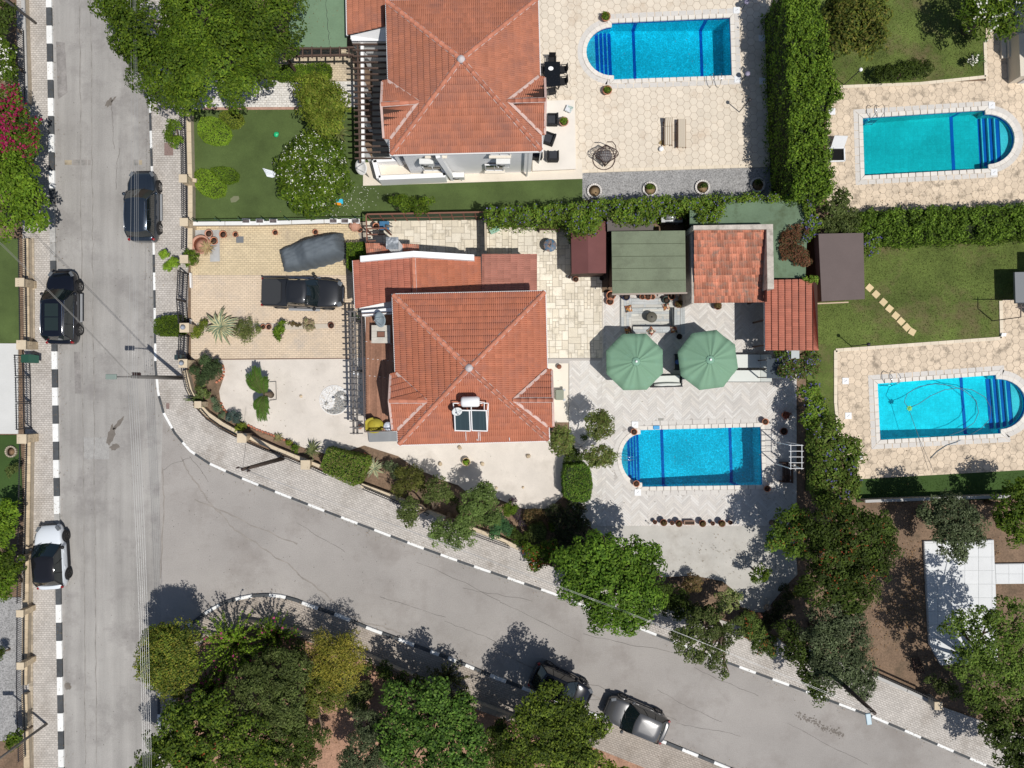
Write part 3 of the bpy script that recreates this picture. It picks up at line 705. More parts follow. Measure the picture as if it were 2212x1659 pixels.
# stepping stones, each a thing of its own
for i,(x,y,a)in enumerate([(1877,622,-42),(1891,636,-44),(1907,653,-42),(1920,667,-40),(1933.5,682,-40),(1945,694.5,-44),(1957,707,-48),(1969,717,-30)]):
    mb=MB();cx,cy=W2(x,y);mb.box((cx,cy,.06),(.42,.42,.06),R(a));o=mb.build('stepping_stone',mat('yellow stepping stone',(.66,.52,.30),.85,var=.06,fine=.08),bevel=.01)
    pos=['nearest the brown shed','second out from the brown shed','third out from the brown shed','fourth out from the brown shed','fifth out from the brown shed','sixth out from the brown shed','seventh, last but one before the lawn','last, farthest from the brown shed'][i]
    tag(o,'square yellow stepping stone in the lawn, '+pos,'stepping stone','stepping stones across the lawn')

# ================================================================ POOLS
m_pt=mat('turquoise pool tile',(.13,.82,.88),.35,fine=.10,fscale=5,mottle=.06,mscale=.6)
m_ptk=mat('teal pool tile',(.10,.60,.58),.35,fine=.06,fscale=5,mottle=.05,mscale=.6)
m_pd=mat('blue lane tile',(.012,.13,.52),.4,mottle=.05)
m_ps=mat('light blue step tile',(.80,.74,.74),.4,mottle=.05)
m_cope=mat('white coping stone',(.70,.66,.60),.7,var=.04,mottle=.05,mscale=2,stain=(.52,.44,.36),stscale=1.5,stlo=.6,sthi=.8)
m_gut=mat('overflow grate',(.60,.57,.53),.7,var=.04,fine=.10,fscale=20)
def add_mosaic(m,size=.16):
    """square mosaic with pale joints"""
    N=m.node_tree.nodes;L=m.node_tree.links;b=N['Principled BSDF'];src=b.inputs['Base Color'].links[0].from_socket
    geo=N.new('ShaderNodeNewGeometry');br=N.new('ShaderNodeTexBrick');br.offset=0;L.new(geo.outputs['Position'],br.inputs['Vector']);br.inputs['Scale'].default_value=1
    br.inputs['Brick Width'].default_value=size;br.inputs['Row Height'].default_value=size;br.inputs['Mortar Size'].default_value=.008;br.inputs['Color1'].default_value=(1.06,1.06,1.06,1);br.inputs['Color2'].default_value=(.95,.95,.95,1);br.inputs['Mortar'].default_value=(.80,.88,.90,1)
    t=N.new('ShaderNodeVectorMath');t.operation='MULTIPLY';L.new(src,t.inputs[0]);L.new(br.outputs['Color'],t.inputs[1]);L.new(t.outputs[0],b.inputs['Base Color'])
add_mosaic(m_pt,.30);add_mosaic(m_ptk,.30)
def water_mat(name,tint,refl=1.0,rip=.10,sc=7.0,calm=False):
    m=bpy.data.materials.new(name);m.use_nodes=True;N=m.node_tree.nodes;L=m.node_tree.links;N.remove(N['Principled BSDF'])
    tr=N.new('ShaderNodeBsdfTransparent');tr.inputs[0].default_value=(*tint,1);gl=N.new('ShaderNodeBsdfGlossy');gl.inputs['Roughness'].default_value=.03
    fr=N.new('ShaderNodeFresnel');fr.inputs['IOR'].default_value=1.33;mx=N.new('ShaderNodeMixShader');geo=N.new('ShaderNodeNewGeometry')
    no=N.new('ShaderNodeTexNoise');no.inputs['Scale'].default_value=sc;no.inputs['Detail'].default_value=3;no.inputs['Distortion'].default_value=1.5;L.new(geo.outputs['Position'],no.inputs['Vector'])
    bp=N.new('ShaderNodeBump');bp.inputs['Strength'].default_value=rip;bp.inputs['Distance'].default_value=.05;L.new(no.outputs['Fac'],bp.inputs['Height']);L.new(bp.outputs[0],gl.inputs['Normal']);L.new(bp.outputs[0],fr.inputs['Normal'])
    L.new(fr.outputs[0],mx.inputs[0]);L.new(tr.outputs[0],mx.inputs[1]);L.new(gl.outputs[0],mx.inputs[2])
    # caustic light painted into the water's tint: a fine net and broad patches
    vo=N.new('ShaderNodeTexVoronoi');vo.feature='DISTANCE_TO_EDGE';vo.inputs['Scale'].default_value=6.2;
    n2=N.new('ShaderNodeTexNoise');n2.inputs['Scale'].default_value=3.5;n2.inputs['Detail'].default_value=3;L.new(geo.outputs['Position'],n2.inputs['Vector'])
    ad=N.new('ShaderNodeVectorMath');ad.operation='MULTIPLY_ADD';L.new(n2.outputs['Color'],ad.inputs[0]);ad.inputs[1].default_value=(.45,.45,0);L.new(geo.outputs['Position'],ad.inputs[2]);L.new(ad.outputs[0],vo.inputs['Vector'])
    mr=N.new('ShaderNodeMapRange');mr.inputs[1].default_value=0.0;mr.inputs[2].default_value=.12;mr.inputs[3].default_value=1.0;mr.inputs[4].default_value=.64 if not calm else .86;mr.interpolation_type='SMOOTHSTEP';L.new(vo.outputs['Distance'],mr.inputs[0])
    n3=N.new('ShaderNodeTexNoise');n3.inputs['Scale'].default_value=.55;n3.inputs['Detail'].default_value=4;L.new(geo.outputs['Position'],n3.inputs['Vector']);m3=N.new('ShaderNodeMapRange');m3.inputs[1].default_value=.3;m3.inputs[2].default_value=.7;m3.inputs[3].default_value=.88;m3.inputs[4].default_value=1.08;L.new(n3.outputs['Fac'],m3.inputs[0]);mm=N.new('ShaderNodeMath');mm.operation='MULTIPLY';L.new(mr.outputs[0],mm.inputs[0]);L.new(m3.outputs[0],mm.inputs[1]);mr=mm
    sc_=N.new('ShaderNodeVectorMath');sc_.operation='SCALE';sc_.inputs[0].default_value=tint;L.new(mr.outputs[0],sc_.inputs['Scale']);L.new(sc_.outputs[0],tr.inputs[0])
    L.new(mx.outputs[0],N['Material Output'].inputs[0]);return m
def pool(key,label,depth,tile,wm,step_from=1.0):
    p=POOLS[key];out=p['out'];cx=sum(q[0]for q in out)/len(out);cy=sum(q[1]for q in out)/len(out)
    t=thing('swimming_pool',label,'swimming pool',(cx,cy,0),'swimming pools in the gardens')
    TL,TR,BR,BL=[Vector(W2(*q))for q in p['c']];zf=-depth;zs=-depth*.62  # deep end away from the steps
    deepR=p['side']=='L'
    A=[TL,TR,BR,BL];Z={0:zs if deepR else zf,1:zf if deepR else zs,2:zf if deepR else zs,3:zs if deepR else zf}
    mb=MB();vs=[(A[i].x,A[i].y,Z[i])for i in range(4)];mb.add(vs,[(3,2,1,0)]);mb.build('pool_floor',tile,t)
    mb=MB();n=len(out)
    for i in range(n):
        a=out[i];b=out[(i+1)%n];mb.add([(a[0],a[1],-depth-.05),(b[0],b[1],-depth-.05),(b[0],b[1],-.20),(a[0],a[1],-.20)],[(3,2,1,0)])
    mb.build('pool_wall',tile,t)
    mb=MB();hb=.15
    for i in range(n):
        a=out[i];b=out[(i+1)%n];mb.add([(a[0],a[1],-.20),(b[0],b[1],-.20),(b[0],b[1],.0),(a[0],a[1],.0)],[(3,2,1,0)])
    mb.build('waterline_tiles',m_pd,t)
    # half round bay with steps down into the shallow end
    mid,b,o=p['mid'],p['b'],p['o'];N_=4
    cuts=[1.0]+[1.0-(.36+.16*k)for k in range(N_)]+[0.0]  # fractions of the bay's depth, outermost first
    cuts=[0.62,0.44,0.27,0.10]
    def bay(f0,f1,z0,z1,m,nm,sink=0):
        mb=MB();K=12;top=[]
        for f in(f0,f1):
            h_=math.sqrt(max(0,1-f*f));
        fs_=[f0+(f1-f0)*k/K for k in range(K+1)];L1=[mid+b*math.sqrt(max(0,1-f*f))*.995+o*f for f in fs_];L2=[mid-b*math.sqrt(max(0,1-f*f))*.995+o*f for f in fs_]
        poly=[tuple(v)for v in L1]+[tuple(v)for v in L2[::-1]];mb.prism(poly,z0,z1);return mb.build(nm,m,t)
    bay(.985,cuts[0],-depth,-.30,m_ps,'step')
    zz=[-.30,-.48,-.66,-.84,-1.0]
    for k in range(4):
        f0=cuts[k];f1=cuts[k+1]if k<3 else-.04;fm=f0+(f1-f0)*.74
        # every tread has a dark blue nosing band and a light tread
        bay(f0-.002,fm,-depth,zz[k+1]+.14,m_pd,'step_band');bay(fm,f1+.004 if k<3 else f1,-depth,zz[k+1]+.135,m_ps if k<3 else m_pd,'step')
    # lane lines across the floor and up the walls
    for f in((.205,.80)if key in('upper','main')else(.06,.80)):
        pt=TL.lerp(TR,f);pb=BL.lerp(BR,f);d=(TR-TL).normalized()*.16;zq=Z[0]+(Z[1]-Z[0])*f+.004;mb=MB()
        mb.add([(pt.x-d.x,pt.y-d.y,zq),(pt.x+d.x,pt.y+d.y,zq),(pb.x+d.x,pb.y+d.y,zq),(pb.x-d.x,pb.y-d.y,zq)],[(3,2,1,0)])
        for q,s_ in((pt,-1),(pb,1)):
            yy=q.y+s_*.004;mb.add([(q.x-d.x,yy,-.2),(q.x+d.x,yy,-.2),(q.x+d.x,yy,zq),(q.x-d.x,yy,zq)],[(0,1,2,3)])
        mb.build('lane_line',m_pd,t)
    mb=MB().prism(offset(out,-.002),-.10,-.085);wv=[v for v in mb.v]
    me=MB();flat_=[(x,y)for x,y in offset(out,-.002)];tri=tessellate_polygon([[Vector((x,y,0))for x,y in flat_]])
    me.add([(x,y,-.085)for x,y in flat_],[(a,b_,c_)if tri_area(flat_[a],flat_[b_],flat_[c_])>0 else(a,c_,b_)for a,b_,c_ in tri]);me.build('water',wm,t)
    # coping stones and the overflow channel, stone by stone
    for(d0,d1,z1,nm,m_,L_)in((-.03,.24,.105,'coping_stone',m_cope,.45),(.25,.56,.082,'channel_grate',m_gut,.5)):
        a_=offset(out,d0);b_=offset(out,d1)
        for i in range(n):
            p0,p1=Vector(a_[i]),Vector(a_[(i+1)%n]);q0,q1=Vector(b_[i]),Vector(b_[(i+1)%n]);k=max(1,int((p1-p0).length/L_))
            for j in range(k):
                f0=j/k+.003;f1=(j+1)/k-.003;e=(p1-p0).normalized();no=Vector((e.y,-e.x))*(d1-d0);pa=p0.lerp(p1,f0);pb=p0.lerp(p1,f1)
                qa=q0 if j==0 else pa+no;qb=q1 if j==k-1 else pb+no
                mb=MB().prism([tuple(qa),tuple(qb),tuple(pb),tuple(pa)],.0,z1,inset=.004,bottom=True);mb.build(nm,m_,t)
    return t
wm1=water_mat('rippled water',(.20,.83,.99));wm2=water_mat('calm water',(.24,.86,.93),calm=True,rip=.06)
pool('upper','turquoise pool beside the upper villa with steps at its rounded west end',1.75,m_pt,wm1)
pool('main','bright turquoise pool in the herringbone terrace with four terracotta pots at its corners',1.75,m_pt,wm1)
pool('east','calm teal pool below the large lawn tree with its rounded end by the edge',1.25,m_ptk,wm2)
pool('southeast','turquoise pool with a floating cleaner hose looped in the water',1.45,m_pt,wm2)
# ================================================================ ROOFS AND BUILDINGS
m_tile=mat('terracotta roof tile',(.45,.162,.092),.75,var=.08,mottle=.06,mscale=.5,fine=.10,fscale=12,stain=(.33,.135,.095),stscale=.9,stlo=.46,sthi=.74,streak=(.06,(2.2,.35,1)))
m_tileB=mat('brownish roof tile',(.43,.168,.10),.8,var=.09,mottle=.08,mscale=.5,fine=.10,fscale=12,stain=(.29,.13,.095),stscale=.9,stlo=.45,sthi=.72,streak=(.06,(2.2,.35,1)))
m_tileO=mat('orange old roof tile',(.50,.20,.125),.85,var=.34,mottle=.10,mscale=1.2,fine=.15,fscale=10,stain=(.27,.19,.15),stscale=2.6,stlo=.48,sthi=.68)
m_tileR=mat('red roof tile',(.42,.148,.097),.75,var=.11,fine=.10,fscale=12,stain=(.31,.12,.085),stscale=.9,stlo=.48,sthi=.76)
m_under=mat('roof underlay',(.06,.03,.022),.95)
m_white=mat('white render',(.88,.88,.88),.8,mottle=.03,mscale=.8,fine=.02,stain=(.62,.60,.56),stscale=.5,stlo=.62,sthi=.85)
m_gut2=mat('white gutter',(.72,.72,.72),.5)
m_mort=mat('grey mortar',(.47,.36,.33),.95,mottle=.2,mscale=4)
m_ridge=mat('ridge tile clay',(.48,.185,.115),.75,var=.12,fine=.1,fscale=12)
def roof_face(parent,P,tile,tw=.235,tl=.40,th=.055,most=75,name='roof_tile',skip=None):
    """P: 3d corners, P[0]->P[1] along the eave, the rest counter-clockwise seen from above. Tiles lie in courses up the slope."""
    P=[Vector(p)for p in P];u=(P[1]-P[0]).normalized();n=None
    for k in range(2,len(P)):
        c=(P[1]-P[0]).cross(P[k]-P[0])
        if c.length>1e-6:n=c.normalized();break
    if n.z<0:n=-n
    v=n.cross(u);O=P[0];q2=[((p-O).dot(u),(p-O).dot(v))for p in P]
    if max(q[1]for q in q2)<.01:v=-v;q2=[((p-O).dot(u),(p-O).dot(v))for p in P]
    mb=MB().add([tuple(p-n*.0)for p in P],[tuple(range(len(P)))]);mb.build('roof_deck',m_under,parent)
    vmax=max(q[1]for q in q2)
    def span(y):
        xs=[]
        for i in range(len(q2)):
            a=q2[i];b=q2[(i+1)%len(q2)]
            if(a[1]-y)*(b[1]-y)<=0 and abs(a[1]-b[1])>1e-9:xs.append(a[0]+(b[0]-a[0])*(y-a[1])/(b[1]-a[1]))
        return(min(xs),max(xs))if len(xs)>=2 else None
    prof=[(0,.2),(.12,.85),(.25,1.0),(.38,.85),(.5,.15),(.62,.85),(.75,1.0),(.88,.85),(1.0,.2)]
    xmin=min(q[0]for q in q2);xmax=max(q[0]for q in q2);rest=MB();cnt=0;row=0;y=0.0;cells=[]
    proto=None
    while y<vmax-.03:
        y1=min(y+tl,vmax-.001);x=xmin
        while x<xmax-.01:
            sa=span(min(y+.001,vmax));sb=span(y1)
            if sa and sb:
                full=x>=max(sa[0],sb[0])and x+tw<=min(sa[1],sb[1])and y+tl<=vmax
                if x+tw>min(sa[0],sb[0])and x<max(sa[1],sb[1]):cells.append((x,y,y1,full,sa,sb))
            x+=tw
        y+=tl;row+=1
    random.shuffle(cells)
    for(x,y,y1,full,sa,sb)in cells:
        j=random.uniform(-.003,.004)
        vs=[]
        for(yy,hh,sp)in((y-.02,th+.05,sa),(y1+.01,.012,sb)):
            for(t,h)in prof:
                xx=min(max(x+t*tw,sp[0]),sp[1]);vs.append(O+u*xx+v*yy+n*(hh*(.45+.55*h)+j))
        for(t,h)in prof[::2]:
            xx=min(max(x+t*tw,sa[0]),sa[1]);vs.append(O+u*xx+v*(y-.015)+n*.002)
        k=len(prof);fs=[(i,i+1,k+i+1,k+i)for i in range(k-1)]
        fs+=[(2*k+i,2*k+i+1,2*i+2,2*i+1,2*i)for i in()]
        vs=vs[:2*k]
        if full and cnt<most:mb=MB();mb.smooth=False;mb.add(vs,fs);mb.build(name,tile,parent);cnt+=1
        else:rest.add(vs,fs)
    if rest.v:o=rest.build(name,tile,parent);o['kind']='stuff'
def ridge(parent,a,b,L_=.42,r=.11,m=None,mort=True,name='ridge_tile',lift=.06):
    a=Vector(a);b=Vector(b);n=max(1,int((b-a).length/L_));d=(b-a)/n;side=Vector((-d.y,d.x,0)).normalized()
    up=d.normalized().cross(side);up=up if up.z>0 else-up
    if mort:
        mb=MB().add([a+side*r*1.35+up*.015,b+side*r*1.35+up*.015,b+up*(lift+.02),a+up*(lift+.02),b-side*r*1.35+up*.015,a-side*r*1.35+up*.015],[(0,1,2,3),(3,2,4,5)]);mb.build('mortar_bed',m_mort,parent)
    for i in range(n):
        p=a+d*i;q=a+d*(i+1.06);mb=MB();vs=[]
        for(pt,rr)in((p,r*1.12),(q,r*.92)):
            for k in range(7):
                t=PI*k/6;vs.append(pt+side*math.cos(t)*rr+up*(math.sin(t)*rr*.8+lift*.6))
        mb.smooth=True;mb.add(vs,[(k,k+1,7+k+1,7+k)for k in range(6)]+[(0,1,2,3,4,5,6)]);mb.build(name,m or m_ridge,parent)
def strip(parent,pts,wd,h,name,m):
    mb=MB()
    for a,b in zip(pts,pts[1:]):mb.bar(a,b,wd,h)
    return mb.build(name,m,parent)
def window(parent,c,wd,ht,nrm,frame=None,glass=None,sill=True,dark=(.03,.035,.04)):
    """a window set in a wall: frame with depth, pane recessed, sill below; nrm: 2d outward normal"""
    nx,ny=nrm;ux,uy=-ny,nx;cx,cy,cz=c;fm=frame or mat('white window frame',(.75,.75,.75),.5);mb=MB()
    rz=math.atan2(uy,ux)
    for s_ in(-1,1):mb.box((cx+ux*s_*wd/2+nx*.02,cy+uy*s_*wd/2+ny*.02,cz),(.06,.09,ht),rz)
    for s_ in(-1,1):mb.box((cx+nx*.02,cy+ny*.02,cz+s_*(ht/2-.03)),(wd-.07,.085,.06),rz)
    mb.box((cx+nx*.02,cy+ny*.02,cz),(.05,.07,ht-.13),rz)
    f=mb.build('window',fm,parent);mb=MB().box((cx+nx*.005,cy+ny*.005,cz),(wd-.08,.02,ht-.1),rz)
    mb.build('pane',mat('window glass',(.03,.04,.05),.08,spec=.8),f)
    if sill:mb=MB().box((cx+nx*.09,cy+ny*.09,cz-ht/2-.05),(wd+.16,.24,.06),rz);mb.build('sill',mat('cream sill',(.72,.66,.56),.7),f)
    return f
def hip_house(name,label,eave,apex,gl,gr,ze,za,tile,wall_in=.42,zt=0.0,most=75,group=None):
    E=[Vector(W(x,y,ze))for x,y in eave];A=Vector(W(apex[0],apex[1],za))  # TL, TR, BR, BL
    c=sum(E,Vector())/4;t=thing(name,label,'house',(c.x,c.y,0),group)
    wl=offset([(e.x,e.y)for e in E][::-1],-wall_in);mb=MB().prism(wl,zt,ze+.1);t_w=mb.build('wall',m_white,t)
    mb=MB().prism(offset([(e.x,e.y)for e in E][::-1],-.03),ze-.14,ze-.005,bottom=True);mb.build('eaves_board',m_white,t)
    for i in range(4):roof_face(t,[E[(i+1)%4],E[i],A],tile,most=most)
    for e in E:ridge(t,e,A)
    mb=MB().lathe((A.x,A.y,A.z),[(.26,-.02),(.2,.10),(.09,.2),(.0,.23)],8);mb.build('ridge_cap',mat('pale cap mortar',(.55,.5,.5),.9),t)
    for i,(a,b)in enumerate(zip(E,E[1:]+E[:1])):
        d=(b-a).normalized();o=Vector((-d.y,d.x,0));o=o if o.dot(a-c)>0 else-o;s=MB();s.bar(a+o*.05-d*.02+Vector((0,0,-.05)),b+o*.05+d*.08+Vector((0,0,-.05)),.11,.10);s.build('gutter',m_gut2,t)
    def gablet(g,sgn):
        """g: ridge outer, ridge inner, valley top, valley bottom, outer top, outer bottom (plan points); ridge height found on the main slope"""
        side=[E[0],E[3]]if sgn<0 else[E[1],E[2]]
        n=(side[1]-side[0]).cross(A-side[0]).normalized()
        def on_slope(px,py):
            z=ze+.3
            for _ in range(12):
                p=Vector(W(px,py,z));z=side[0].z-(n.x*(p.x-side[0].x)+n.y*(p.y-side[0].y))/n.z
            return Vector(W(px,py,z))
        up_=Vector((0,0,.05));ri=on_slope(*g[1])+up_;ro=Vector(W(g[0][0],g[0][1],ri.z));vt=Vector(W(*g[2],ze+.06));vb=Vector(W(*g[3],ze+.06));ot=Vector(W(*g[4],ze+.06));ob=Vector(W(*g[5],ze+.06))
        ot.z=ob.z=ze+.06
        if sgn<0:
            roof_face(t,[vt,ot,ro,ri],tile,most=20);roof_face(t,[ob,vb,ri,ro],tile,most=20)
        else:
            roof_face(t,[ot,vt,ri,ro],tile,most=20);roof_face(t,[vb,ob,ro,ri],tile,most=20)
        ridge(t,ro,ri,mort=True)
        strip(t,[vt+Vector((0,0,.07)),ri+Vector((0,0,.07)),vb+Vector((0,0,.07))],.16,.05,'valley_flashing',mat('pinkish mortar',(.58,.42,.37),.95,mottle=.15,mscale=3))
        strip(t,[ot+Vector((0,0,.05)),ro+Vector((0,0,.09)),ob+Vector((0,0,.05))],.13,.06,'verge',mat('pinkish mortar',(.58,.42,.37)))
        o=Vector((sgn*.0,0,0));mb=MB().add([ot,ro,ob,Vector((ot.x-sgn*.12,ot.y,zt)),Vector((ob.x-sgn*.12,ob.y,zt)),Vector((vt.x,vt.y,zt)),Vector((vb.x,vb.y,zt)),vt,vb],[(0,1,2),(0,2,4,3),(0,3,5,7),(2,8,6,4)]);mb.build('bay_wall',m_white,t)
    gablet(gl,-1);gablet(gr,1);return t,E,A
# ---- the main villa
hA,EA,AA=hip_house('villa','villa with a wide red hip roof and a solar water heater on its south slope',[(850,638),(1176,631),(1184,950),(862,959)],(1013,795),
    [(841,866),(922,866),(856,806),(859,928),(844,809),(848,928)],[(1194,864),(1109,864),(1181,799),(1183,921),(1192,799),(1195.5,921)],5.6,7.5,m_tile,most=62,group='two storey villas with red hip roofs')
def V(px,py,z):return Vector(W(px,py,z))
# solar heater: its own thing on the roof
def on_roof_south(E,A,px,py,up=0.0):
    n=(E[2]-E[3]).cross(A-E[3]).normalized();z=E[3].z+.5
    for _ in range(12):
        p=V(px,py,z);z=E[3].z-(n.x*(p.x-E[3].x)+n.y*(p.y-E[3].y))/n.z+up
    return V(px,py,z)
t=thing('solar_heater','white solar water heater with two dark collector panels on the red roof','solar heater',on_roof_south(EA,AA,1015,900))
m_fr=mat('white metal',(.78,.78,.78),.4);m_pan=mat('dark collector glass',(.035,.055,.06),.12,spec=.8,streak=(.25,(26,.2,.2)))
for i,(x0,x1,x2,x3)in enumerate([(982,1014,1016,983.5),(1018,1050.5,1052.5,1020)]):
    z1,z0=7.15,6.35;q=[V(x3,930,z0),V(x2,931,z0),V(x1,887,z1),V(x0,886,z1)];up=Vector((0,0,.0));mb=MB();dn=Vector((0,0,-.08))
    mb.add(q+[p+dn for p in q],[(0,1,2,3),(0,4,5,1),(1,5,6,2),(2,6,7,3),(3,7,4,0)]);o=mb.build('collector_panel',m_pan,t)
    mb=MB()
    for a,b in zip(q,q[1:]+q[:1]):mb.bar(a+Vector((0,0,.01)),b+Vector((0,0,.01)),.06,.07)
    mb.build('panel_frame',m_fr,o)
mb=MB().tube([V(996,868,7.55),V(1000,868,7.55),V(1032,867.5,7.55),V(1036,867.5,7.55)],[.22,.29,.29,.22],16);mb.build('tank',mat('white tank',(.84,.84,.84),.3),t)
mb=MB()
for a,b in[((981,886),(979,871)),((1053,887),(1055,871)),((1018,886),(1018,873)),((979,871),(1055,871)),((979,886),(1055,887)),((983,931),(979,871)),((1053,931),(1055,871))]:
    za=7.2 if a[1]<900 else 6.2;zb_=7.2;mb.bar(V(*a,za),V(*b,zb_),.05,.05)
mb.build('frame',m_fr,t)
mb=MB()
for x,y0,y1 in[(1006,933,952),(1033,933,954),(1036.5,933,954),(1030,948,954),(1100,945,953)]:
    mb.tube([on_roof_south(EA,AA,x,y0,.09),on_roof_south(EA,AA,x+1,min(y1,952),.09)],.022,5)
mb.tube([V(1036,867.5,7.6),V(1046,869,7.5),V(1046,886,7.2)],.03,5)
mb.build('pipe',mat('white pipe',(.8,.8,.8),.5),t)
def dish(name,label,c,z,r,az,m=None,mast=.6):
    x,y,_=W(c[0],c[1],z);t=thing(name,label,'satellite dish',(x,y,z));mb=MB();n=20;vs=[(0,0,0)];fs=[]
    for k,rr in enumerate((.35,.7,1.0)):
        for j in range(n):a=2*PI*j/n;vs.append((r*rr*math.cos(a),r*rr*math.sin(a),r*.22*rr*rr))
    fs+=[(0,1+j,1+(j+1)%n)for j in range(n)]
    for k in range(2):fs+=[(1+k*n+j,1+(k+1)*n+j,1+(k+1)*n+(j+1)%n,1+k*n+(j+1)%n)for j in range(n)]
    rot=Matrix.Rotation(az,4,'Z')@Matrix.Rotation(R(38),4,'Y');mt=Matrix.Translation((x,y,z))@rot
    mb.smooth=True;mb.add([mt@Vector(v)for v in vs],fs);o=mb.build('reflector',m or mat('pale dish',(.66,.68,.68),.5),t);so=o.modifiers.new('solid','SOLIDIFY');so.thickness=.02
    mb=MB();tip=mt@Vector((0,0,r*1.1));mb.tube([mt@Vector((-r,0,r*.2)),tip],.012,5);mb.tube([mt@Vector((0,r*.9,r*.2)),tip],.01,5);mb.box(tip,(.08,.08,.12));mb.build('receiver_arm',mat('grey metal',(.35,.36,.37),.4,metal=.6),t)
    mb=MB().tube([(x,y,z-mast),(x,y,z-.02)],.03,6);mb.build('mast',mat('grey metal',(.35,.36,.37)),t);return t
dish('satellite_dish','small white satellite dish in front of the solar collector panels',(987,888),7.3,.28,R(-70))
# ---- north wing with its parapet, lean-to and garden room
t=thing('villa_wing','low north wing of the main villa with shallow gable roof and white parapet','house extension',W(900,600,0))
zE,zR=3.2,3.9
mb=MB().prism([V(772,566,zE-.1).xy[:]if False else tuple(V(772,563,zE).xy),tuple(V(1036,556,zE).xy),tuple(V(1036,650,zE).xy),tuple(V(776,668,zE).xy)],0,zE-.1);mb.build('wall',m_white,t)
ra,rb=V(892,547,zR),V(896,640,zR)
roof_face(t,[V(764,563,zE),V(769,667,zE),rb,ra],m_tileR,most=110);roof_face(t,[V(1040,648,zE),V(1037,555,zE),ra,rb],m_tile,most=110)
ridge(t,ra,rb)
strip(t,[V(763,563,zE),V(768,667,zE)],.10,.10,'gutter',m_gut2);strip(t,[V(1040,556,zE-.02),V(1040,630,zE-.02)],.07,.08,'gutter',mat('dark metal',(.05,.05,.055),.5))
mb=MB();zp=3.75
for a,b,z0,z1 in[((778,553),(893,542),3.65,4.35),((893,542),(1024,550),4.35,3.75)]:
    p=V(*a,z0);q=V(*b,z1);mb.add([p,q,Vector((q.x,q.y-.34,q.z-.02)),Vector((p.x,p.y-.34,p.z-.02)),Vector((p.x,p.y,0)),Vector((q.x,q.y,0)),Vector((p.x,p.y-.34,0)),Vector((q.x,q.y-.34,0))],[(3,2,1,0),(0,1,5,4),(2,3,6,7),(0,4,6,3),(1,2,7,5)])
mb.build('parapet',m_white,t)
mb=MB();p,q=V(781,671,3.7),V(852,664,3.7);mb.prism([tuple(p.xy),(p.x,p.y-.33),(q.x,q.y-.33),tuple(q.xy)],0,3.7);mb.build('parapet',m_white,t)
c=V(847,525,4.6);mb=MB().box((c.x,c.y,2.2),(.62,.5,4.5));mb.build('chimney',m_white,t);mb=MB().box((c.x,c.y,4.55),(.72,.70,.08));mb.build('chimney_lid',mat('weathered zinc',(.20,.22,.24),.5,mottle=.5,mscale=4,stain=(.5,.52,.54),stscale=4,stlo=.5,sthi=.6),t)
roof_face(t,[V(905,530,2.5),V(790,527,2.5),V(792,552,2.8),V(905,552,2.8)],m_tileO,most=20)
t=thing('lean_to','low red tiled lean-to roof beside the stone terrace, half in the shadow of the villa','lean-to',W(1100,600,0))
roof_face(t,[V(1159,650,3.0),V(1159,549,3.0),V(1041,549,3.25),V(1041,650,3.25)],mat('dusty red roof tile',(.40,.175,.13),.85,var=.13,fine=.1,fscale=12),most=150)
mb=MB().prism([tuple(V(1044,553,3).xy),tuple(V(1155,553,3).xy),tuple(V(1155,648,3).xy),tuple(V(1044,648,3).xy)],0,2.95);mb.build('wall',m_white,t)
# ---- first floor deck on the west side
t=thing('roof_terrace','dark wooden deck with brown boards and iron railing along the west side of the villa','terrace',W(830,800,0))
zd=3.0;mb=MB().prism([tuple(V(x,y,zd).xy)for x,y in[(788,676),(880,672),(884,932),(796,932)]],0,zd-.02);mb.build('wall',m_white,t)
m_dk=mat('deck board',(.30,.155,.10),.8,var=.2,mottle=.15,mscale=1.2,fine=.2,fscale=8)
for i in range(24):
    x0=790+i*3.55
    for(ya,yb)in((678,678+(37*i)%110+60),(678+(37*i)%110+60,932)):
        a=V(x0,ya+.6,zd);b=V(x0+3.3,yb-.6,zd);mb=MB().box(((a.x+b.x)/2,(a.y+b.y)/2,zd),(abs(b.x-a.x),abs(a.y-b.y),.05));mb.build('deck_board',m_dk,t)
m_iron=mat('black iron',(.03,.03,.035),.5);m_brn=mat('brown metal rail',(.13,.10,.09),.6)
mb=MB()
rail=[(780,676),(787,934),(860,930)]
zr=3.95
mb=MB().bar(V(781,678,zr),V(788,933,zr),.06,.05);mb.bar(V(788,933,zr),V(858,930,zr),.06,.05);mb.bar(V(781,678,zr),V(852,674,zr),.06,.05);mb.build('handrail',m_brn,t)
mb=MB()
def pickets(mb,a,b,z0,z1,st=.13,r=.018):
    a=Vector(a);b=Vector(b);n=int((b-a).length/st)
    for i in range(n+1):p=a.lerp(b,i/n);mb.box((p.x,p.y,(z0+z1)/2),(r,r,z1-z0))
pickets(mb,V(781,678,zr),V(788,933,zr),3.05,zr);pickets(mb,V(788,933,zr),V(858,930,zr),3.05,zr);o=mb.build('picket',m_iron,t);o['kind']='stuff'
dish('satellite_dish','grey satellite dish on the wooden deck beside the cream table',(823,690),4.3,.45,R(200),mat('grey dish',(.30,.36,.39),.45),mast=1.25)
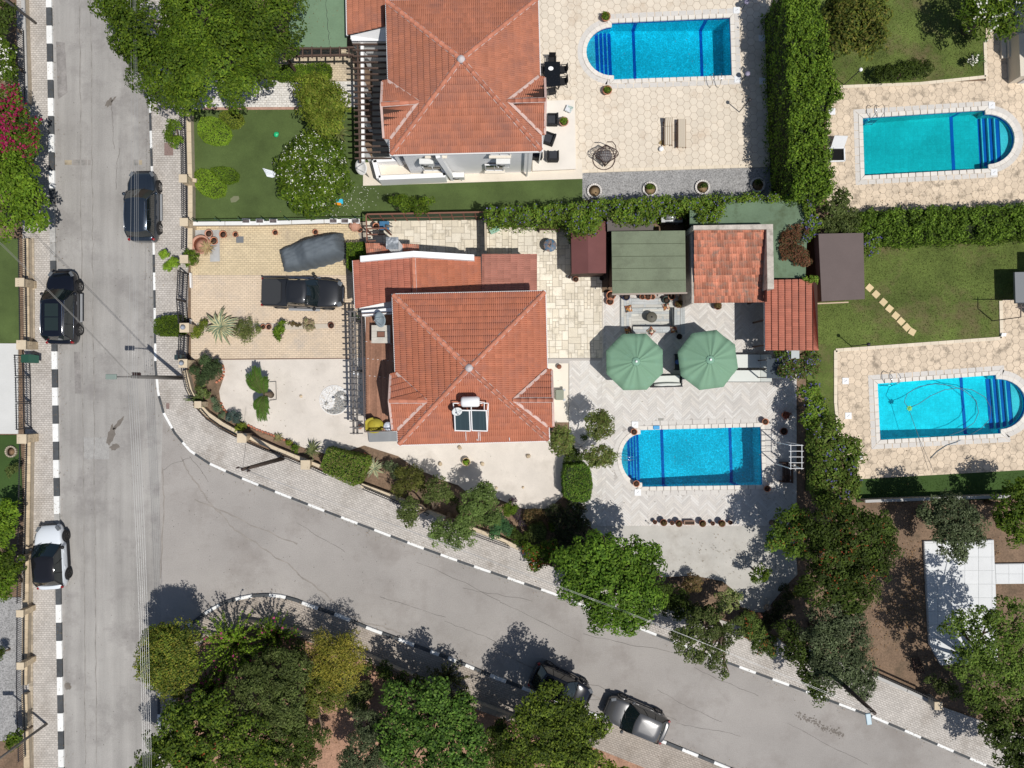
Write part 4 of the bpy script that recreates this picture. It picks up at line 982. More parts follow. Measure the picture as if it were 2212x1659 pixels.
# cream table with a square hole (fire table)
c=V(823,722,3.7);t=thing('fire_table','square cream table with a dark centre on the wooden deck','table',(c.x,c.y,3.02));mb=MB()
for dx,dy,sx,sy in[(0,.36,1.12,.36),(0,-.36,1.12,.36),(-.4,0,.32,.36),(.4,0,.32,.36)]:mb.box((c.x+dx,c.y+dy,3.7),(sx-.01,sy-.01,.12))
mb.build('table_top',mat('weathered cream stone',(.52,.49,.43),.8,mottle=.1,mscale=3,fine=.1),t);mb=MB().box((c.x,c.y,3.3),(.9,.9,.55));mb.build('table_base',mat('dark base',(.06,.05,.05),.8),t);mb=MB().box((c.x,c.y,3.62),(.44,.3,.03));mb.build('burner',mat('rusty centre',(.20,.10,.07),.8),t)
# west pergola below the deck
def pergola(name,label,x0,y0,x1,y1,z,posts,rails,bar_ext,n,m,wall=None):
    t=thing(name,label,'pergola',W((x0+x1)/2,(y0+y1)/2,0))
    for(rx0,ry0,rx1,ry1)in rails:mb=MB().bar(V(rx0,ry0,z),V(rx1,ry1,z),.10,.14);mb.build('beam',m,t)
    for i in range(n):
        f=i/(n-1);mb=MB().bar(V(bar_ext[0]+(bar_ext[2]-bar_ext[0])*f,y0+(y1-y0)*f,z+.14),V(bar_ext[1]+(bar_ext[3]-bar_ext[1])*f,y0+(y1-y0)*f,z+.14),.06,.12);mb.build('slat',m,t)
    for(px,py)in posts:p=V(px,py,z);mb=MB().box((p.x,p.y,z/2),(.12,.12,z-.1));mb.build('post',m,t)
    return t
m_pw=mat('dark grey timber',(.14,.13,.125),.8,var=.15,fine=.15)
pergola('pergola','dark open timber pergola along the deck beside the driveway',752,673,757,936,2.5,[(761,690),(764,800),(767,925)],[(757,672,764,938),(766,672,772,938)],(750,778,756,784),21,m_pw)
mb=MB().prism([tuple(V(x,y,0).xy)for x,y in[(797,932),(872,930),(872,952),(799,954)]],0,.32);o=mb.build('step',mat('grey slate step',(.22,.23,.24),.7,mottle=.1),hA)
# ---- the upper villa
hB,EB,AB=hip_house('villa','upper villa with a brick red hip roof above a white wall with air conditioners',[(836,4),(1160,-3),(1169,325),(845,333)],(996,128),
    [(824,226),(904,221),(837,175),(844,300),(826,177),(829,299)],[(1178.6,216),(1097,219),(1164,166),(1171,291),(1177,169),(1177,291)],5.6,7.6,m_tileB,most=62,group='two storey villas with red hip roofs')
sy=EB[3].y+.42
def south_x(px,z):return W(px,0,z)[0]
wx=(-1,-1)
for px,z_,wd,ht in[(940,4.7,1.15,.9),(1080,4.7,1.15,.9),(934,1.8,1.1,1.15),(1068,1.8,1.1,1.15)]:
    window(hB,(south_x(px,z_),sy-.005,z_),wd,ht,(0,-1))
def ac_unit(label,px,z,y0,on_ground=False):
    x=south_x(px,z);t=thing('air_conditioner',label,'air conditioner',(x,y0-.2,z-.3),'air conditioner units on the upper villa');mb=MB().box((x,y0-.25,z),(.85,.32,.6));mb.build('casing',mat('ac casing',(.74,.74,.72),.5),t,bevel=.02)
    mb=MB().lathe((x,0,0),[(.0,0),(.22,.0),(.24,.02)],16);vv=mb.v[:];mb.v=[(v[0]-.12,y0-.415-v[2]*.3,z+(v[1]))for v in vv];mb.build('fan_grille',mat('grey grille',(.3,.3,.3),.6),t)
    mb=MB()
    for s_ in(-1,1):mb.box((x+s_*.3,y0-.25,z-.33),(.04,.42,.05))
    mb.build('bracket',m_gut2,t);return t
ac_unit('white air conditioner high on the wall left of the two, under the red eave',922,3.5,sy);ac_unit('white air conditioner high on the wall at the right, above the red curtained window',1087,3.5,sy)
ac_unit('white air conditioner standing low at the foot of the white wall',989,.75,sy)
mb=MB()
for px in(958,1140):x=south_x(px,3);mb.box((x,sy-.06,2.8),(.09,.09,5.4))
mb.tube([(south_x(962,3),sy-.08,3.3),(south_x(955,3),sy-.09,1.9),(south_x(985,1),sy-.09,1.0)],.02,5);mb.build('downpipe',m_gut2,hB)
# low porch at its southwest corner, with the slanting white parapet
t=thing('porch','low white walled porch with cream floor at the southwest corner of the upper villa','porch',W(850,380,0));zq=1.3
mb=MB();pts=[(806,352),(812,377),(818,384),(964,379),(976,340),(958,338),(945,375),(825,379),(815,352)]
for a,b in[((808,346),(818,384)),((818,384),(962,378)),((962,378),(952,340)),((806,346),(940,338))]:mb.bar(V(*a,zq)+Vector((0,0,-zq/2)),V(*b,zq)+Vector((0,0,-zq/2)),.28,zq)
mb.build('parapet',m_white,t)
mb=MB().prism([tuple(V(x,y,.5).xy)for x,y in[(812,350),(955,344),(960,376),(822,381)]],0,.5);mb.build('floor',m_plinth,t)
mb=MB()
a,b=V(945,335,5.3),V(978,384,.4);mb.bar(a,b,.34,.25);mb.build('stair_parapet',m_white,t)
dish('satellite_dish','white satellite dish on the porch corner of the upper villa',(782,361),2.2,.46,R(215),mat('white dish',(.78,.77,.74),.5,stain=(.5,.2,.15),stscale=3,stlo=.68,sthi=.72),mast=2.1)
# its big west pergola
t=thing('pergola','long pergola of dark brown bars on a white beam west of the upper villa','pergola',W(800,220,0))
m_pb=mat('brown timber',(.10,.065,.05),.8,var=.15,fine=.15)
mb=MB().bar(V(783,95,2.6),V(785,350,2.6),.18,.25);mb.build('white_beam',m_white,t);mb=MB().bar(V(773,95,2.75),V(778,352,2.75),.10,.18);mb.build('beam',m_pb,t)
for i in range(20):
    y=96+i*12.95;mb=MB().bar(V(762+i*.25,y,2.9),V(846,y,2.9),.07,.14);mb.build('slat',m_pb,t)
for y in(110,180,250,320):p=V(784,y,2.5);mb=MB().box((p.x,p.y,1.25),(.22,.22,2.45));mb.build('pillar',m_white,t)
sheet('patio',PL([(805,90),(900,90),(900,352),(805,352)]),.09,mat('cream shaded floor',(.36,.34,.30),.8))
# low tiled roof to the north west
t=thing('side_roof','low brown tiled roof corner at the north west of the upper villa','roof',W(800,30,0))
roof_face(t,[V(750,-40,3.6),V(752,76,3.6),V(838,56,4.3),V(838,-40,4.3)],m_tileB,most=70)
strip(t,[V(748,-40,3.58),V(750,77,3.58)],.10,.10,'gutter',m_gut2)
mb=MB().add([V(757,77,3.3),V(760,88,3.2),V(838,88,3.2),V(838,58,4.1)],[(0,1,2,3)]);mb.build('parapet_slope',m_white,t);mb=MB().prism([tuple(V(x,y,3.2).xy)for x,y in[(757,-40),(757,84),(838,84),(838,-40)]],0,3.19);mb.build('wall',m_white,t)
# green felt carport roof
m_felt=mat('green roofing felt',(.155,.235,.145),.9,mottle=.08,mscale=1,fine=.08,fscale=14,stain=(.10,.13,.08),stscale=.6,stlo=.58,sthi=.8)
m_felt2=mat('weathered green felt',(.175,.205,.135),.9,mottle=.10,mscale=1,fine=.10,fscale=14,stain=(.12,.135,.09),stscale=.7,stlo=.5,sthi=.75)
t=thing('carport','green felt carport roof with dark rafters, beside the large street tree','carport',W(690,60,0))
mb=MB().prism([tuple(V(x,y,2.9).xy)for x,y in[(630,-40),(749,-40),(749,101),(690,102),(622,100)]],2.82,2.9,bottom=True);mb.build('roof_felt',m_felt,t)
mb=MB();ribp=[V(704+random.uniform(-2,2)+k*.6,-10+k*9,2.91)for k in range(13)];ribbon(mb,[Vector((p.x,p.y))for p in ribp],.012,2.905);mb.build('seam',mat('tar seam',(.03,.03,.03)),t)
mb=MB().bar(V(612,122,2.75),V(765,119,2.75),.10,.16);mb.bar(V(612,106,2.75),V(765,103,2.75),.10,.16);mb.build('beam',m_pb,t)
for i in range(8):mb=MB().bar(V(614+i*20,101,2.86),V(614+i*20,125,2.86),.07,.12);mb.build('rafter',m_pb,t)
for x in(616,760):p=V(x,121,2.7);mb=MB().box((p.x,p.y,1.3),(.12,.12,2.6));mb.build('post',m_pb,t)

# ---- outbuildings round the pool terrace
def shed_box(parent,pts,z,m,inset=.12):mb=MB().prism(offset([tuple(V(x,y,z).xy)for x,y in pts],-inset),0,z-.06);return mb.build('wall',m,parent)
t=thing('garden_shed','small shed with a folded burgundy felt roof near the stone terrace','shed',W(1270,535,0));m_bur=mat('burgundy felt',(.155,.062,.058),.85,mottle=.08,mscale=1,fine=.10,fscale=30)
zA,zB=2.15,2.55;q=[V(1233,480,zA),V(1235,592,zA),V(1271,590,zB),V(1270,478,zB),V(1309,590,zA),V(1309,478,zA)];mb=MB().add(q,[(0,1,2,3),(3,2,4,5)]);o=mb.build('roof_felt',m_bur,t);sm=o.modifiers.new('s','SOLIDIFY');sm.thickness=.05;sm.offset=-1
m_dw=mat('dark brown board',(.07,.04,.03),.8,var=.2);shed_box(t,[(1233,480),(1309,480),(1309,591),(1235,592)],zA,m_dw)
for i in range(11):x=1238+i*6.6;p=V(x,595,2.0);mb=MB().box((p.x,V(x,590,2.1).y+.10,1.0),(.15,.04,2.0));mb.build('board',m_dw,t)
t=thing('awning_roof','flat brown grey felt roof partly under the flowering creeper','roof',W(1360,480,0));mb=MB().prism([tuple(V(x,y,2.4).xy)for x,y in[(1311,466),(1411,466),(1411,497),(1312,500)]],2.34,2.4,bottom=True);mb.build('roof_felt',mat('brown grey felt',(.13,.115,.105),.9,fine=.1),t);shed_box(t,[(1311,466),(1411,466),(1411,497),(1312,500)],2.35,m_dw,.15)
t=thing('summer_house','summer house with a large flat green felt roof north of the sunken seat','summer house',W(1400,565,0));zg=2.8
mb=MB().prism([tuple(V(x,y,zg).xy)for x,y in[(1321,500),(1480,498),(1482,633),(1323,634)]],zg-.1,zg,bottom=True);mb.build('roof_felt',m_felt2,t);shed_box(t,[(1321,500),(1480,498),(1480,610),(1323,612)],zg,m_dw,.15)
mb=MB()
for y in(527,554,580,606):mb.bar(V(1322,y,zg+.004),V(1481,y-1,zg+.004),.03,.012)
mb.build('felt_seam',mat('dark felt seam',(.075,.09,.055),.9),t)
mb=MB().bar(V(1322,636,zg-.06),V(1484,633,zg-.06),.09,.14);mb.build('fascia',mat('weathered fascia',(.36,.30,.25),.9),t)
for x in(1330,1345,1360,1375,1390,1405,1420,1435,1450,1465):mb=MB().bar(V(x,630,zg-.18),V(x,640,zg-.18),.06,.08);mb.build('rafter_end',m_dw,t)
t=thing('kitchen_house','outdoor kitchen with an old orange tiled roof inside a concrete parapet','outbuilding',W(1585,570,0));z0,z1=2.7,3.5
roof_face(t,[V(1499,654,z0),V(1650,652,z0),V(1650,492,z1),V(1499,494,z1)],m_tileO,tw=.20,tl=.42,most=290)
m_cpar=mat('rough concrete parapet',(.50,.45,.39),.95,mottle=.2,mscale=2,fine=.15,stain=(.3,.27,.23),stscale=1.5)
mb=MB().prism([tuple(V(x,y,3.75).xy)for x,y in[(1498,487),(1670,484),(1670,495),(1498,496)]],0,3.75);mb.prism([tuple(V(x,y,3.75).xy)for x,y in[(1656,495.3),(1670,495.3),(1672,624),(1658,624)]],0,3.75);mb.prism([tuple(V(x,y,2.9).xy)for x,y in[(1494,488),(1498.5,488),(1498.5,655),(1494,655)]],0,2.9);mb.build('parapet',m_cpar,t)
mb=MB().prism([tuple(V(x,y,2.6).xy)for x,y in[(1500,497),(1650,497),(1650,600),(1500,600)]],0,2.55);mb.build('wall',m_cpar,t)
for(x,y)in[(1645,645)]:p=V(x,y,2.5);mb=MB().box((p.x,p.y,1.25),(.14,.14,2.5));mb.build('post',m_dw,t)
mb=MB().add([V(1650,652,2.74),V(1657,652,3.6),V(1656,493,3.7),V(1650,493,3.52)],[(0,1,2,3)]);mb.build('flashing',mat('dark red flashing',(.20,.075,.06),.8),t)
t=thing('bar_roof','small bright red tiled roof between the kitchen parapet and the dry lawn','outbuilding',W(1708,680,0))
roof_face(t,[V(1652,605,2.7),V(1653,757,2.7),V(1768,757,3.15),V(1765,602,3.15)],m_tileR,tw=.22,most=290)
shed_box(t,[(1690,610),(1764,610),(1766,752),(1690,752)],2.7,m_cpar)
strip(t,[V(1651,600,2.66),V(1652,758,2.66)],.07,.08,'gutter',m_gut2)
for y in(640,690,745):mb=MB().bar(V(1654,y,2.6),V(1690,y-8,2.6),.08,.1);mb.build('rafter',mat('light brown beam',(.30,.17,.10),.8),t);p=V(1656,y,2.5);mb=MB().box((p.x,p.y,1.25),(.10,.10,2.5));mb.build('post',m_dw,t)
t=thing('storage_roof','wide green felt roof overgrown by creeper behind the kitchen parapet','roof',W(1660,480,0));mb=MB().prism([tuple(V(x,y,2.6).xy)for x,y in[(1490,436),(1565,432),(1735,430),(1745,470),(1740,600),(1668,600),(1668,486),(1490,486)]],2.5,2.6,bottom=True);mb.build('roof_felt',mat('green storage felt',(.13,.19,.12),.9,mottle=.10,mscale=1,fine=.08,fscale=14,stain=(.08,.11,.06),stscale=.7),t);shed_box(t,[(1490,436),(1565,434),(1733,432),(1738,598),(1670,598),(1668,490),(1490,490)][:6]+[(1668,500),(1492,486)],2.5,m_dw,.2)
t=thing('brown_shed','garden shed with a smooth grey brown roof at the corner of the dry lawn','shed',W(1812,578,0));z0,z1=2.5,2.9
q=[V(1757,506,2.45),V(1766,653,2.45),V(1775,651,2.85),V(1768,505,2.85),V(1868,646,2.5),V(1865,503,2.5)];mb=MB().add(q[:4],[(0,1,2,3)]);mb.build('roof_edge',mat('red brown felt',(.20,.085,.06),.85,fine=.15),t);mb=MB().add(q[2:],[(1,0,2,3)]);o=mb.build('roof_felt',mat('grey brown felt',(.135,.105,.098),.9,mottle=.05,mscale=1,fine=.12,fscale=30),t);sm=o.modifiers.new('s','SOLIDIFY');sm.thickness=.05;sm.offset=-1
shed_box(t,[(1760,508),(1864,506),(1866,644),(1768,650)],2.45,mat('brown shed board',(.16,.085,.05),.8),.14)
mb=MB().bar(V(1765,656,2.35),V(1832,653,2.35),.07,.12);mb.build('fascia',mat('pale board',(.55,.42,.30),.8),t)
# corrugated canopy and skylight box
t=thing('canopy','small dark corrugated metal canopy at the end of the white loungers','canopy',W(1675,795,0));mb=MB();vs=[];nn=30
for i in range(nn+1):
    f=i/nn;z_=2.2+(.03 if i%2 else 0);a=V(1656+34*f,774,z_);b=V(1656+34*f,817,z_);vs+=[a,b]
mb.add(vs,[(2*i,2*i+1,2*i+3,2*i+2)for i in range(nn)]);mb.build('sheet_metal',mat('blue grey metal',(.12,.145,.17),.5,metal=.3),t)
for x in(1658,1688):
    for y in(777,815):p=V(x,y,2.2);mb=MB().box((p.x,p.y,1.08),(.06,.06,2.15));mb.build('post',m_dw,t)
t=thing('vent_box','light grey square metal box poking out of the vines by the small red roof','vent',W(1718,767,0));p=V(1718,766,2.9);mb=MB().box((p.x,p.y,2.86),(.50,.50,.08));mb.build('lid',mat('light grey metal',(.42,.45,.44),.5,mottle=.05),t,bevel=.01);mb=MB().box((p.x,p.y,1.4),(.4,.4,2.8));mb.build('shaft',mat('grey metal',(.35,.36,.37)),t)
# villa terrace bits on the right edge of the picture
t=thing('neighbour_house','edge of a white house with three cream steps at the northeast corner','house',W(2230,100,0));mb=MB().prism(PL([(2192,-40),(2330,-40),(2330,176),(2196,182)]),0,1.1);mb.build('wall',mat('bluish white wall',(.62,.63,.64),.8),t)
mb=MB().prism(PL([(2172,92),(2192,90),(2196,180),(2176,182)]),0,1.2);mb.build('parapet',mat('cream parapet',(.66,.60,.50),.8),t)
mb=MB().prism(PL([(2215,-40),(2330,-40),(2330,170),(2215,170)]),1.1,5.8);mb.build('upper_wall',m_white,t)
for i in range(3):mb=MB().prism(PL([(2158+i*11,90),(2168+i*11,90),(2169+i*11,128),(2159+i*11,129)]),.06,.22+i*.2);mb.build('step',m_plinth,t)
t=thing('neighbour_house','corner of a grey roofed house with a metal frame at the east edge','house',W(2250,600,0));mb=MB().prism(PL([(2262,600),(2400,600),(2400,720),(2262,720)]),0,5.4);mb.build('wall',m_white,t);mb=MB().prism([tuple(V(x,y,1.3).xy)for x,y in[(2192,588),(2300,586),(2300,655),(2194,655)]],1.15,1.3,bottom=True);mb.build('balcony_slab',mat('grey slab',(.20,.21,.22),.8),t)
mb=MB()
for y in(664,):mb.bar(V(2194,y,2.6),V(2300,y,2.6),.05,.05)
for x in(2205,):mb.bar(V(x,658,2.6),V(x,685,2.6),.05,.05);p=V(x,685,2.6);mb.bar((p.x,p.y,2.6),(p.x,p.y,0),.05,.05)
mb.build('metal_frame',m_brn,t)
# ================================================================ CARS
m_glass=mat('car glass',(.008,.014,.016),.05,spec=.9,coat=.5)
m_ty=mat('tyre rubber',(.022,.022,.023),.85);m_rim=mat('alloy rim',(.36,.35,.34),.35,metal=.7);m_rimd=mat('dark rim',(.06,.06,.06),.4,metal=.5)
m_plast=mat('black trim',(.02,.02,.022),.6);m_chr=mat('chrome',(.75,.75,.76),.15,metal=1.0)
m_tail=mat('tail lamp red',(.25,.01,.012),.2,spec=.6);m_head=mat('headlamp glass',(.13,.14,.15),.12,spec=.8)
def car_paint(name,c,metal=.25,rough=.28):return mat(name,c,rough,metal=metal,coat=.8)
def wheel(parent,x,y,s,r=.36,rim=m_rim):
    mb=MB();n=28;wd=.23
    prof=[(r*.62,-wd/2),(r*.93,-wd/2),(r,-wd/2+.04),(r,wd/2-.04),(r*.93,wd/2),(r*.66,wd/2-.01),(r*.62,wd/2-.04)]
    vs=[];fs=[]
    for(q,o)in prof:
        for k in range(n):a=2*PI*k/n;vs.append((x+q*math.cos(a),y+s*o,r+q*math.sin(a)))
    for i in range(len(prof)-1):
        for k in range(n):fs.append((i*n+k,i*n+(k+1)%n,(i+1)*n+(k+1)%n,(i+1)*n+k))
    mb.smooth=True;mb.add(vs,fs);w_=mb.build('wheel',m_ty,parent)
    mb=MB();yy=y+s*(wd/2-.035);vs=[(x,yy,r)];mb2=MB()
    mb2.add([(x+r*.64*math.cos(2*PI*k/n),yy-s*.02,r+r*.64*math.sin(2*PI*k/n))for k in range(n)],[tuple(range(n))]);mb2.build('hub_shade',m_plast,w_)
    for k in range(5):
        a=2*PI*k/5+.3
        for da in(-.13,.13):mb.bar((x+.05*math.cos(a),yy,r+.05*math.sin(a)),(x+r*.60*math.cos(a+da),yy,r+r*.60*math.sin(a+da)),.035,.035)
    mb.tube([(x+r*.62*math.cos(2*PI*k/20),yy,r+r*.62*math.sin(2*PI*k/20))for k in range(21)],.018,5,caps=False)
    mb.tube([(x,yy-s*.02,r),(x,yy+s*.015,r)],.055,10);mb.build('rim',rim,w_)
def car(label,paint,L_=4.6,Wd=1.86,Ht=1.68,kind='suv',roofm=None,glassroof=False,rails=None,chrome=False,group='cars parked along the kerb',rim=m_rim,rear_up=.0,wr=.36,name='parked_car',clad=True):
    """built nose towards +x, then moved"""
    t=thing(name,label,'pickup truck' if kind=='pickup' else 'car',(0,0,0),group);hl=L_/2;hw=Wd/2
    belt=.98 if kind!='hatch' else .93;hood=belt-.02
    if kind=='pickup':
        belt=1.08;hood=1.06;prof=[(-hl,.93,1.02,.99),(-hl+.06,.97,1.10,1.07),(-hl+.5,.985,1.13,1.09),(-.95,1,1.13,1.09),(-.2,1,1.10,1.08),(.9,1,1.10,1.08),(1.45,.985,1.13,1.07),(hl-.65,.96,1.09,1.02),(hl-.22,.86,.98,.9),(hl-.04,.70,.80,.76),(hl,.52,.62,.6)]
    else:
        prof=[(-hl,.62,.90,.86),(-hl+.05,.78,1.0,.94),(-hl+.22,.90,belt+.06,belt),(-hl+.6,.975,belt+.04,belt),(-.9,1,belt+.02,belt),(0,1,belt,belt-.02),(.8,1,belt,belt-.03),(hl-1.25,.985,belt+.03,belt-.04),(hl-.75,.95,belt-.01,belt-.10),(hl-.32,.86,belt-.12,belt-.22),(hl-.08,.72,belt-.30,belt-.36),(hl,.55,belt-.42,belt-.46)]
    cs=[(0,1.0),(.35,.985),(.62,.95),(.82,.85),(.93,.60),(1.0,.25)]
    vs=[];fs=[];rings=[]
    for(x,wf,zt,zs)in prof:
        h=[]
        w_=hw*wf;c_=.055 if x>.9 or x<-hl+.3 else .03
        for(yf,zf)in((0,c_),(.45,c_*.85),(.74,c_*.45),(.90,-.01),(.975,-.07)):h.append((yf*w_,zt+zf))
        h+=[(w_*1.0,zs-.22),(w_*1.0,.52),(w_*.975,.30),(w_*.86,.22)]
        rings.append([(x,y,z)for y,z in h]+[(x,-y,z)for y,z in h[:0:-1]])
    k=len(rings[0])
    for r_ in rings:vs+=r_
    for i in range(len(rings)-1):
        for j in range(k):fs.append((i*k+j,i*k+(j+1)%k,(i+1)*k+(j+1)%k,(i+1)*k+j))
    fs+=[tuple(range(k-1,-1,-1)),tuple((len(rings)-1)*k+j for j in range(k))]
    mb=MB();mb.smooth=True;mb.add(vs,fs);mb.build('body',paint,t,sub=1)
    wx=L_*.295
    # cabin: glass core, panes, painted roof and pillars
    if kind=='suv':x0,x1,xr0,xr1=-hl+.16,hl-1.12,-hl+.48,hl-1.95
    elif kind=='hatch':x0,x1,xr0,xr1=-hl+.14,hl-1.02,-hl+.62,hl-1.85
    else:x0,x1,xr0,xr1=-.98,hl-1.32,-.80,hl-2.12
    wb,wt=hw*.955,hw*.77;zb_,zt_=belt-.02,Ht
    def ring(xa,xb,w_,z,n=6,cf=.16,cr=.10):
        out=[]
        for i in range(n+1):f=i/n*2-1;out.append((xb-(f*f)*cf,f*w_*(1-.0),z))  # front edge bowed
        for i in range(n+1):f=1-i/n*2;out.append((xa+(f*f)*cr,f*w_*.96,z))
        return out
    lo=ring(x0,x1,wb,zb_,cf=.22);hi=ring(xr0,xr1,wt,zt_-.03,cf=.12);k=len(lo);mid=[tuple(a*.45+b*.55 for a,b in zip(p,q))for p,q in zip(lo,hi)]
    mid=[(p[0],p[1]*1.035,p[2])for p in mid];mb=MB();mb.smooth=True
    def panel(i0,i1,nm,m,off=.0):
        mb=MB();mb.smooth=True;idx=list(range(i0,i1+1));vs=[]
        for rg in(lo,mid,hi):
            for i in idx:p=rg[i%k];vs.append((p[0],p[1],p[2]))
        n_=len(idx);fs=[(a*n_+i,a*n_+i+1,(a+1)*n_+i+1,(a+1)*n_+i)for a in range(2)for i in range(n_-1)]
        mb.add(vs,fs);return mb.build(nm,m,t)
    panel(0,6,'windshield',m_glass);panel(6,7,'side_window',m_glass);panel(7,13,'rear_window',m_glass);panel(13,14,'side_window',m_glass)
    # roof skin
    rm=roofm or paint;sc_=[];
    r0=[(p[0]*1.0+(.03 if i<=6 else-.03),p[1]*1.03,zt_-.045)for i,p in enumerate(hi)];cx=sum(p[0]for p in hi)/k
    r1=[(cx+(p[0]-cx)*.97,p[1]*.95,zt_+.005)for p in hi];r2=[(cx+(p[0]-cx)*.6,p[1]*.5,zt_+.035)for p in hi];vs=r0+r1+r2+[(cx,0,zt_+.04)]
    fs=[(a*k+i,a*k+(i+1)%k,(a+1)*k+(i+1)%k,(a+1)*k+i)for a in range(2)for i in range(k)]+[(2*k+i,2*k+(i+1)%k,3*k)for i in range(k)]
    mb=MB();mb.smooth=True;mb.add(vs,fs);mb.build('roof',rm,t)
    mb=MB()
    for s in(-1,1):
        a=6 if s>0 else 0;b=7 if s>0 else 13
        for(i,f)in((a,0),(b,0)):
            p,q,m_=Vector(lo[i]),Vector(hi[i]),Vector(mid[i]);mb.tube([p,m_,q],[.045,.035,.035],6)
        for f in(.36,.68)if kind!='pickup' else(.5,):
            p=Vector(lo[a]).lerp(Vector(lo[b]),f);q=Vector(hi[a]).lerp(Vector(hi[b]),f);m_=Vector(mid[a]).lerp(Vector(mid[b]),f);mb.tube([p,m_+Vector((0,s*.003,0)),q],.022,4)
    mb.build('pillars',paint if kind!='hatch' else m_plast,t)
    if glassroof:
        mb=MB();gx0,gx1=xr0+.35,xr1-.28;h_=.5*wt*1.15;zc=zt_+.047
        for(u0,u1)in((gx0,(gx0+gx1)/2-.03),((gx0+gx1)/2+.03,gx1)):mb.box(((u0+u1)/2,0,zc-.01),(u1-u0,2*h_,.02))
        mb.build('sunroof',mat('smoked roof glass',(.02,.03,.028),.08,spec=.8),t)
    if rails:
        for s in(-1,1):
            mb=MB();y=s*wt*.93;mb.tube([(xr0+.12,y,zt_-.01),(xr0+.25,y,zt_+.055),(cx,y*1.01,zt_+.075),(xr1-.35,y*.97,zt_+.05),(xr1-.22,y*.96,zt_-.01)],.022,6);mb.build('roof_rail',rails,t)
    if chrome:
        for s in(-1,1):
            a=6 if s>0 else 0;b=7 if s>0 else 13;mb=MB();o=Vector((0,s*.012,0));mb.tube([Vector(lo[a])+o,Vector(hi[a])+o,Vector(hi[b])+o,Vector(lo[b])+o,Vector(lo[a])+o],.014,5);mb.build('window_trim',m_chr,t)
    # lamps, mirrors, handles, cladding
    for s in(-1,1):
        mb=MB();xf=hl-.26;zl=prof[-3][2]+.03
        if kind=='pickup':mb.box((hl-.20,s*hw*.72,.93),(.30,.28,.14),s*-.45)
        else:mb.box((hl-.24,s*hw*.70,belt-.165),(.34,.20,.12),s*-.55)
        mb.build('headlight',m_head,t,bevel=.03)
        mb=MB()
        if kind=='pickup':mb.box((-hl+.03,s*hw*.90,.90),(.09,.14,.36))
        else:mb.box((-hl+.13,s*hw*.84,belt-.06),(.14,.15,.16),s*.5)
        mb.build('taillight',m_tail,t,bevel=.02)
        mb=MB();mx=x1-.42;mb.ball((mx,s*(hw+.11),belt+.08),.12,.75,10,6);mb.box((mx+.02,s*(hw+.0),belt+.03),(.07,.12,.04));mb.build('mirror',paint if(not clad or kind=='suv')else m_plast,t)
        for hx in(.28,-.72)if kind!='pickup' else(.42,-.45):mb=MB().box((hx,s*(hw+.012),belt-.22),(.20,.03,.035));mb.build('door_handle',m_chr if chrome else paint,t)
        mb=MB()
        for wxx in(-wx,wx):
            n=16;vs=[(wxx+(wr+.07)*math.cos(PI*k/n),s*(hw*.93),wr+(wr+.07)*math.sin(PI*k/n))for k in range(n+1)]+[(wxx+(wr+.07)*math.cos(PI*k/n),s*(hw+.014),wr+(wr+.07)*math.sin(PI*k/n))for k in range(n+1)]
            mb.add(vs,[(k,k+1,n+2+k,n+1+k)for k in range(n)]+[tuple(n+1+k for k in range(n+1))])
        mb.box((0,s*(hw-.005),.30),(2*wx-2*wr-.1,.05,.17));mb.build('sill_trim',m_plast if clad else paint,t)
        if kind in('suv','pickup')and chrome is not None:
            mb=MB().box((0,s*(hw+.10),.40),(2*wx-2*wr-.25,.14,.035));mb.build('running_board',mat('step metal',(.45,.46,.47),.4,metal=.5),t)
        for wxx in(-wx,wx):wheel(t,wxx,s*(hw-.065),s,wr,rim)
    mb=MB().box((hl-.02,0,belt-.36 if kind!='pickup' else .72),(.06,Wd*.5,.16));mb.build('grille',m_plast if kind!='pickup' else m_chr,t,bevel=.02)
    if kind=='pickup':
        mb=MB();z=1.185;mb.add([(-hl+.10,hw*.86,z),(-hl+.10,-hw*.86,z),(-1.55,-hw*.86,z),(-1.28,-hw*.62,z),(-1.28,hw*.62,z),(-1.55,hw*.86,z)],[(5,4,3,2,1,0)]);o=mb.build('bed_cover',mat('black bed cover',(.035,.037,.04),.5),t);sm=o.modifiers.new('s','SOLIDIFY');sm.thickness=.05
        mb=MB().box((-hl+.28,0,1.20),(.05,.12,.02));mb.build('cover_latch',m_chr,t);mb=MB().box((-hl+.7,0,1.195),(.7,.012,.012));mb.build('cover_ridge',m_plast,t)
    # wipers and dashboard line
    mb=MB()
    for yy in(-.35,.30):mb.bar((x1-.05,yy,belt+.06),(x1-.28,yy+.42,belt+.20),.02,.02)
    mb.build('wiper',m_plast,t);return t
def park(t,px,py,ang,z=0.0):
    x,y,_=W(px,py,0);t.location=(x,y,z);t.rotation_euler=(0,0,R(ang));return t
p_navy=car_paint('dark slate blue paint',(.035,.048,.068),.5);p_blk=car_paint('black paint',(.006,.007,.012),.0,.2);p_wht=car_paint('white paint',(.70,.74,.78),.0);p_pick=car_paint('charcoal paint',(.028,.03,.034),.4,.35);p_gry=car_paint('grey metallic paint',(.13,.13,.132),.5,.32)
park(car('dark slate blue estate car with roof rails parked half on the pavement',p_navy,4.55,1.84,1.68,rails=m_chr,rear_up=.1),321,452,90.5,.0)
park(car('black car with panoramic roof panels parked opposite the driveway gate',p_blk,4.75,1.90,1.72,glassroof=True,rails=m_chr,chrome=True),149,667,90,.0)
park(car('white hatchback with a black roof parked below the metal gates',p_wht,4.10,1.80,1.55,kind='hatch',roofm=mat('gloss black roof',(.012,.012,.014),.12,coat=.8),rim=m_rimd,wr=.34),124,1197,93.5,.0)
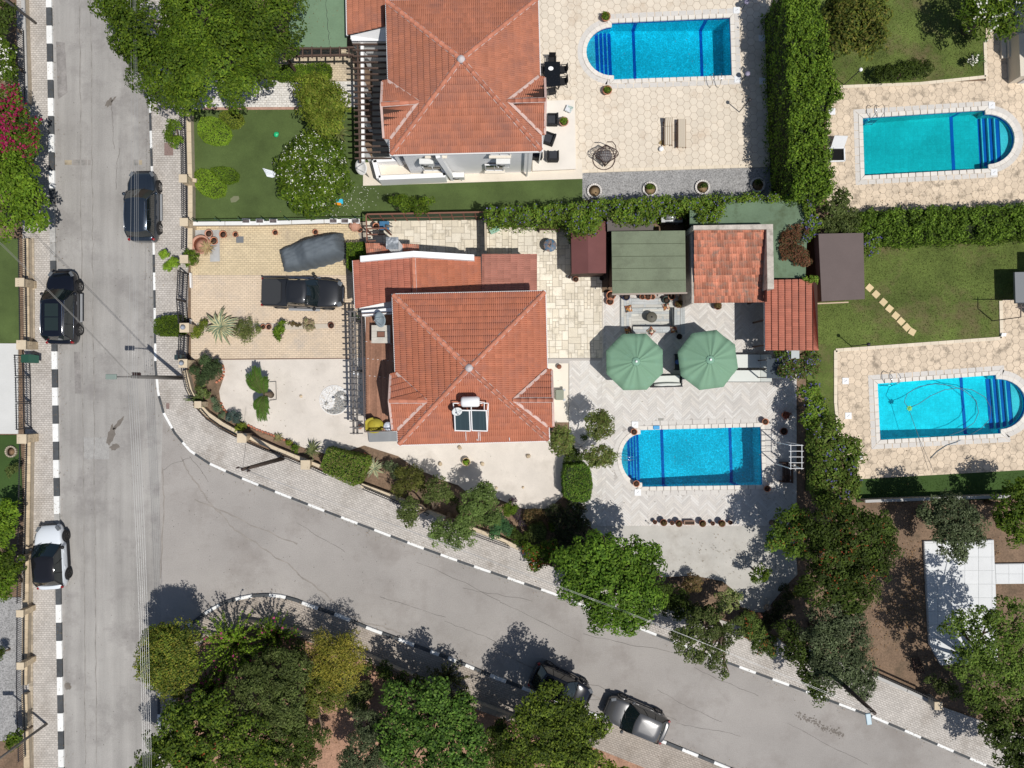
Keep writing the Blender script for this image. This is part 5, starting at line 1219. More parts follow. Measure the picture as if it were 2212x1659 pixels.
pk=park(car('black pickup truck with a covered bed parked beside the grey covered car',p_pick,5.15,1.84,1.72,kind='pickup',group='cars',wr=.39),663,637,-1.5,.06);pk['group']='cars on the driveway'
park(car('black hatchback parked partly under the dark tree by the black and white kerb',p_blk,4.10,1.76,1.50,kind='hatch',clad=False,wr=.32),1210,1473,-26,.0)
park(car('silver grey hatchback parked alone behind the black hatchback',p_gry,4.15,1.78,1.50,kind='hatch',clad=False,wr=.32),1370,1542,157,.0)
# a car under a cover
t=thing('covered_car','car under a dull blue grey dust cover on the brick drive','covered car',W(680,545,0),'cars on the driveway');NX,NY=46,26;hl,hw=2.15,.98
vs=[];ctr=Vector(W(679,547,0));ca,sa=math.cos(R(14)),math.sin(R(14))
for i in range(NX+1):
    u=-1+2*i/NX
    for j in range(NY+1):
        v=-1+2*j/NY;x=u*hl;yw=hw*(1-.20*abs(u)**3-(.10 if u<0 else .02)*abs(u));y=v*yw
        hood=.86 if u<-.45 else .86+.62*min(1,(u+.45)/.35);hood-=(.35*max(0,u-.80)/.2)+(.0 if u>-.8 else .25*(-.8-u)/.2)
        edge=max(abs(v)**5,abs(u)**14);z=hood*(1-.22*abs(v)**2.5)*(1-edge)+.04
        if abs(v)>.93 or abs(u)>.96:z=.06+.5*(1-max((abs(v)-.93)/.07,(abs(u)-.96)/.04,0))*.5
        z+=.022*math.sin(u*17+v*5+math.sin(v*7)*2)*(1-edge)+.012*math.sin(v*23-u*9)+.010*math.sin(u*43+3*math.sin(v*6))
        y+=.03*math.sin(u*24)*abs(v)**4;x+=.02*math.sin(v*15)*abs(u)**4
        vs.append((ctr.x+x*ca-y*sa,ctr.y+x*sa+y*ca,max(z+.05,.06)))
mb=MB();mb.smooth=True;mb.add(vs,[(i*(NY+1)+j,(i+1)*(NY+1)+j,(i+1)*(NY+1)+j+1,i*(NY+1)+j+1)for i in range(NX)for j in range(NY)])
mb.build('cover_cloth',mat('blue grey cloth',(.112,.132,.15),.75,mottle=.10,mscale=1.5,fine=.05,bump=.35,bscale=5),t)
mb=MB();ring=[i*(NY+1)for i in range(NX+1)];mb.tube([Vector(vs[i])+Vector((0,0,-.02))for i in ring],.035,5);ring=[i*(NY+1)+NY for i in range(NX+1)];mb.tube([Vector(vs[i])+Vector((0,0,-.02))for i in ring],.035,5);mb.build('cover_hem',mat('blue grey cloth',(.112,.132,.15)),t)
# ================================================================ TREES, SHRUBS, HEDGES
FW_=[(.8,.78,.72)];FM=[(.30,.012,.07),(.22,.01,.045),(.36,.03,.11)];FO=[(.30,.075,.02),(.24,.04,.02)];FB=[(.13,.12,.30),(.10,.09,.25),(.17,.15,.34)];FP=[(.36,.05,.15)]
tree('street_tree','very large dark green tree spreading over the street at the northwest garden','tree',[(330,62,95),(450,60,105),(558,48,92),(368,150,82),(470,145,95),(556,112,48),(400,212,42),(246,22,36),(300,110,40,40,4.6),(636,12,28),(515,190,40),(575,160,30)],'mid',ls=.17,cr=.6,dens=1.15,z=4.9,base=(470,90))
tree('bougainvillea','bougainvillea shrub covered in magenta blossom over the left wall','shrub',[(20,232,48),(35,285,55),(58,320,32),(5,300,50)],'mid',ls=.14,cr=.32,z=2.2,flowers=(FM,900,.15),dens=1.2)
tree('shrub','large fresh green shrub hanging over the pavement below the magenta bougainvillea','shrub',[(30,400,62),(66,440,42),(15,350,45),(82,478,28),(20,470,45),(60,375,35)],'bright',ls=.20,cr=.36,z=2.4)
tree('oleander','shrub with white blossom in the northwest corner by the wall','shrub',[(5,130,36),(20,165,24),(8,90,26)],'mid',ls=.16,z=1.8,flowers=(FW_,120,.12))
tree('shrub','dark rusty tipped shrub at the top left corner beside the lamp post','shrub',[(8,30,36),(5,70,24)],'dark',ls=.15,z=2.0)
tree('shrub','pale green feathery shrub poking through the railing beside the manhole','shrub',[(376,272,16),(368,292,18),(382,305,14)],'bright',ls=.12,cr=.2,z=1.2,trunk=True)
tree('garden_tree','yellow green tree between the pergola and the flat artificial lawn','tree',[(690,225,55),(725,215,38),(665,200,34),(705,260,46),(690,180,24)],'yellow',ls=.15,cr=.34,z=3.0,dens=1.2)
tree('plumeria','round tree dotted with white flowers on the artificial lawn','tree',[(672,370,66),(640,350,40),(705,340,48),(715,400,44),(650,410,50),(690,432,40),(675,320,40),(715,365,48),(632,385,36)],'mid',ls=.26,cr=.38,z=2.3,aspect=.34,flowers=(FW_,420,.08),dens=1.5)
rosette('cycad','cycad palm with stiff olive fronds behind the round flowering tree','palm',(733,290),.75,1.2,22,.05,mat('olive frond',(.12,.14,.04),.6))
tree('shrub','dark green shrub leaning over the brown fence by the barrel','shrub',[(870,440,26,20),(905,444,30,21),(850,430,12),(925,436,14)],'mid',ls=.13,cr=.25,z=1.9)
for lab,pts,c in[('clipped heart shaped box mound on the turf, the northern pair\'s bright part',[(425,268),(432,252),(455,250),(475,256),(492,270),(498,290),(488,308),(465,312),(440,305),(426,288)],'lime'),
                    ('small olive brown clipped mound touching the northern bright mound on the turf',[(470,248),(478,238),(500,237),(520,246),(525,260),(515,272),(500,276),(488,268)],'yellow'),
                    ('clipped bright mound on the turf nearest the stone wall, the southern pair',[(418,372),(430,362),(450,366),(466,384),(486,398),(482,420),(460,427),(435,418),(420,400)],'lime'),
                    ('tapering clipped mound lying east of the southern bright mound on the turf',[(452,362),(475,358),(500,362),(514,376),(510,390),(492,396),(470,388)],'bright')]:
    hedge('topiary',lab,'topiary',pts,.42,c,ls=.075,dens=1.1,bulge=.04,rough_=.03,group='clipped mounds on the turf',round_=.25)
hedge('hedge','low clipped green hedge along the white path near the carport','hedge',[(588,146),(602,140),(700,135),(713,140),(712,160),(700,165),(650,168),(600,170),(588,162)],.7,'bright',ls=.08,bulge=.05,rough_=.03)
hedge('tall_hedge','tall rough green hedge between the hex paved patio and the eastern gardens','hedge',[(1694,-30),(1752,-30),(1776,60),(1790,120),(1806,180),(1812,212),(1792,235),(1784,300),(1800,380),(1790,430),(1715,430),(1706,300),(1700,130)],3.7,[(.115,.19,.018),(.085,.155,.014),(.15,.225,.025),(.05,.09,.012)],ls=.15,bulge=.5,rough_=.12,dens=.7,up=.6,clumps=420)
hedge('long_hedge','long clipped hedge running east between the two pool gardens','hedge',[(1850,458),(1990,452),(2330,440),(2330,505),(2060,518),(1870,524),(1838,500)],1.9,[(.10,.17,.018),(.08,.14,.014),(.13,.20,.025),(.05,.09,.012)],ls=.14,bulge=.35,rough_=.10,dens=.75,up=.6,clumps=360)
VN=[(.11,.19,.02),(.07,.135,.015),(.15,.22,.025),(.14,.18,.03)]
hedge('flowering_creeper','long creeper hedge with violet blossom along the garden boundary wall','creeper',[(1050,452),(1130,447),(1235,443),(1300,434),(1420,430),(1565,426),(1735,422),(1735,432),(1565,436),(1560,470),(1535,482),(1510,480),(1500,455),(1440,452),(1420,462),(1405,480),(1365,484),(1330,476),(1310,460),(1296,470),(1290,500),(1262,508),(1236,500),(1228,474),(1110,474),(1052,474)],2.7,VN,ls=.13,bulge=.25,rough_=.13,flowers=(FB,650,.10),dens=.75,up=.6,clumps=300)
tree('tree','golden green lawn tree at the top edge beside the tall hedge','tree',[(1840,45,62),(1880,20,48),(1810,95,36),(1870,85,45),(1835,10,50),(1800,30,30)],[(.12,.14,.02),(.08,.10,.015),(.16,.15,.03),(.05,.075,.012)],ls=.19,cr=.36,z=3.6,dens=1.1)
tree('oleander','glossy dark tree with white flower heads at the north east corner','tree',[(2120,40,52),(2170,25,50),(2100,10,40),(2175,65,28),(2150,0,50)],'mid',ls=.28,cr=.34,z=2.6,aspect=.28,flowers=(FW_,60,.13))
tree('shrub','long low dark conifer shrub on the edge of the northeastern lawn','shrub',[(1915,160,28,22),(1945,158,30,22),(1975,152,30,20),(2000,150,16,15),(1895,158,12)],'dark',ls=.11,cr=.25,z=.8)
rosette('lily','clump of long leaved lily with white blossom at the lawn corner','plant',(2110,130),.62,.35,30,.028,mat('lily leaf',(.06,.11,.02),.6),up=.5)
tree('shrub','white blossom head of the lily at the lawn corner','flower',[(2098,132,11)],'grey',ls=.10,cr=.14,z=.6,trunk=False,flowers=(FW_,26,.11))
tree('shrub','pale olive shrub with a loose crown at the corner of the green felt roof','shrub',[(1800,455,38),(1830,480,28),(1785,490,25),(1815,425,22)],'olive',ls=.15,cr=.3,z=2.2)
tree('creeper','brown withered creeper mat on the green felt roof','creeper',[(1700,520,24),(1722,548,26),(1715,500,18),(1738,565,14),(1698,545,18),(1740,500,10)],'rust',ls=.12,cr=.2,z=2.75,flat_=.2,trunk=False,low=.0)
tree('creeper','violet flowered creeper between the felt roof and the olive shrub','creeper',[(1745,450,18),(1755,480,20),(1748,510,14),(1735,425,14)],VN,ls=.14,cr=.22,z=2.8,flowers=(FB,60,.11),trunk=False)
tree('creeper','small creeper tuft at the seam of the small red roof and the brown shed','creeper',[(1748,603,15,9),(1762,606,9)],VN,ls=.12,cr=.15,z=3.1,trunk=False,flat_=.4)
tree('shrub','round shrub with some blue blossom at the east edge of the brown shed','shrub',[(1882,530,22),(1872,548,14),(1875,515,12)],VN,ls=.13,cr=.2,z=1.9,flowers=(FB,24,.1))
tree('creeper','creeper mound over the vent box south of the small red roof','creeper',[(1700,775,16),(1722,790,26),(1748,775,22),(1755,800,18),(1700,800,20),(1688,766,14),(1745,756,12),(1730,808,14)],[(.09,.14,.025),(.06,.10,.018),(.12,.08,.04),(.10,.15,.03)],ls=.14,cr=.22,z=2.6,flowers=(FB,50,.1),flat_=.4)
tree('creeper','tall column of creeper with blue blossom beside the herringbone terrace','creeper',[(1745,845,26),(1755,880,30),(1768,915,32),(1770,870,18),(1738,905,18)],VN,ls=.15,cr=.28,z=2.2,flowers=(FB,70,.1))
tree('tree','broad vine covered tree east of the white trellis','tree',[(1790,950,52),(1810,1000,48),(1782,1010,42),(1835,975,32),(1800,1055,50),(1830,1035,35),(1765,960,18),(1770,1050,24)],[(.10,.16,.022),(.06,.105,.015),(.13,.185,.03),(.08,.095,.02)],ls=.17,cr=.34,z=2.7,flowers=(FB,40,.11),dens=1.1)
tree('tree','dark tree with orange blossom beside the lower concrete yard','tree',[(1700,1140,40),(1730,1170,42),(1680,1170,28),(1720,1115,26)],[(.07,.12,.015),(.05,.09,.012),(.10,.15,.02)],ls=.16,cr=.33,z=3.4,flowers=(FO,40,.08))
tree('tree','broad dark tree with scattered orange blossom by the bare yard','tree',[(1790,1130,60),(1850,1160,68),(1895,1190,50),(1800,1200,70),(1860,1240,62),(1780,1262,55),(1900,1140,38),(1840,1290,40)],'dark',ls=.17,cr=.38,z=4.0,flowers=(FO,90,.09),dens=1.15)
tree('tree','grey green leafy tree between the orange flowering tree and the leaning dark pole','tree',[(1790,1335,52),(1830,1370,46),(1770,1380,44),(1810,1430,52),(1850,1440,42),(1860,1480,36),(1775,1440,34),(1840,1330,34)],'grey',ls=.15,cr=.34,z=3.8,dens=1.05)
tree('tree','dark leafy tree on the street side below the grey tree','tree',[(1720,1400,38),(1745,1440,40),(1770,1490,28),(1700,1360,30)],'dark',ls=.15,cr=.3,z=3.2)
tree('shrub','small yellow green bush in the dark corner bed','shrub',[(1731,1276,17)],'yellow',ls=.10,cr=.18,z=1.1)
tree('olive_tree','grey green tree at the north edge of the bare yard over the paved platform','tree',[(2040,1110,52),(2085,1130,44),(2010,1100,34),(2100,1160,30),(2050,1165,40),(2070,1195,20)],'grey',ls=.15,cr=.32,z=3.3,dens=.95)
tree('shrub','dark green shrub at the east edge south of the last pool','shrub',[(2180,1090,48),(2200,1130,46),(2215,1060,40),(2165,1125,28)],'mid',ls=.16,cr=.32,z=2.6)
tree('tree','loose thin leaved tree half hiding the south end of the white platform','tree',[(2120,1370,70),(2180,1340,60),(2090,1420,50),(2160,1430,66),(2210,1400,60),(2060,1345,34),(2190,1480,50),(2110,1480,40)],[(.09,.15,.02),(.06,.10,.015),(.12,.17,.03)],ls=.15,cr=.36,z=4.6,dens=.62,base=(2120,1440))
tree('tree','dark dense tree in the southeast corner above the pavement','tree',[(2180,1590,62),(2215,1540,50),(2150,1560,40),(2205,1650,50),(2140,1520,30),(2100,1510,30)],'dark',ls=.16,cr=.35,z=3.6)
tree('shrub','low thin shrub by the wall end at the bare yard','shrub',[(2040,1480,22),(2010,1470,14),(2060,1495,16)],'olive',ls=.12,cr=.2,z=1.0,dens=.7)
tree('street_tree','large bright green tree by the junction pavement and the lower yard','tree',[(1265,1225,62),(1350,1200,52),(1300,1180,40),(1395,1230,38),(1310,1270,72),(1235,1265,42),(1380,1290,50),(1290,1320,44),(1345,1340,38),(1385,1330,24),(1230,1210,34),(1400,1185,26)],[(.075,.14,.014),(.048,.10,.01),(.11,.185,.02)],ls=.19,cr=.44,z=4.4,dens=1.15,base=(1330,1250))
tree('street_tree','thin grey green tree leaning over the kerb behind the bright tree','tree',[(1520,1350,40),(1490,1390,44),(1550,1385,40),(1470,1375,26),(1545,1425,26),(1505,1420,22),(1580,1360,30),(1565,1452,12)],'olive',ls=.13,cr=.26,z=3.4,dens=.6,base=(1545,1345))
tree('shrub','rusty green shrub spilling over the pavement east of the thin tree','shrub',[(1630,1360,30),(1650,1385,30),(1610,1340,22),(1670,1400,20)],[(.07,.11,.02),(.05,.08,.015),(.10,.13,.03)],ls=.12,cr=.25,z=1.6,flowers=(FO,30,.08))
tree('shrub','dark green shrub bank between the bright tree and the brown mound','shrub',[(1455,1285,30),(1430,1305,24),(1470,1315,24),(1500,1330,26),(1530,1330,26),(1425,1270,16)],'dark',ls=.13,cr=.25,z=1.3)
tree('shrub','round rusty brown shrub at the edge of the lower yard','shrub',[(1498,1262,22)],'brown',ls=.09,cr=.18,z=.9)
tree('shrub','round variegated cream and green shrub in the lower bed','shrub',[(1575,1295,27),(1562,1310,18)],[(.22,.25,.08),(.12,.18,.04),(.30,.30,.14)],ls=.11,cr=.2,z=1.5)
tree('shrub','round mid green potted shrub standing alone on the lower yard','shrub',[(1642,1241,22)],'mid',ls=.12,cr=.18,z=1.5)
# clipped cube and rounded block
hedge('hedge_cube','large clipped cube of hedge above the curved front wall','hedge',[(706,968),(790,990),(796,1004),(774,1046),(762,1050),(700,1022),(692,1008)],1.55,[(.11,.18,.02),(.08,.14,.018),(.14,.19,.03),(.19,.18,.06)],ls=.10,bulge=.06,rough_=.035)
hedge('hedge_block','rounded clipped hedge block west of the main pool','hedge',[(1222,1006),(1262,1003),(1276,1016),(1281,1050),(1276,1080),(1262,1086),(1236,1084),(1219,1074),(1217,1030)],1.6,[(.09,.17,.02),(.06,.13,.015),(.13,.19,.03)],ls=.10,bulge=.08,rough_=.04,round_=.08)
hedge('hedge_block','L shaped clipped hedge at the villa corner behind the covered car','hedge',[(748,524),(786,522),(788,545),(768,548),(766,575),(755,582),(748,578)],1.5,'bright',ls=.09,bulge=.05,rough_=.03)
hedge('hedge_block','small clipped box hedge at the gate post on the pavement','hedge',[(332,690),(352,682),(385,680),(389,712),(385,724),(340,724),(331,718)],1.1,'mid',ls=.085,bulge=.04,rough_=.03)
for lab,x,y,r,z,c in[('round clipped ball bush beside the terracotta urns at the drive',412,557,19,.75,'mid'),('northernmost small bright topiary ball outside the front wall',355,549,11,.7,'lime'),('middle bright topiary ball outside the front wall',376,567,13,.8,'lime'),('southernmost small bright topiary ball outside the front wall',362,578,10,.6,'lime')]:
    tree('topiary',lab,'topiary',[(x,y,r)],c,ls=.065,cr=.11,z=z,dens=1.5,flat_=.85,group='clipped balls by the gate')
t=[(443,778,14,1.2),(422,800,13,1.0),(457.6,800,21,1.1),(437.6,821,15,.9),(467,786,10,1.0)]
for(x,y,r,z),lab in zip(t,['northernmost ball of the dark topiary cluster by the gate post','westernmost ball of the dark topiary cluster by the curved wall','largest ball of the dark topiary cluster','southernmost ball of the dark topiary cluster','small eastern ball of the dark topiary cluster']):
    tree('topiary',lab,'topiary',[(x,y,r)],[(.05,.08,.03),(.035,.06,.022),(.07,.10,.04)],ls=.06,cr=.11,z=z,dens=1.5,flat_=.9,group='dark topiary balls')
for(x,y,rx,ry),lab in zip([(1295,917,31,34),(1212,951,27,33),(1296,986,36,25)],['pompom tree ball north of the white forked trunk','pompom tree ball against the villa corner','pompom tree ball nearest the pool steps']):
    tree('pompom_tree',lab,'tree',[(x,y,rx,ry)],[(.12,.16,.035),(.08,.11,.025),(.15,.19,.05),(.13,.12,.04)],ls=.11,cr=.16,z=2.7,dens=2.0,flat_=.8,base=(1250,962),bark=mat('whitewashed bark',(.55,.53,.50),.9,mottle=.2,mscale=6),group='clipped pompom trees on pale trunks')
# front bed and street trees
tree('olive_tree','small olive crown over the pavement, farthest west in the row','tree',[(878,1100,24),(888,1122,20),(868,1112,14),(893,1085,14)],'olive',ls=.12,cr=.22,z=2.2,dens=.8,base=(925,1095),group='olive trees over the front wall')
tree('olive_tree','olive crown over the bed north of the pavement crown','tree',[(945,1055,28),(928,1075,18),(960,1068,20)],'olive',ls=.12,cr=.22,z=2.4,dens=.8,base=(940,1092),group='olive trees over the front wall')
tree('olive_tree','large olive crown in front of the dark clipped ball','tree',[(1035,1080,38),(1055,1110,32),(1020,1110,30),(1050,1060,22)],[(.10,.15,.035),(.07,.11,.025),(.12,.17,.05)],ls=.12,cr=.24,z=2.8,dens=1.0,base=(1030,1110),group='olive trees over the front wall')
tree('olive_tree','wide olive crown hanging lowest over the pavement','tree',[(955,1145,28),(985,1155,32),(1000,1130,26),(1012,1160,20),(940,1160,18)],[(.10,.15,.035),(.07,.11,.025),(.12,.17,.05)],ls=.12,cr=.22,z=2.4,dens=.8,base=(970,1110),group='olive trees over the front wall')
tree('topiary','bright clipped ball bush at the yard edge beside purple plants','topiary',[(1100,1098,18)],'mid',ls=.07,cr=.13,z=1.3,dens=1.5,flat_=.85)
tree('shrub','dark needle leaved round shrub below the clipped ball bush','shrub',[(1080,1130,22),(1070,1150,16),(1092,1140,14)],'teal',ls=.09,cr=.2,z=1.2)
tree('shrub','olive brown rounded shrub in the front bed beside the agaves','shrub',[(890,1030,28,26),(870,1055,24,20),(905,1048,18),(868,1020,14)],[(.09,.10,.02),(.06,.07,.015),(.12,.12,.03)],ls=.10,cr=.22,z=1.2)
tree('shrub','grey leaved plant clump between the agave and the olive brown shrub','shrub',[(845,1008,18,14),(855,1022,14)],'grey',ls=.11,cr=.16,z=.7)
tree('shrub','purple leaved ground plant around the clipped ball bush','ground cover',[(1118,1110,10,16),(1108,1082,12,8),(1128,1128,10)],[(.08,.05,.09),(.06,.04,.05),(.08,.08,.04)],ls=.08,cr=.12,z=.35,trunk=False)
tree('shrub','rusty brown shrub at the shaded end of the pale yard','shrub',[(1148,1116,18),(1166,1112,14)],'brown',ls=.09,cr=.16,z=.7)
hedge('shrub_block','grey green clipped block in the shaded bed','shrub',[(1144,1136),(1172,1132),(1180,1150),(1176,1170),(1150,1172),(1142,1156)],1.1,'olive',ls=.08,bulge=.04)
hedge('shrub_block','small dark clipped block in the shaded bed','shrub',[(1188,1130),(1206,1128),(1208,1148),(1190,1150)],.9,'mid',ls=.08,bulge=.04)
tree('shrub','orange flowering shrub at the pavement corner by the bright tree','shrub',[(1148,1192,22),(1170,1200,24),(1155,1215,20),(1185,1180,18),(1140,1178,12)],'mid',ls=.13,cr=.2,z=1.3,flowers=(FO,40,.1))
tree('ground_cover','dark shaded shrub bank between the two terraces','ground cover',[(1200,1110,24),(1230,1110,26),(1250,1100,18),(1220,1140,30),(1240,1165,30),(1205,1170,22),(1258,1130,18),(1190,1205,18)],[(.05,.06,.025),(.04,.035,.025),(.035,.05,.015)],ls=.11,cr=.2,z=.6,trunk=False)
tree('shrub','low dark shrubs under the pompom trees','shrub',[(1236,975,14),(1228,996,14),(1252,985,14),(1262,945,8)],'dark',ls=.09,cr=.16,z=.7,trunk=False)
# island gardens at the bottom left
tree('tree','dense yellow green round tree at the island corner of the junction','tree',[(360,1410,62),(385,1380,44),(335,1440,44),(385,1440,48),(400,1410,36),(370,1480,36),(345,1375,32)],[(.13,.16,.02),(.09,.125,.016),(.20,.19,.03),(.06,.09,.014)],ls=.13,cr=.30,z=3.7,dens=1.3)
tree('tree','yellow feathery tree at the kerb of the side street','tree',[(725,1415,54),(695,1395,34),(755,1395,36),(740,1450,44),(770,1430,28),(690,1440,28)],'gold',ls=.20,cr=.36,z=3.0,aspect=.22,dens=1.2)
tree('tree','olive yellow low tree below the yellow feathery tree','tree',[(690,1490,36),(720,1510,30),(680,1520,26),(700,1460,22)],[(.11,.12,.02),(.07,.09,.015)],ls=.15,cr=.28,z=2.3)
tree('tree','grey green spreading tree in the middle of the island garden','tree',[(600,1450,60),(560,1500,62),(620,1510,56),(640,1440,40),(530,1470,40),(590,1560,40),(640,1560,30)],'olive',ls=.14,cr=.34,z=3.2,dens=.95)
tree('tree','dark olive tree under the island trees at the bottom edge','tree',[(620,1600,56),(660,1580,36),(590,1640,50),(660,1630,36)],'dark',ls=.14,cr=.32,z=2.8)
tree('tree','large dark yellow green tree beside the road at the bottom left','tree',[(430,1580,84),(380,1640,80),(480,1640,80),(520,1590,56),(400,1545,44),(350,1600,34),(560,1650,50),(470,1540,44),(310,1660,30)],[(.08,.125,.012),(.05,.085,.01),(.11,.15,.018),(.035,.06,.01)],ls=.17,cr=.36,z=4.3,dens=1.1,flowers=(FO,16,.12))
tree('tree','bright green bold leaved tree at the bottom centre','tree',[(890,1520,44),(940,1500,42),(870,1570,54),(940,1560,58),(990,1540,42),(910,1620,60),(980,1610,56),(1020,1580,36),(850,1500,30),(860,1620,40),(1010,1650,40)],[(.075,.15,.022),(.05,.10,.015),(.12,.20,.035),(.03,.065,.012)],ls=.20,cr=.36,z=4.0,dens=.95)
tree('tree','dusty grey shrubby tree left of the bright bottom tree','tree',[(820,1590,50),(790,1560,34),(780,1620,46),(840,1640,40),(760,1650,30)],'grey',ls=.13,cr=.3,z=2.6,dens=.9)
tree('street_tree','dark yellow green tree covering the pavement by the black hatchback','tree',[(1195,1515,50),(1245,1525,30),(1150,1545,44),(1240,1560,54),(1180,1600,60),(1260,1600,46),(1120,1600,44),(1230,1640,50),(1160,1650,50),(1290,1565,30)],[(.09,.13,.014),(.055,.085,.011),(.13,.17,.022),(.035,.055,.01)],ls=.17,cr=.38,z=4.6,dens=1.05,base=(1190,1600))
tree('tree','lighter yellow green tree at the bottom edge below the dark street tree','tree',[(1120,1655,34),(1280,1650,40),(1220,1665,40),(1330,1670,30)],'yellow',ls=.15,cr=.3,z=3.2)
def spiky(name,label,c,r,z,n,cs,flowers=None):
    """long arching shoots with leaves along them"""
    x,y,_=W(c[0],c[1],z*.6);t=thing(name,label,'shrub',(x,y,0));P=[];Nn=[];mb=MB();D_=[]
    for i in range(n):
        a=random.uniform(0,2*PI);L_=r*random.uniform(.5,1.15);zt=z*random.uniform(.7,1.3);pts=[]
        for j in range(6):s_=j/5;pts.append(Vector((x+math.cos(a)*L_*s_,y+math.sin(a)*L_*s_,.1+zt*math.sin(min(1.35,s_*1.7)))))
        mb.tube(pts,[.03,.025,.02,.016,.012,.006],4)
        for j in range(46):
            s_=random.uniform(.15,1)*5;k=min(int(s_),4);p=pts[k].lerp(pts[k+1],s_-k);d=Vector(RNG.normal(size=3));P.append(p+d*.045);Nn.append(d+Vector((0,0,.8)))
    P=np.array([tuple(p)for p in P]);Nn=np.array([tuple(p)for p in Nn]);leafmesh('foliage',P,Nn,.15*RNG.uniform(.6,1.3,len(P)),pick(cs,len(P)),.55,t);mb.build('shoots',mat('green shoot',(.09,.11,.03),.8),t)
    if flowers:idx=RNG.choice(len(P),flowers[1],replace=False);fl=leafmesh('flower',P[idx]+[0,0,.08],RNG.normal(size=(flowers[1],3))*.4+[0,0,1],flowers[2]*RNG.uniform(.7,1.3,flowers[1]),pick(flowers[0],flowers[1]),.9,t);fl['kind']='stuff'
    return t
spiky('bougainvillea','bright green bougainvillea with long arching shoots at the island kerb',(500,1395),2.5,2.2,90,'lime',(FP,46,.15))
spiky('bougainvillea','second long shooted bougainvillea with pink blossom, beside the grey green tree',(590,1380),1.9,2.0,60,'bright',(FP,60,.15))
spiky('bougainvillea','small bougainvillea with pink blossom under the yellow green round tree',(450,1490),1.9,1.6,55,'bright',(FP,90,.15))
spiky('shrub','whippy shrub with upright shoots on the island wall',(960,1470),1.6,1.5,34,[(.06,.08,.03),(.09,.08,.04)])
tree('shrub','row of dark shrubs along the inside of the island wall','shrub',[(830,1450,22),(870,1470,22),(905,1478,20),(1000,1510,24),(790,1440,16)],'dark',ls=.13,cr=.2,z=1.3)
for lab,x,y,r,c,ls in[('bright leaved shrub in the left garden above the white hatchback',16,1110,34,'bright',.17),('dark leaved shrub with a red bloom beside the white hatchback',22,1215,38,'mid',.16),('shrub on the gravel north of the left wall lamp',12,1265,26,'bright',.16),('small feathery shrub at the pavement edge under the slanting lamp post',32,1592,24,'mid',.16),('rough little shrub on the bright turf at the left edge',28,1010,12,'olive',.12),('green bush on the left edge below the bright turf',8,1150,28,'bright',.17)]:
    tree('shrub',lab,'shrub',[(x,y,r),(x-8,y+12,r*.7)],c,ls=ls,cr=.28,z=1.8 if r>20 else .8)
tree('shrub','dark spherical bush on the gravel at the left edge','topiary',[(0,1412,14)],'dark',ls=.08,cr=.15,z=.9)
# agaves, palms, cacti
m_ag=mat('grey green agave',(.15,.20,.13),.55,fine=.1);m_agy=mat('cream agave stripe',(.50,.46,.26),.6)
rosette('agave','large cream edged agave in the strip across the brick drive','agave',(478,706),1.35,.35,34,.105,m_agy,stripe=m_ag)
rosette('agave','cream and green striped agave between the hedge cube and grey plants','agave',(810,1012),.85,.30,20,.07,m_agy,stripe=m_ag)
rosette('agave','narrow leaved yellow green agave beside the hedge cube','agave',(676,972),.75,.3,34,.035,mat('olive strap leaf',(.12,.14,.05),.6),stripe=None)
rosette('agave','small bristly agave in the narrow wall bed','agave',(602,945),.42,.2,20,.03,mat('yellow strap leaf',(.22,.21,.08),.6))
rosette('agave','straw coloured dry agave leaning over the terracotta bowl','agave',(449,536),.62,.45,40,.03,mat('straw leaf',(.36,.27,.13),.7))
rosette('yucca','small spiky yucca by the driveway end of the pergola','yucca',(765,683),.42,1.3,26,.025,mat('dark yucca',(.07,.10,.05),.6))
tree('shrub','yellow green low shrub at the gate pillar','shrub',[(428,716,14),(440,700,12),(420,722,10)],'yellow',ls=.08,cr=.14,z=.5,trunk=False)
tree('shrub','grey green bushy plant right of the big agave','shrub',[(530,700,20),(548,712,18),(520,718,18),(535,728,18)],[(.13,.16,.04),(.09,.12,.03),(.17,.18,.06)],ls=.12,cr=.18,z=.7,aspect=.25)
tree('shrub','glossy green potted plant midway along the brick drive strip','shrub',[(602,712,14),(596,722,9),(610,700,9),(605,730,8)],'bright',ls=.13,cr=.14,z=.7)
tree('shrub','pinkish succulent clump towards the end of the drive strip','shrub',[(668,703,14),(660,695,8)],[(.24,.20,.12),(.15,.17,.07),(.28,.2,.14)],ls=.09,cr=.12,z=.4)
tree('cactus_bed','tangle of cactus and ground plants in the curved wall bed','cactus',[(435,840,12),(428,860,10),(445,852,12)],[(.11,.14,.04),(.08,.11,.03)],ls=.10,cr=.12,z=.5,trunk=False)
t=thing('cactus','thick green brown columnar cactus arms lying over the curved wall','cactus',W(438,865,0));mb=MB();x,y,_=W(440,862,0)
for i in range(13):a=random.uniform(0,2*PI);L_=random.uniform(.4,.9);mb.tube([(x,y,.2),(x+math.cos(a)*L_*.6,y+math.sin(a)*L_*.5,.55),(x+math.cos(a)*L_*1.2,y+math.sin(a)*L_*.8,.75)],[.07,.065,.03],7)
mb.build('arms',mat('cactus green',(.12,.15,.06),.8,mottle=.2,mscale=4),t)
tree('shrub','blue green cushion bush in the curved wall bed','shrub',[(505,903,17,15)],[(.07,.10,.085),(.05,.08,.07)],ls=.06,cr=.13,z=.6,dens=1.4)
tree('shrub','small yellow green plant touching the blue green cushion bush','shrub',[(520,922,11),(512,928,8)],'yellow',ls=.08,cr=.12,z=.4,trunk=False)
tree('shrub','succulent patch upstream of the cushion bush in the wall bed','ground cover',[(470,880,12),(480,895,10),(462,866,10)],[(.11,.16,.09),(.08,.12,.06)],ls=.09,cr=.12,z=.3,trunk=False,aspect=.3)
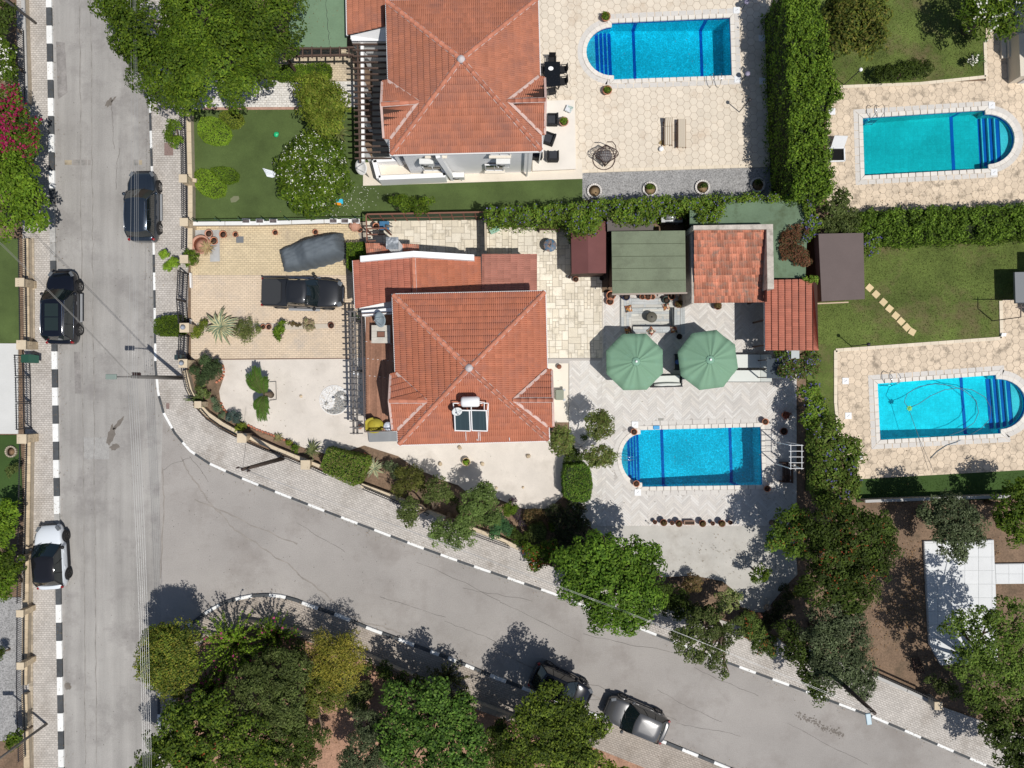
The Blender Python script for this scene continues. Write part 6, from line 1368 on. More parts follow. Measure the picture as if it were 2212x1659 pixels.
tree('shrub','small green plant in the wall bed below the brick edging','shrub',[(640,968,10)],'mid',ls=.08,cr=.12,z=.4,trunk=False)
tree('shrub','tiny green herb clump in the narrow wall bed','shrub',[(625,955,8)],'yellow',ls=.07,cr=.1,z=.3,trunk=False)
# young palm on the pale yard
t=thing('palm','young feather palm with two sprays of fronds on the pale yard','palm',W(575,852,0));x,y,_=W(572,852,1.1);P=[];Nn=[];Dd=[];mb=MB()
for(tx,ty,k)in[(542,805,5),(558,795,4),(572,815,3),(570,905,4),(580,890,3),(562,880,3),(535,820,2)]:
    for q in range(k):
        ex,ey,_=W(tx+random.uniform(-10,10),ty+random.uniform(-8,8),1.2);pts=[]
        for j in range(9):s_=j/8;pts.append(Vector((x+(ex-x)*s_,y+(ey-y)*s_,1.1+.75*math.sin(PI*s_*.75)-.35*s_)))
        mb.tube(pts,[.02]*8+[.006],4);d=(pts[-1]-pts[0]).normalized();side=d.cross(Vector((0,0,1))).normalized()
        for j in range(60):
            s_=.12+.88*j/60;kk=min(int(s_*8),7);p=pts[kk].lerp(pts[kk+1],s_*8-kk)
            for sg in(-1,1):L_=.34*(1-abs(s_-.45));dd=side*sg+d*.6-Vector((0,0,.25));P.append(p+dd.normalized()*L_*.5);Dd.append(dd);Nn.append((L_,0,0))
P=np.array([tuple(p)for p in P]);Dd=np.array([tuple(p)for p in Dd]);L_=np.array([q[0]for q in Nn]);Nn=np.cross(Dd,np.cross(Dd,[0,0,-1.0]));Nn=np.tile([0,0,1.0],(len(P),1))+RNG.normal(size=P.shape)*.1
leafmesh('fronds',P,Nn,L_,pick([(.07,.14,.02),(.05,.11,.015),(.10,.16,.03)],len(P)),.13,t,droop=Dd);mb.build('frond_ribs',mat('green shoot',(.09,.11,.03)),t)
mb=MB().tube([(W(586,853)[0],W(586,853)[1],0),(x+.1,y,.6),(x,y,1.15)],[.22,.18,.10],9);mb.build('trunk',mat('bark',(.16,.12,.085)),t)
# fallen leaves and litter in the bare yard
P=[]
for(cx_,cy_,sx,sy,n)in[(1965,1240,8,60,160),(1985,1300,20,70,200),(1920,1330,26,30,200),(1870,1410,20,24,90),(2150,1230,6,40,50),(700,1560,50,60,200)]:
    for _ in range(n):x_,y_,_z=W(random.gauss(cx_,sx),random.gauss(cy_,sy));P.append((x_,y_,.055))
P=np.array(P);o=leafmesh('leaf_litter',P,RNG.normal(size=P.shape)*.2+[0,0,1],.10*RNG.uniform(.6,1.3,len(P)),pick([(.28,.16,.07),(.20,.11,.05),(.33,.22,.12)],len(P)),.6);tag(o,'dry brown leaves scattered over the bare soil beside the white platform','leaf litter',kind='stuff')
P=np.array([(*W2(random.gauss(760,30),random.gauss(430,22)),.065)for _ in range(110)]);o=leafmesh('petal_litter',P,RNG.normal(size=P.shape)*.2+[0,0,1],.06,pick([(.75,.73,.68)],len(P)),.8);tag(o,'white petals fallen on the turf beside the flowering tree','petals',kind='stuff')
# rough grass over the lawns
def grass(name,label,polys,n,cs,h=.07,z=.06):
    P=[]
    for pts in polys:
        p=PL(pts);xs=[q[0]for q in p];ys=[q[1]for q in p];c=0;A=abs(area(p))
        while c<int(n*A):
            x_,y_=random.uniform(min(xs),max(xs)),random.uniform(min(ys),max(ys))
            if inside((x_,y_),p):P.append((x_,y_,z));c+=1
    P=np.array(P);Nn=RNG.normal(size=P.shape)*[1,1,.5]+[0,0,.4];t_=1+.3*np.sin(P[:,0]*1.3+np.sin(P[:,1]*1.1)*2)*np.sin(P[:,1]*.9)
    o=leafmesh(name,P,Nn,h*RNG.uniform(.6,1.6,len(P)),np.clip(pick(cs,len(P),.3)*t_[:,None],0,1),.3);return tag(o,label,'grass',kind='stuff')
LG=[(.07,.105,.02),(.055,.085,.018),(.11,.11,.035),(.14,.11,.05)]
grass('grass','rough lawn grass of the middle eastern garden',[[(1750,520),(1860,525),(2200,515),(2200,640),(2160,655),(2160,725),(1808,750),(1750,760)]],170,LG)
grass('grass','rough lawn grass north of the eastern pool',[[(1800,0),(2130,0),(2150,90),(2122,160),(1985,175),(1800,182)]],170,LG)
grass('grass','strip of grass below the southeastern patio',[[(1870,1042),(2212,1020),(2212,1068),(1860,1080)]],120,[(.06,.11,.015),(.045,.085,.012)])

tree('tree','dark undergrowth tree between the bright bottom tree and the dark street tree','tree',[(1075,1610,40),(1095,1640,34),(1060,1650,34),(1085,1580,24)],'dark',ls=.14,cr=.3,z=2.6)
tree('shrub','low dark shrubs under the middle of the island garden','shrub',[(700,1590,20),(745,1480,26),(770,1520,26),(790,1490,22),(650,1400,20),(540,1430,24),(480,1450,24)],'olive',ls=.12,cr=.22,z=1.2)
tree('shrub','dark green bank of shrubs inside the wall west of the orange flowering shrub','shrub',[(1105,1150,16),(1125,1165,18),(1000,1095,16),(975,1080,14)],'dark',ls=.11,cr=.2,z=.8,trunk=False)

P=[]
for pts in(KL,KR,KI):
    PP=[Vector(W2(*p))for p in pts]
    for a,b in zip(PP,PP[1:]):
        for _ in range(int((b-a).length*9)):q=a.lerp(b,random.random());P.append((q.x+random.gauss(0,.28),q.y+random.gauss(0,.28),.135))
for(cx_,cy_,sx,sy,n)in[(1450,1000,200,120,120),(1450,200,120,90,90),(2000,430,100,15,160),(1680,1080,20,60,160),(560,200,60,25,120),(1580,1200,80,40,160),(640,560,80,60,60),(600,860,80,50,70),(690,60,30,40,120)]:
    for _ in range(n):x_,y_,_z=W(random.gauss(cx_,sx),random.gauss(cy_,sy));P.append((x_,y_,.11 if cx_!=690 else 2.92))
P=np.array(P);o=leafmesh('leaf_litter',P,RNG.normal(size=P.shape)*.2+[0,0,1],.055*RNG.uniform(.6,1.5,len(P)),pick([(.26,.17,.09),(.20,.13,.06),(.14,.12,.06)],len(P)),.6);tag(o,'small dry leaves and grit gathered along the kerbs and on the paving','leaf litter',kind='stuff')

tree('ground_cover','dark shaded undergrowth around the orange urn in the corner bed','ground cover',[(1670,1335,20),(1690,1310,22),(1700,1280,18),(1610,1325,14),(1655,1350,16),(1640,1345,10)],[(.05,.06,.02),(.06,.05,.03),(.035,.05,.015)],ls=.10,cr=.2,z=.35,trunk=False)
# ================================================================ WALLS, FENCES, GATES
m_stw=mat('honey stone wall',(.52,.42,.29),.95,var=.16,mottle=.15,mscale=2.5,fine=.12,bump=.6,bscale=18)
m_stg=mat('grey brown stone',(.40,.34,.26),.95,var=.18,mottle=.15,mscale=2.5,fine=.12,bump=.6,bscale=18)
m_cap=mat('cream wall cap',(.60,.50,.36),.9,mottle=.10,mscale=1.5,fine=.08)
def wall_run(name,label,pts,h,wd,mcap,stones=True,cat='wall',base=0.0,L_=.55,group=None):
    P=[V(x,y,h)for x,y in pts];c=sum(P,Vector())/len(P);t=thing(name,label,cat,(c.x,c.y,0),group)
    mb=MB()
    for a,b in zip(P,P[1:]):mb.bar((a.x,a.y,h/2-.03),(b.x,b.y,h/2-.03),wd-.05,h-.06)
    mb.build('core',m_stg,t)
    for a,b in zip(P,P[1:]):
        n=max(1,int((b-a).length/L_));d=(b-a)/n
        for i in range(n):
            p=a+d*i+d*.01;q=a+d*(i+1)-d*.01;mb=MB().bar((p.x,p.y,h-.03),(q.x,q.y,h-.03),wd,.07+random.uniform(0,.01));mb.build('cap_stone',mcap,t)
    return t
def pillar(label,px,py,h,s=.42,cap=True,name='gate_pillar',m=None,lamp=False,group='stone pillars of the street walls'):
    c=V(px,py,h);t=thing(name,label,'pillar',(c.x,c.y,0),group);mb=MB();k=int(h/.28)
    for i in range(k):
        for s_ in(0,1):
            z=h*(i+.5)/k;o=(s_-.5)*s*.5;mb=MB().box((c.x+(o if i%2 else 0),c.y+(0 if i%2 else o),z),((s/2-.01)if i%2 else s+random.uniform(-.02,.02),s if i%2 else s/2-.01,h/k-.012));mb.build('stone',m or m_stw,t)
    if cap:mb=MB().box((c.x,c.y,h+.04),(s+.10,s+.10,.08));mb.build('cap',m_cap,t,bevel=.015)
    if lamp:
        mb=MB().lathe((c.x,c.y,h+.08),[(.05,0),(.05,.06),(.13,.10),(.15,.2),(.12,.3),(.03,.36)],12);mb.build('globe_lamp',mat('grey lamp glass',(.30,.33,.38),.25),t)
    return t
def railing(name,label,pts,z0,z1,parent=None,cat='railing',st=.13,group=None,panels=True):
    P=[V(x,y,(z0+z1)/2)for x,y in pts];c=sum(P,Vector())/len(P);t=thing(name,label,cat,(c.x,c.y,z0),group)
    for a,b in zip(P,P[1:]):
        for z in(z0+.10,z1-.10):mb=MB().bar((a.x,a.y,z),(b.x,b.y,z),.045,.035);mb.build('rail',m_iron,t)
        mb=MB();pickets(mb,(a.x,a.y,0),(b.x,b.y,0),z0,z1,st,.024);o=mb.build('picket',m_iron,t);o['kind']='stuff'
    return t
# west side of the main street
wall_run('wall','honey coloured stone wall along the west pavement by the upper lawn',[(55,515),(57,640),(58,740)],.55,.34,m_stw)
wall_run('wall','stone wall along the west pavement beside the white hatchback',[(60,945),(58,1100),(55,1300),(52,1480)],.55,.36,m_stw)
wall_run('wall','low stone wall along the west pavement below the wall lamp',[(52,1500),(58,1659),(60,1740)],.55,.36,m_stw)
wall_run('wall','pale wall at the top left corner behind the pavement',[(48,-40),(52,80),(56,220)],.6,.22,mat('greyish wall cap',(.45,.44,.42),.9))
edging('edging',[(72,515),(74,740)],.28,.13,.3,m_stg);edging('edging',[(70,945),(70,1300),(70,1480),(72,1740)],.25,.13,.3,m_stg)
railing('railing','dark railing on the stone wall beside the upper lawn',[(47,515),(50,740)],.6,1.4);railing('railing','dark railing on the stone wall above the white hatchback',[(50,945),(47,1110),(44,1300)],.6,1.4)
railing('railing','dark railing on the stone wall beside the grey gravel',[(44,1320),(43,1480),(47,1640)],.6,1.4);railing('railing','dark railing at the top left corner wall',[(43,60),(47,220)],.6,1.4)
pillar('stone pillar halfway along the lawn wall on the west side',44,610,1.3,.46);pillar('stone pillar north of the white driveway gates',47,745,1.3,.5);pillar('stone pillar south of the white driveway gates',48,948,1.3,.5);pillar('small stone pillar north of the white hatchback with a round lamp',47,1208,1.3,.36,lamp=True)
pillar('stone pillar on the west wall at the middle of the gravel garden',45,1438,1.3,.36);pillar('stone pillar just below the white hatchback on the west wall',44,1325,1.3,.36)
def gate(label,a,b,h,name='gate',group=None):
    A_=V(*a,h*.6);B_=V(*b,h*.6);t=thing(name,label,'gate',(A_+B_)/2*1.0,group);t.location.z=0;
    for z in(.15,h*.55,h):mb=MB().bar((A_.x,A_.y,z),(B_.x,B_.y,z),.05,.05);mb.build('rail',m_iron,t)
    for p in(A_,B_):mb=MB().box((p.x,p.y,h/2+.02),(.07,.07,h));mb.build('stile',m_iron,t)
    mb=MB();pickets(mb,(A_.x,A_.y,0),(B_.x,B_.y,0),.12,h+.12,.14,.022);o=mb.build('picket',m_iron,t);o['kind']='stuff'
    mb=MB();d=B_-A_;n=max(2,int(d.length/.45));
    for i in range(n):
        c=A_+d*(i+.5)/n;vs_=[(c.x+d.normalized().x*.16*math.cos(2*PI*k/10),c.y+d.normalized().y*.16*math.cos(2*PI*k/10),h*.78+.16*math.sin(2*PI*k/10))for k in range(11)];mb.tube(vs_,.014,4,caps=False)
    o=mb.build('scrollwork',m_iron,t);o['kind']='stuff';return t
gate('upper leaf of the black iron gates at the white driveway',(46,768),(48,812),1.5);gate('middle leaf of the black iron gates at the white driveway',(48,816),(49,868),1.5);gate('lower leaf of the black iron gates at the white driveway',(49,872),(50,926),1.5)
# front wall of the two villas
wall_run('wall','cream capped wall between the street railing and the artificial lawn',[(407,238),(409,330),(411,400),(411,478)],.55,.28,m_cap)
wall_run('wall','short cream capped wall beside the terracotta urns',[(411,488),(410,545)],.55,.30,m_cap)
wall_run('wall','curved cream wall around the planted bed at the junction',[(398,800),(402,815),(410,845),(424,870),(448,895),(480,917),(518,938)],.5,.30,m_cap)
wall_run('wall','straight cream wall under the railing west of the hedge cube',[(540,945),(600,972),(690,1008)],.5,.26,m_cap);wall_run('wall','low wall under the railing from the hedge cube to the olive trees',[(780,1048),(860,1078),(960,1120),(1080,1165),(1150,1198)],.5,.26,m_cap)
railing('railing','black picket railing on the wall of the artificial lawn',[(393,245),(396,330),(398,468)],.5,1.3);railing('railing','black picket railing beside the terracotta urns',[(398,490),(397,540)],.5,1.3)
railing('railing','curved black railing at the junction by the street lamp',[(396,795),(399,815),(405,840),(416,862),(426,872)],.45,1.2);railing('railing','curved black railing along the planted bed',[(432,884),(450,905),(478,925),(514,944)],.45,1.2)
railing('railing','black railing between the two stone piers left of the hedge cube',[(536,955),(570,970),(610,985),(652,1003)],.45,1.2);railing('railing','short black railing running into the hedge cube',[(668,1008),(708,1026)],.45,1.2)
railing('railing','black railing in front of the agaves east of the hedge cube',[(785,1055),(860,1086),(925,1112)],.45,1.2);railing('railing','black railing behind the street olives',[(985,1140),(1060,1168),(1100,1182)],.45,1.2)
for lab,x,y in[('stone pier midway along the artificial lawn railing',396,386),('stone pier at the corner between the turf and the brick drive',398,480),('stone pillar beside the round clipped bush',398,560)]:pillar(lab,x,y,1.35,.42)
pillar('stone pier with a globe lamp beside the pavement box hedge',399,708,1.35,.5,lamp=True);pillar('stone pier with a globe lamp north of the dark topiary cluster',396,785,1.35,.45,lamp=True)
pillar('flat stone pier between the two curved railings',523,946,1.1,.5);pillar('flat stone pier left of the hedge cube',660,1004,1.1,.5);pillar('small stone pier on the bend under the cactus',428,874,1.1,.34)
wall_run('wall','cream wall stub across the turf beside the stone pier',[(398,386),(424,390)],.5,.24,m_cap)
def bowgate(label,a,b):
    t=gate(label,a,b,1.35);return t
gate('northern half of the sliding black driveway gate',(394,588),(391,648),1.45);gate('southern half of the sliding black driveway gate',(391,650),(395,700),1.45);gate('black pedestrian gate below the box hedge',(396,725),(394,775),1.45)
mb=MB();p=V(388,772,1.0);mb.box((p.x,p.y,1.0),(.45,.32,.5));o=mb.build('post_box',mat('dark teal box',(.03,.05,.055),.5),None,bevel=.02);tag(o,'dark teal letter box hung on the pedestrian gate','letter box')
mb=MB()
for(y0,y1)in((590,622),(690,722)):mb=MB();a,b=V(412,y0,.3),V(413,y1,.3);mb.bar(a,b,.06,.25);o=mb.build('gate_guide',m_white);tag(o,'white metal gate guide strip at the '+('upper' if y0<600 else 'lower')+' side of the driveway entrance','gate guide')
# boundary wall between turf and drive, with mesh fence
wall_run('wall','white rendered boundary wall between the turf and the brick drive',[(412,483),(560,482),(700,478),(775,477)],.55,.24,mat('white wall cap',(.74,.74,.72),.8,mottle=.05),L_=1.5)
t=thing('wire_fence','thin green wire fence leaning on the white boundary wall','fence',W(600,478,0));mb=MB()
for z in(.8,1.1,1.4):mb.bar(V(415,476,z),V(790,470,z),.015,.015)
mb.build('wire',mat('green wire',(.03,.09,.06),.6),t)
for i in range(8):p=V(420+i*50,476-i*.7,1.0);mb=MB().box((p.x,p.y,.75),(.04,.04,1.5));mb.build('post',mat('green wire',(.03,.09,.06)),t)
for i,x in enumerate([531,561,590,720,745,768]):
    p=V(x,478,.66);mb=MB().box((p.x,p.y+.02,.64),(.42,.22,.10));o=mb.build('picture_tile',mat('printed dark tile',(.12,.10,.10),.5,fine=.7,fscale=7));mb=MB().box((p.x,p.y+.02,.60),(.50,.30,.08));mb.build('frame',m_white,o)
    tag(o,'small framed picture tile on the white boundary wall, '+['westmost of the six','second from the west','third from the west','first of the eastern three','middle of the eastern three','nearest the big barrel'][i],'tile','picture tiles on the boundary wall')
# brown panel fence behind the villa
m_fb=mat('brown fence timber',(.20,.095,.065),.8,var=.12,fine=.12);m_net=mat('green privacy netting',(.045,.075,.04),.9,fine=.2,fscale=30)
t=thing('panel_fence','brown timber fence with dark green netting north of the stone terrace','fence',W(930,470,0));F0,F1=(790,460),(1050,455);zf=1.9
a=V(793,463,zf);b=V(1052,458,zf)
for z in(zf,.9):mb=MB().bar((a.x,a.y,z),(b.x,b.y,z),.09,.07);mb.build('rail',m_fb,t)
for i in range(11):
    p=a.lerp(b,i/10);mb=MB().box((p.x,p.y,zf/2),(.08,.08,zf));mb.build('post',m_fb,t)
    if i<10:q=a.lerp(b,(i+1)/10);mb=MB().bar((p.x+.05,p.y,zf/2),(q.x-.05,q.y,zf/2),.02,zf-.1);mb.build('net_panel',m_net,t)
t=thing('lattice_frame','brown timber frame around the barrel corner behind the villa','frame',W(800,495,0));c4=[(790,466),(794,520),(835,518),(835,495)]
for(p,q)in[((791,464),(793,522)),((793,494),(835,493)),((793,507),(832,506)),((793,521),(812,520))]:mb=MB().bar(V(*p,1.9),V(*q,1.9),.08,.07);mb.build('rail',m_fb,t)
for p in[(792,495),(793,521),(834,494)]:q=V(*p,1.9);mb=MB().box((q.x,q.y,.95),(.08,.08,1.85));mb.build('post',m_fb,t)
wall_run('wall','narrow grey divider wall dropping from the creeper to the lean-to roof',[(1048,474),(1050,560)],1.6,.12,m_stg,L_=3)
# ---- brick edging of the planted bed, stone by stone
m_eb=mat('red edging brick',(.45,.17,.10),.9,var=.2,mottle=.1)
par=bpy.data.objects.new('edging',None);COL.objects.link(par);par['kind']='structure'
for pts in[[(482,788),(486,800),(483,815),(474,824),(466,827)],[(478,868),(484,882),(494,893)],[(536,917),(560,929),(591,940),(634,957)],[(786,978),(800,990),(812,1000)]]:
    PP=[Vector(W2(*p))for p in pts]
    for a,b in zip(PP,PP[1:]):
        n=max(1,int((b-a).length/.17))
        for i in range(n):c=a.lerp(b,(i+.5)/n);mb=MB().box((c.x,c.y,.10+random.uniform(-.01,.02)),(.13,.11,.14),math.atan2((b-a).y,(b-a).x)+random.uniform(-.2,.2),random.uniform(-.2,.2));mb.build('brick',m_eb,par)
# lower right pavement wall and southern walls
wall_run('wall','low concrete wall of the bare yard along the lower pavement',[(1888,1460),(1960,1492),(2020,1520)],.45,.2,mat('greyish wall cap',(.45,.44,.42)),L_=1.2);railing('railing','black railing on the wall of the bare yard',[(1885,1450),(2010,1506)],.5,1.3)
pillar('small concrete pillar at the end of the bare yard wall',2026,1524,1.2,.42,m=mat('grey pillar',(.4,.38,.34),.9));wall_run('wall','pale low wall below the southeastern pool lawn',[(1868,1083),(2000,1078),(2330,1068)],.8,.18,mat('greyish wall cap',(.45,.44,.42)),L_=2)
wall_run('wall','rendered wall along the inside of the island pavement',[(520,1345),(600,1358),(700,1385),(790,1420),(900,1470),(1000,1512),(1110,1555),(1250,1600)],.7,.26,mat('brownish wall cap',(.36,.29,.22),.9,mottle=.15),L_=.9)
railing('railing','black railing inside the island wall by the whippy shrubs',[(790,1432),(850,1458)],.7,1.3)
# ================================================================ POLES AND WIRES
m_pole=mat('galvanised pole',(.18,.17,.16),.6,metal=.3);m_polew=mat('creosoted pole',(.07,.05,.04),.85,fine=.2);m_wire=mat('bare aluminium wire',(.55,.55,.54),.35,metal=.4);m_wired=mat('dark cable',(.04,.04,.045),.6)
t=thing('utility_pole','grey street lamp pole carrying five bare wires at the junction','utility pole',W(396,816,0));x,y,_=W(396,816);hp=6.2
tx,ty,_=W(283,818,hp)
mb=MB().tube([(x,y,0),(x,y,hp)],[.14,.09],10);mb.build('mast',m_pole,t);mb=MB().tube([(x,y,hp-.35),(x-.5,y,hp-.1),(x-.95,y,hp-.05)],.035,6);mb.build('lamp_arm',m_pole,t)
mb=MB().box((x-1.2,y,hp-.05),(.62,.30,.10));mb.build('lamp_head',mat('grey green lamp head',(.22,.27,.24),.4),t,bevel=.03)
for k in range(5):mb=MB().box((x+.0+k*.0,y+.12,hp-.12-k*.18),(.10,.22,.05));mb.tube([(x,y+.22,hp-.12-k*.18),(x,y+.22,hp-.02-k*.18)],.045,8);mb.build('insulator',mat('dark insulator',(.05,.03,.03),.3),t)
def wire(label,pts,r=.009,m=None,sag=.25,name='power_line',group='wires over the street'):
    P=[Vector(p)for p in pts];out=[]
    for a,b in zip(P,P[1:]):
        for i in range(13):f=i/12;out.append(a.lerp(b,f)-Vector((0,0,4*sag*f*(1-f))))
    c=sum(P,Vector())/len(P);mb=MB().tube(out,r,5);o=mb.build(name,m or m_wire);return tag(o,label,'power line',group)
nm=['westernmost','second','middle','fourth','easternmost']
for k in range(5):
    q=Vector((x+.0,y+.22,hp-.05-k*.18));x0=276+k*4.7
    wire(nm[k]+' of the five pale wires running down the street to the bottom edge',[V(275.5+k*4.9,818,hp),V(310+k*4.4,1700,hp+.2)])
    if k!=1:wire(nm[k]+' of the pale wires running up the street over the slate blue car',[V(275.5+k*4.9,818,hp),V(281+k*2.6,-60,hp+.2)],r=.006)
wire('double cable running from the lamp pole to the upper left edge over the black car',[V(283,814,hp),V(-40,488,hp+.3)],r=.012,m=mat('weathered cable',(.25,.24,.22),.6));wire('lower cable of the pair leaving the lamp pole to the upper left',[V(286,815,hp-.3),V(-40,484,hp-.2)],r=.011,m=mat('weathered cable',(.25,.24,.22)))
t=thing('utility_pole','brown utility pole leaning over the pavement left of the hedge cube','utility pole',W(612,990,0));x2,y2,_=W(612,990);h2=6.6;top2=V(524,1014,h2)
mb=MB().tube([(x2,y2,0),tuple(top2)],[.15,.10],10);mb.build('mast',m_polew,t);mb=MB().bar(top2+Vector((-.35,.1,-.25)),top2+Vector((.35,-.1,-.25)),.07,.07);mb.build('crossarm',m_pole,t)
for s in(-.3,0,.3):mb=MB().tube([top2+Vector((s,-s*.3,-.2)),top2+Vector((s,-s*.3,.05))],.05,8);mb.build('insulator',mat('dark insulator',(.05,.03,.03)),t)
t=thing('utility_pole','tall dark pole with a pale blue lamp head over the lower right kerb','utility pole',W(1720,1390,0));h3=7.6;top3=V(1890,1541,h3)
mb=MB().tube([V(1757,1420,.0),top3],[.16,.10],10);mb.build('mast',m_polew,t);mb=MB().tube([top3,V(1880,1538,h3),V(1877,1546,h3)],.03,5);mb.build('lamp_arm',m_pole,t);mb=MB();p=V(1876,1553,h3);mb.box(p,(.28,.62,.10),R(8));mb.build('lamp_head',mat('pale blue lamp head',(.38,.50,.56),.4),t,bevel=.03)
for k in range(2):wire(['upper','lower'][k]+' wire between the leaning brown pole and the tall dark pole',[top2+Vector((0,0,-.1*k)),V(1336,1314+k*3,h2),top3+Vector((-.1,k*.12,-.1))],r=.008,sag=.1)
wire('thin wire from the leaning brown pole to the lamp pole shadow',[top2,V(531,958,h2-.5)],r=.009,m=m_wired,sag=.02)
t=thing('street_lamp','slanting lamp post at the bottom left pavement with its shadow on the pavers','street lamp',W(103,1562,0));x4,y4,_=W(103,1562);top4=V(-60,1672,6.5);top4=Vector((x4,y4,6.2))+Vector((.3,.1,0))
mb=MB().tube([(x4,y4,0),(x4,y4,6.3)],[.09,.05],10);mb.build('mast',m_pole,t);mb=MB().box((x4-.2,y4,6.3),(.7,.25,.1));mb.build('lamp_head',mat('pale blue lamp head',(.38,.50,.56)),t)
t=thing('street_lamp','lamp post rising from the pavement at the top left corner','street lamp',W(80,52,0));x4,y4,_=W(80,52);mb=MB().tube([(x4,y4,0),(x4,y4,6.3)],[.09,.05],10);mb.build('mast',m_pole,t);mb=MB().box((x4-.2,y4,6.3),(.7,.25,.1));mb.build('lamp_head',mat('pale blue lamp head',(.38,.50,.56)),t)
for lab,cx_,cy_,h_ in[('slim black garden lamp post on the upper patio casting a forked shadow',1596,243,2.0),('slim garden lamp post at the lawn corner with a white lamp',1822,184,2.2),('slim black garden lamp post where the dry lawn meets the hex patio',1838,748,2.2)]:
    xx,yy,_=W(cx_,cy_,0);t=thing('garden_lamp',lab,'lamp post',(xx,yy,0));mb=MB().tube([(xx,yy,.05),(xx,yy,h_)],.03,7);mb.build('mast',m_iron,t);mb=MB().ball((xx,yy,h_+.08),.12,.8,12,8);mb.build('lamp',m_iron if cx_!=1822 else m_white,t)
# ================================================================ POTS, URNS, FURNITURE
m_tc=mat('terracotta',(.50,.22,.13),.85,mottle=.12,mscale=6,fine=.1);m_tcd=mat('dark terracotta',(.22,.09,.055),.85,mottle=.15,mscale=6);m_tcp=mat('pale terracotta',(.50,.27,.19),.85,mottle=.12,mscale=5,stain=(.5,.42,.36),stscale=3,stlo=.6,sthi=.75);m_earth=mat('potting soil',(.06,.04,.03),.95)
def pot(label,px,py,r,h=.4,m=None,plant=None,name='plant_pot',group=None,soil=True,z=.06,pr=None,cat='pot'):
    c=V(px,py,h+z);t=thing(name,label,cat,(c.x,c.y,z),group);r=M_(r);mb=MB().lathe((c.x,c.y,z),[(r*.62,0),(r*.75,h*.3),(r*.93,h*.85),(r*1.02,h*.88),(r*1.02,h),(r*.86,h),(r*.82,h*.7),(.0,h*.68)],20);mb.build('vessel',m or m_tc,t)
    if soil:mb=MB().lathe((c.x,c.y,z+h*.72),[(r*.83,0),(0,.02)],14);mb.build('soil',m_earth if r<.5 else m_tcp,t)
    if plant:
        pr_=M_(pr)if pr else r*1.1;P,Nn,C=blob_leaves((c.x,c.y,z+h+pr_*.4),(pr_*.8,pr_*.8,pr_*.6),1,16,pr_*.4,18,.10,plant);leafmesh('plant',P,Nn,.09,C,.4,t)
    return t
for i,(px,py,k)in enumerate([(1415,1128,'s'),(1434,1129,'b'),(1452,1130,'s'),(1467,1131,'b'),(1518,1131,'b'),(1540,1131,'s'),(1560,1131,'b'),(1578,1129,'s')]):
    o_=['first small pot from the left in the row below the main pool','first large pot from the left in the row below the main pool','second small pot, between the two leftmost large pots','second large pot, just left of the wooden trough','large pot just right of the wooden trough','small pot between the two rightmost large pots','rightmost large pot in the row below the main pool','last small pot, beside the white globe light'][i]
    pot('terracotta '+o_,px,py,7.5 if k=='b' else 4.6,.45 if k=='b' else .32,m_tcd,'brown' if k=='b' else None,group='row of pots below the main pool',pr=5)
t=thing('trough','wooden trough planter in the middle of the pot row below the pool','planter',W(1489,1129,0));c=V(1489,1129,.3);mb=MB()
for dy in(-.12,.12):mb.box((c.x,c.y+dy,.22),(.66,.04,.30))
for dx in(-.32,.32):mb.box((c.x+dx,c.y,.22),(.04,.20,.30))
mb.build('trough_box',mat('pinkish timber',(.42,.27,.20),.8),t);mb=MB().box((c.x,c.y,.28),(.6,.19,.05));mb.build('soil',m_earth,t)
def globe(label,px,py,r=.11,h=.5):c=V(px,py,h);t=thing('garden_light',label,'light',(c.x,c.y,.06));mb=MB().tube([(c.x,c.y,.06),(c.x,c.y,h)],.02,6);mb.build('stake',m_iron,t);mb=MB().ball((c.x,c.y,h+.08),r,1,14,10);mb.build('globe',mat('white globe',(.82,.82,.80),.4),t)
globe('white globe garden light at the right end of the pot row',1593,1128);globe('small garden light stake at the left end of the pot row',1403,1132,.05,.45)
for lab,px,py in[('terracotta ring pot at the northwest corner of the main pool',1370,933),('terracotta ring pot at the southwest corner of the main pool',1375,1045),('terracotta ring pot at the northeast corner of the main pool',1654,911),('terracotta ring pot at the southeast corner of the main pool',1658,1056)]:pot(lab,px,py,7,.38,m_tc,None,group='four pots at the pool corners',z=.1)
for lab,px,py,pl in[('round white rimmed stone planter with bare earth on the gravel strip',1284,413,None),('round white rimmed planter with a small yucca on the gravel strip',1404,409,'mid'),('round white rimmed planter with a leafy tuft on the gravel strip',1517,405,'dark'),('round white rimmed planter nearest the tall hedge on the gravel strip',1636,400,'dark')]:
    t=thing('planter',lab,'planter',W(px,py,0),'round planters on the gravel');x,y,_=W(px,py,.1);n=22
    for k in range(n):a=2*PI*k/n;mb=MB().box((x+.43*math.cos(a),y+.43*math.sin(a),.12),(.105,.11,.16),a+PI/2);mb.build('rim_stone',mat('whitewashed stone',(.66,.62,.58),.9,var=.12),t)
    mb=MB().lathe((x,y,.1),[(.38,0),(0,.03)],18);mb.build('soil',mat('orange brown soil',(.34,.18,.10)if pl!=None else(.26,.18,.10),.95,mottle=.2,mscale=4),t)
    if pl:P,Nn,C=blob_leaves((x,y+.08,.35),(.28,.15,.2),1,9,.14,14,.14,pl);leafmesh('plant',P,Nn,.17,C,.3,t)
pot('round pot with a green plant above the northwest corner of the upper pool',1309,35,10,.35,m_tc,'bright',pr=9,z=.08);pot('round pot with a green plant below the southwest corner of the upper pool',1312,194,10,.35,m_tc,'bright',pr=9,z=.08)
pot('pale stone bowl with a spiky green plant beside the patio step',1218,262,10,.4,m_tcp,'bright',pr=8,z=.3)
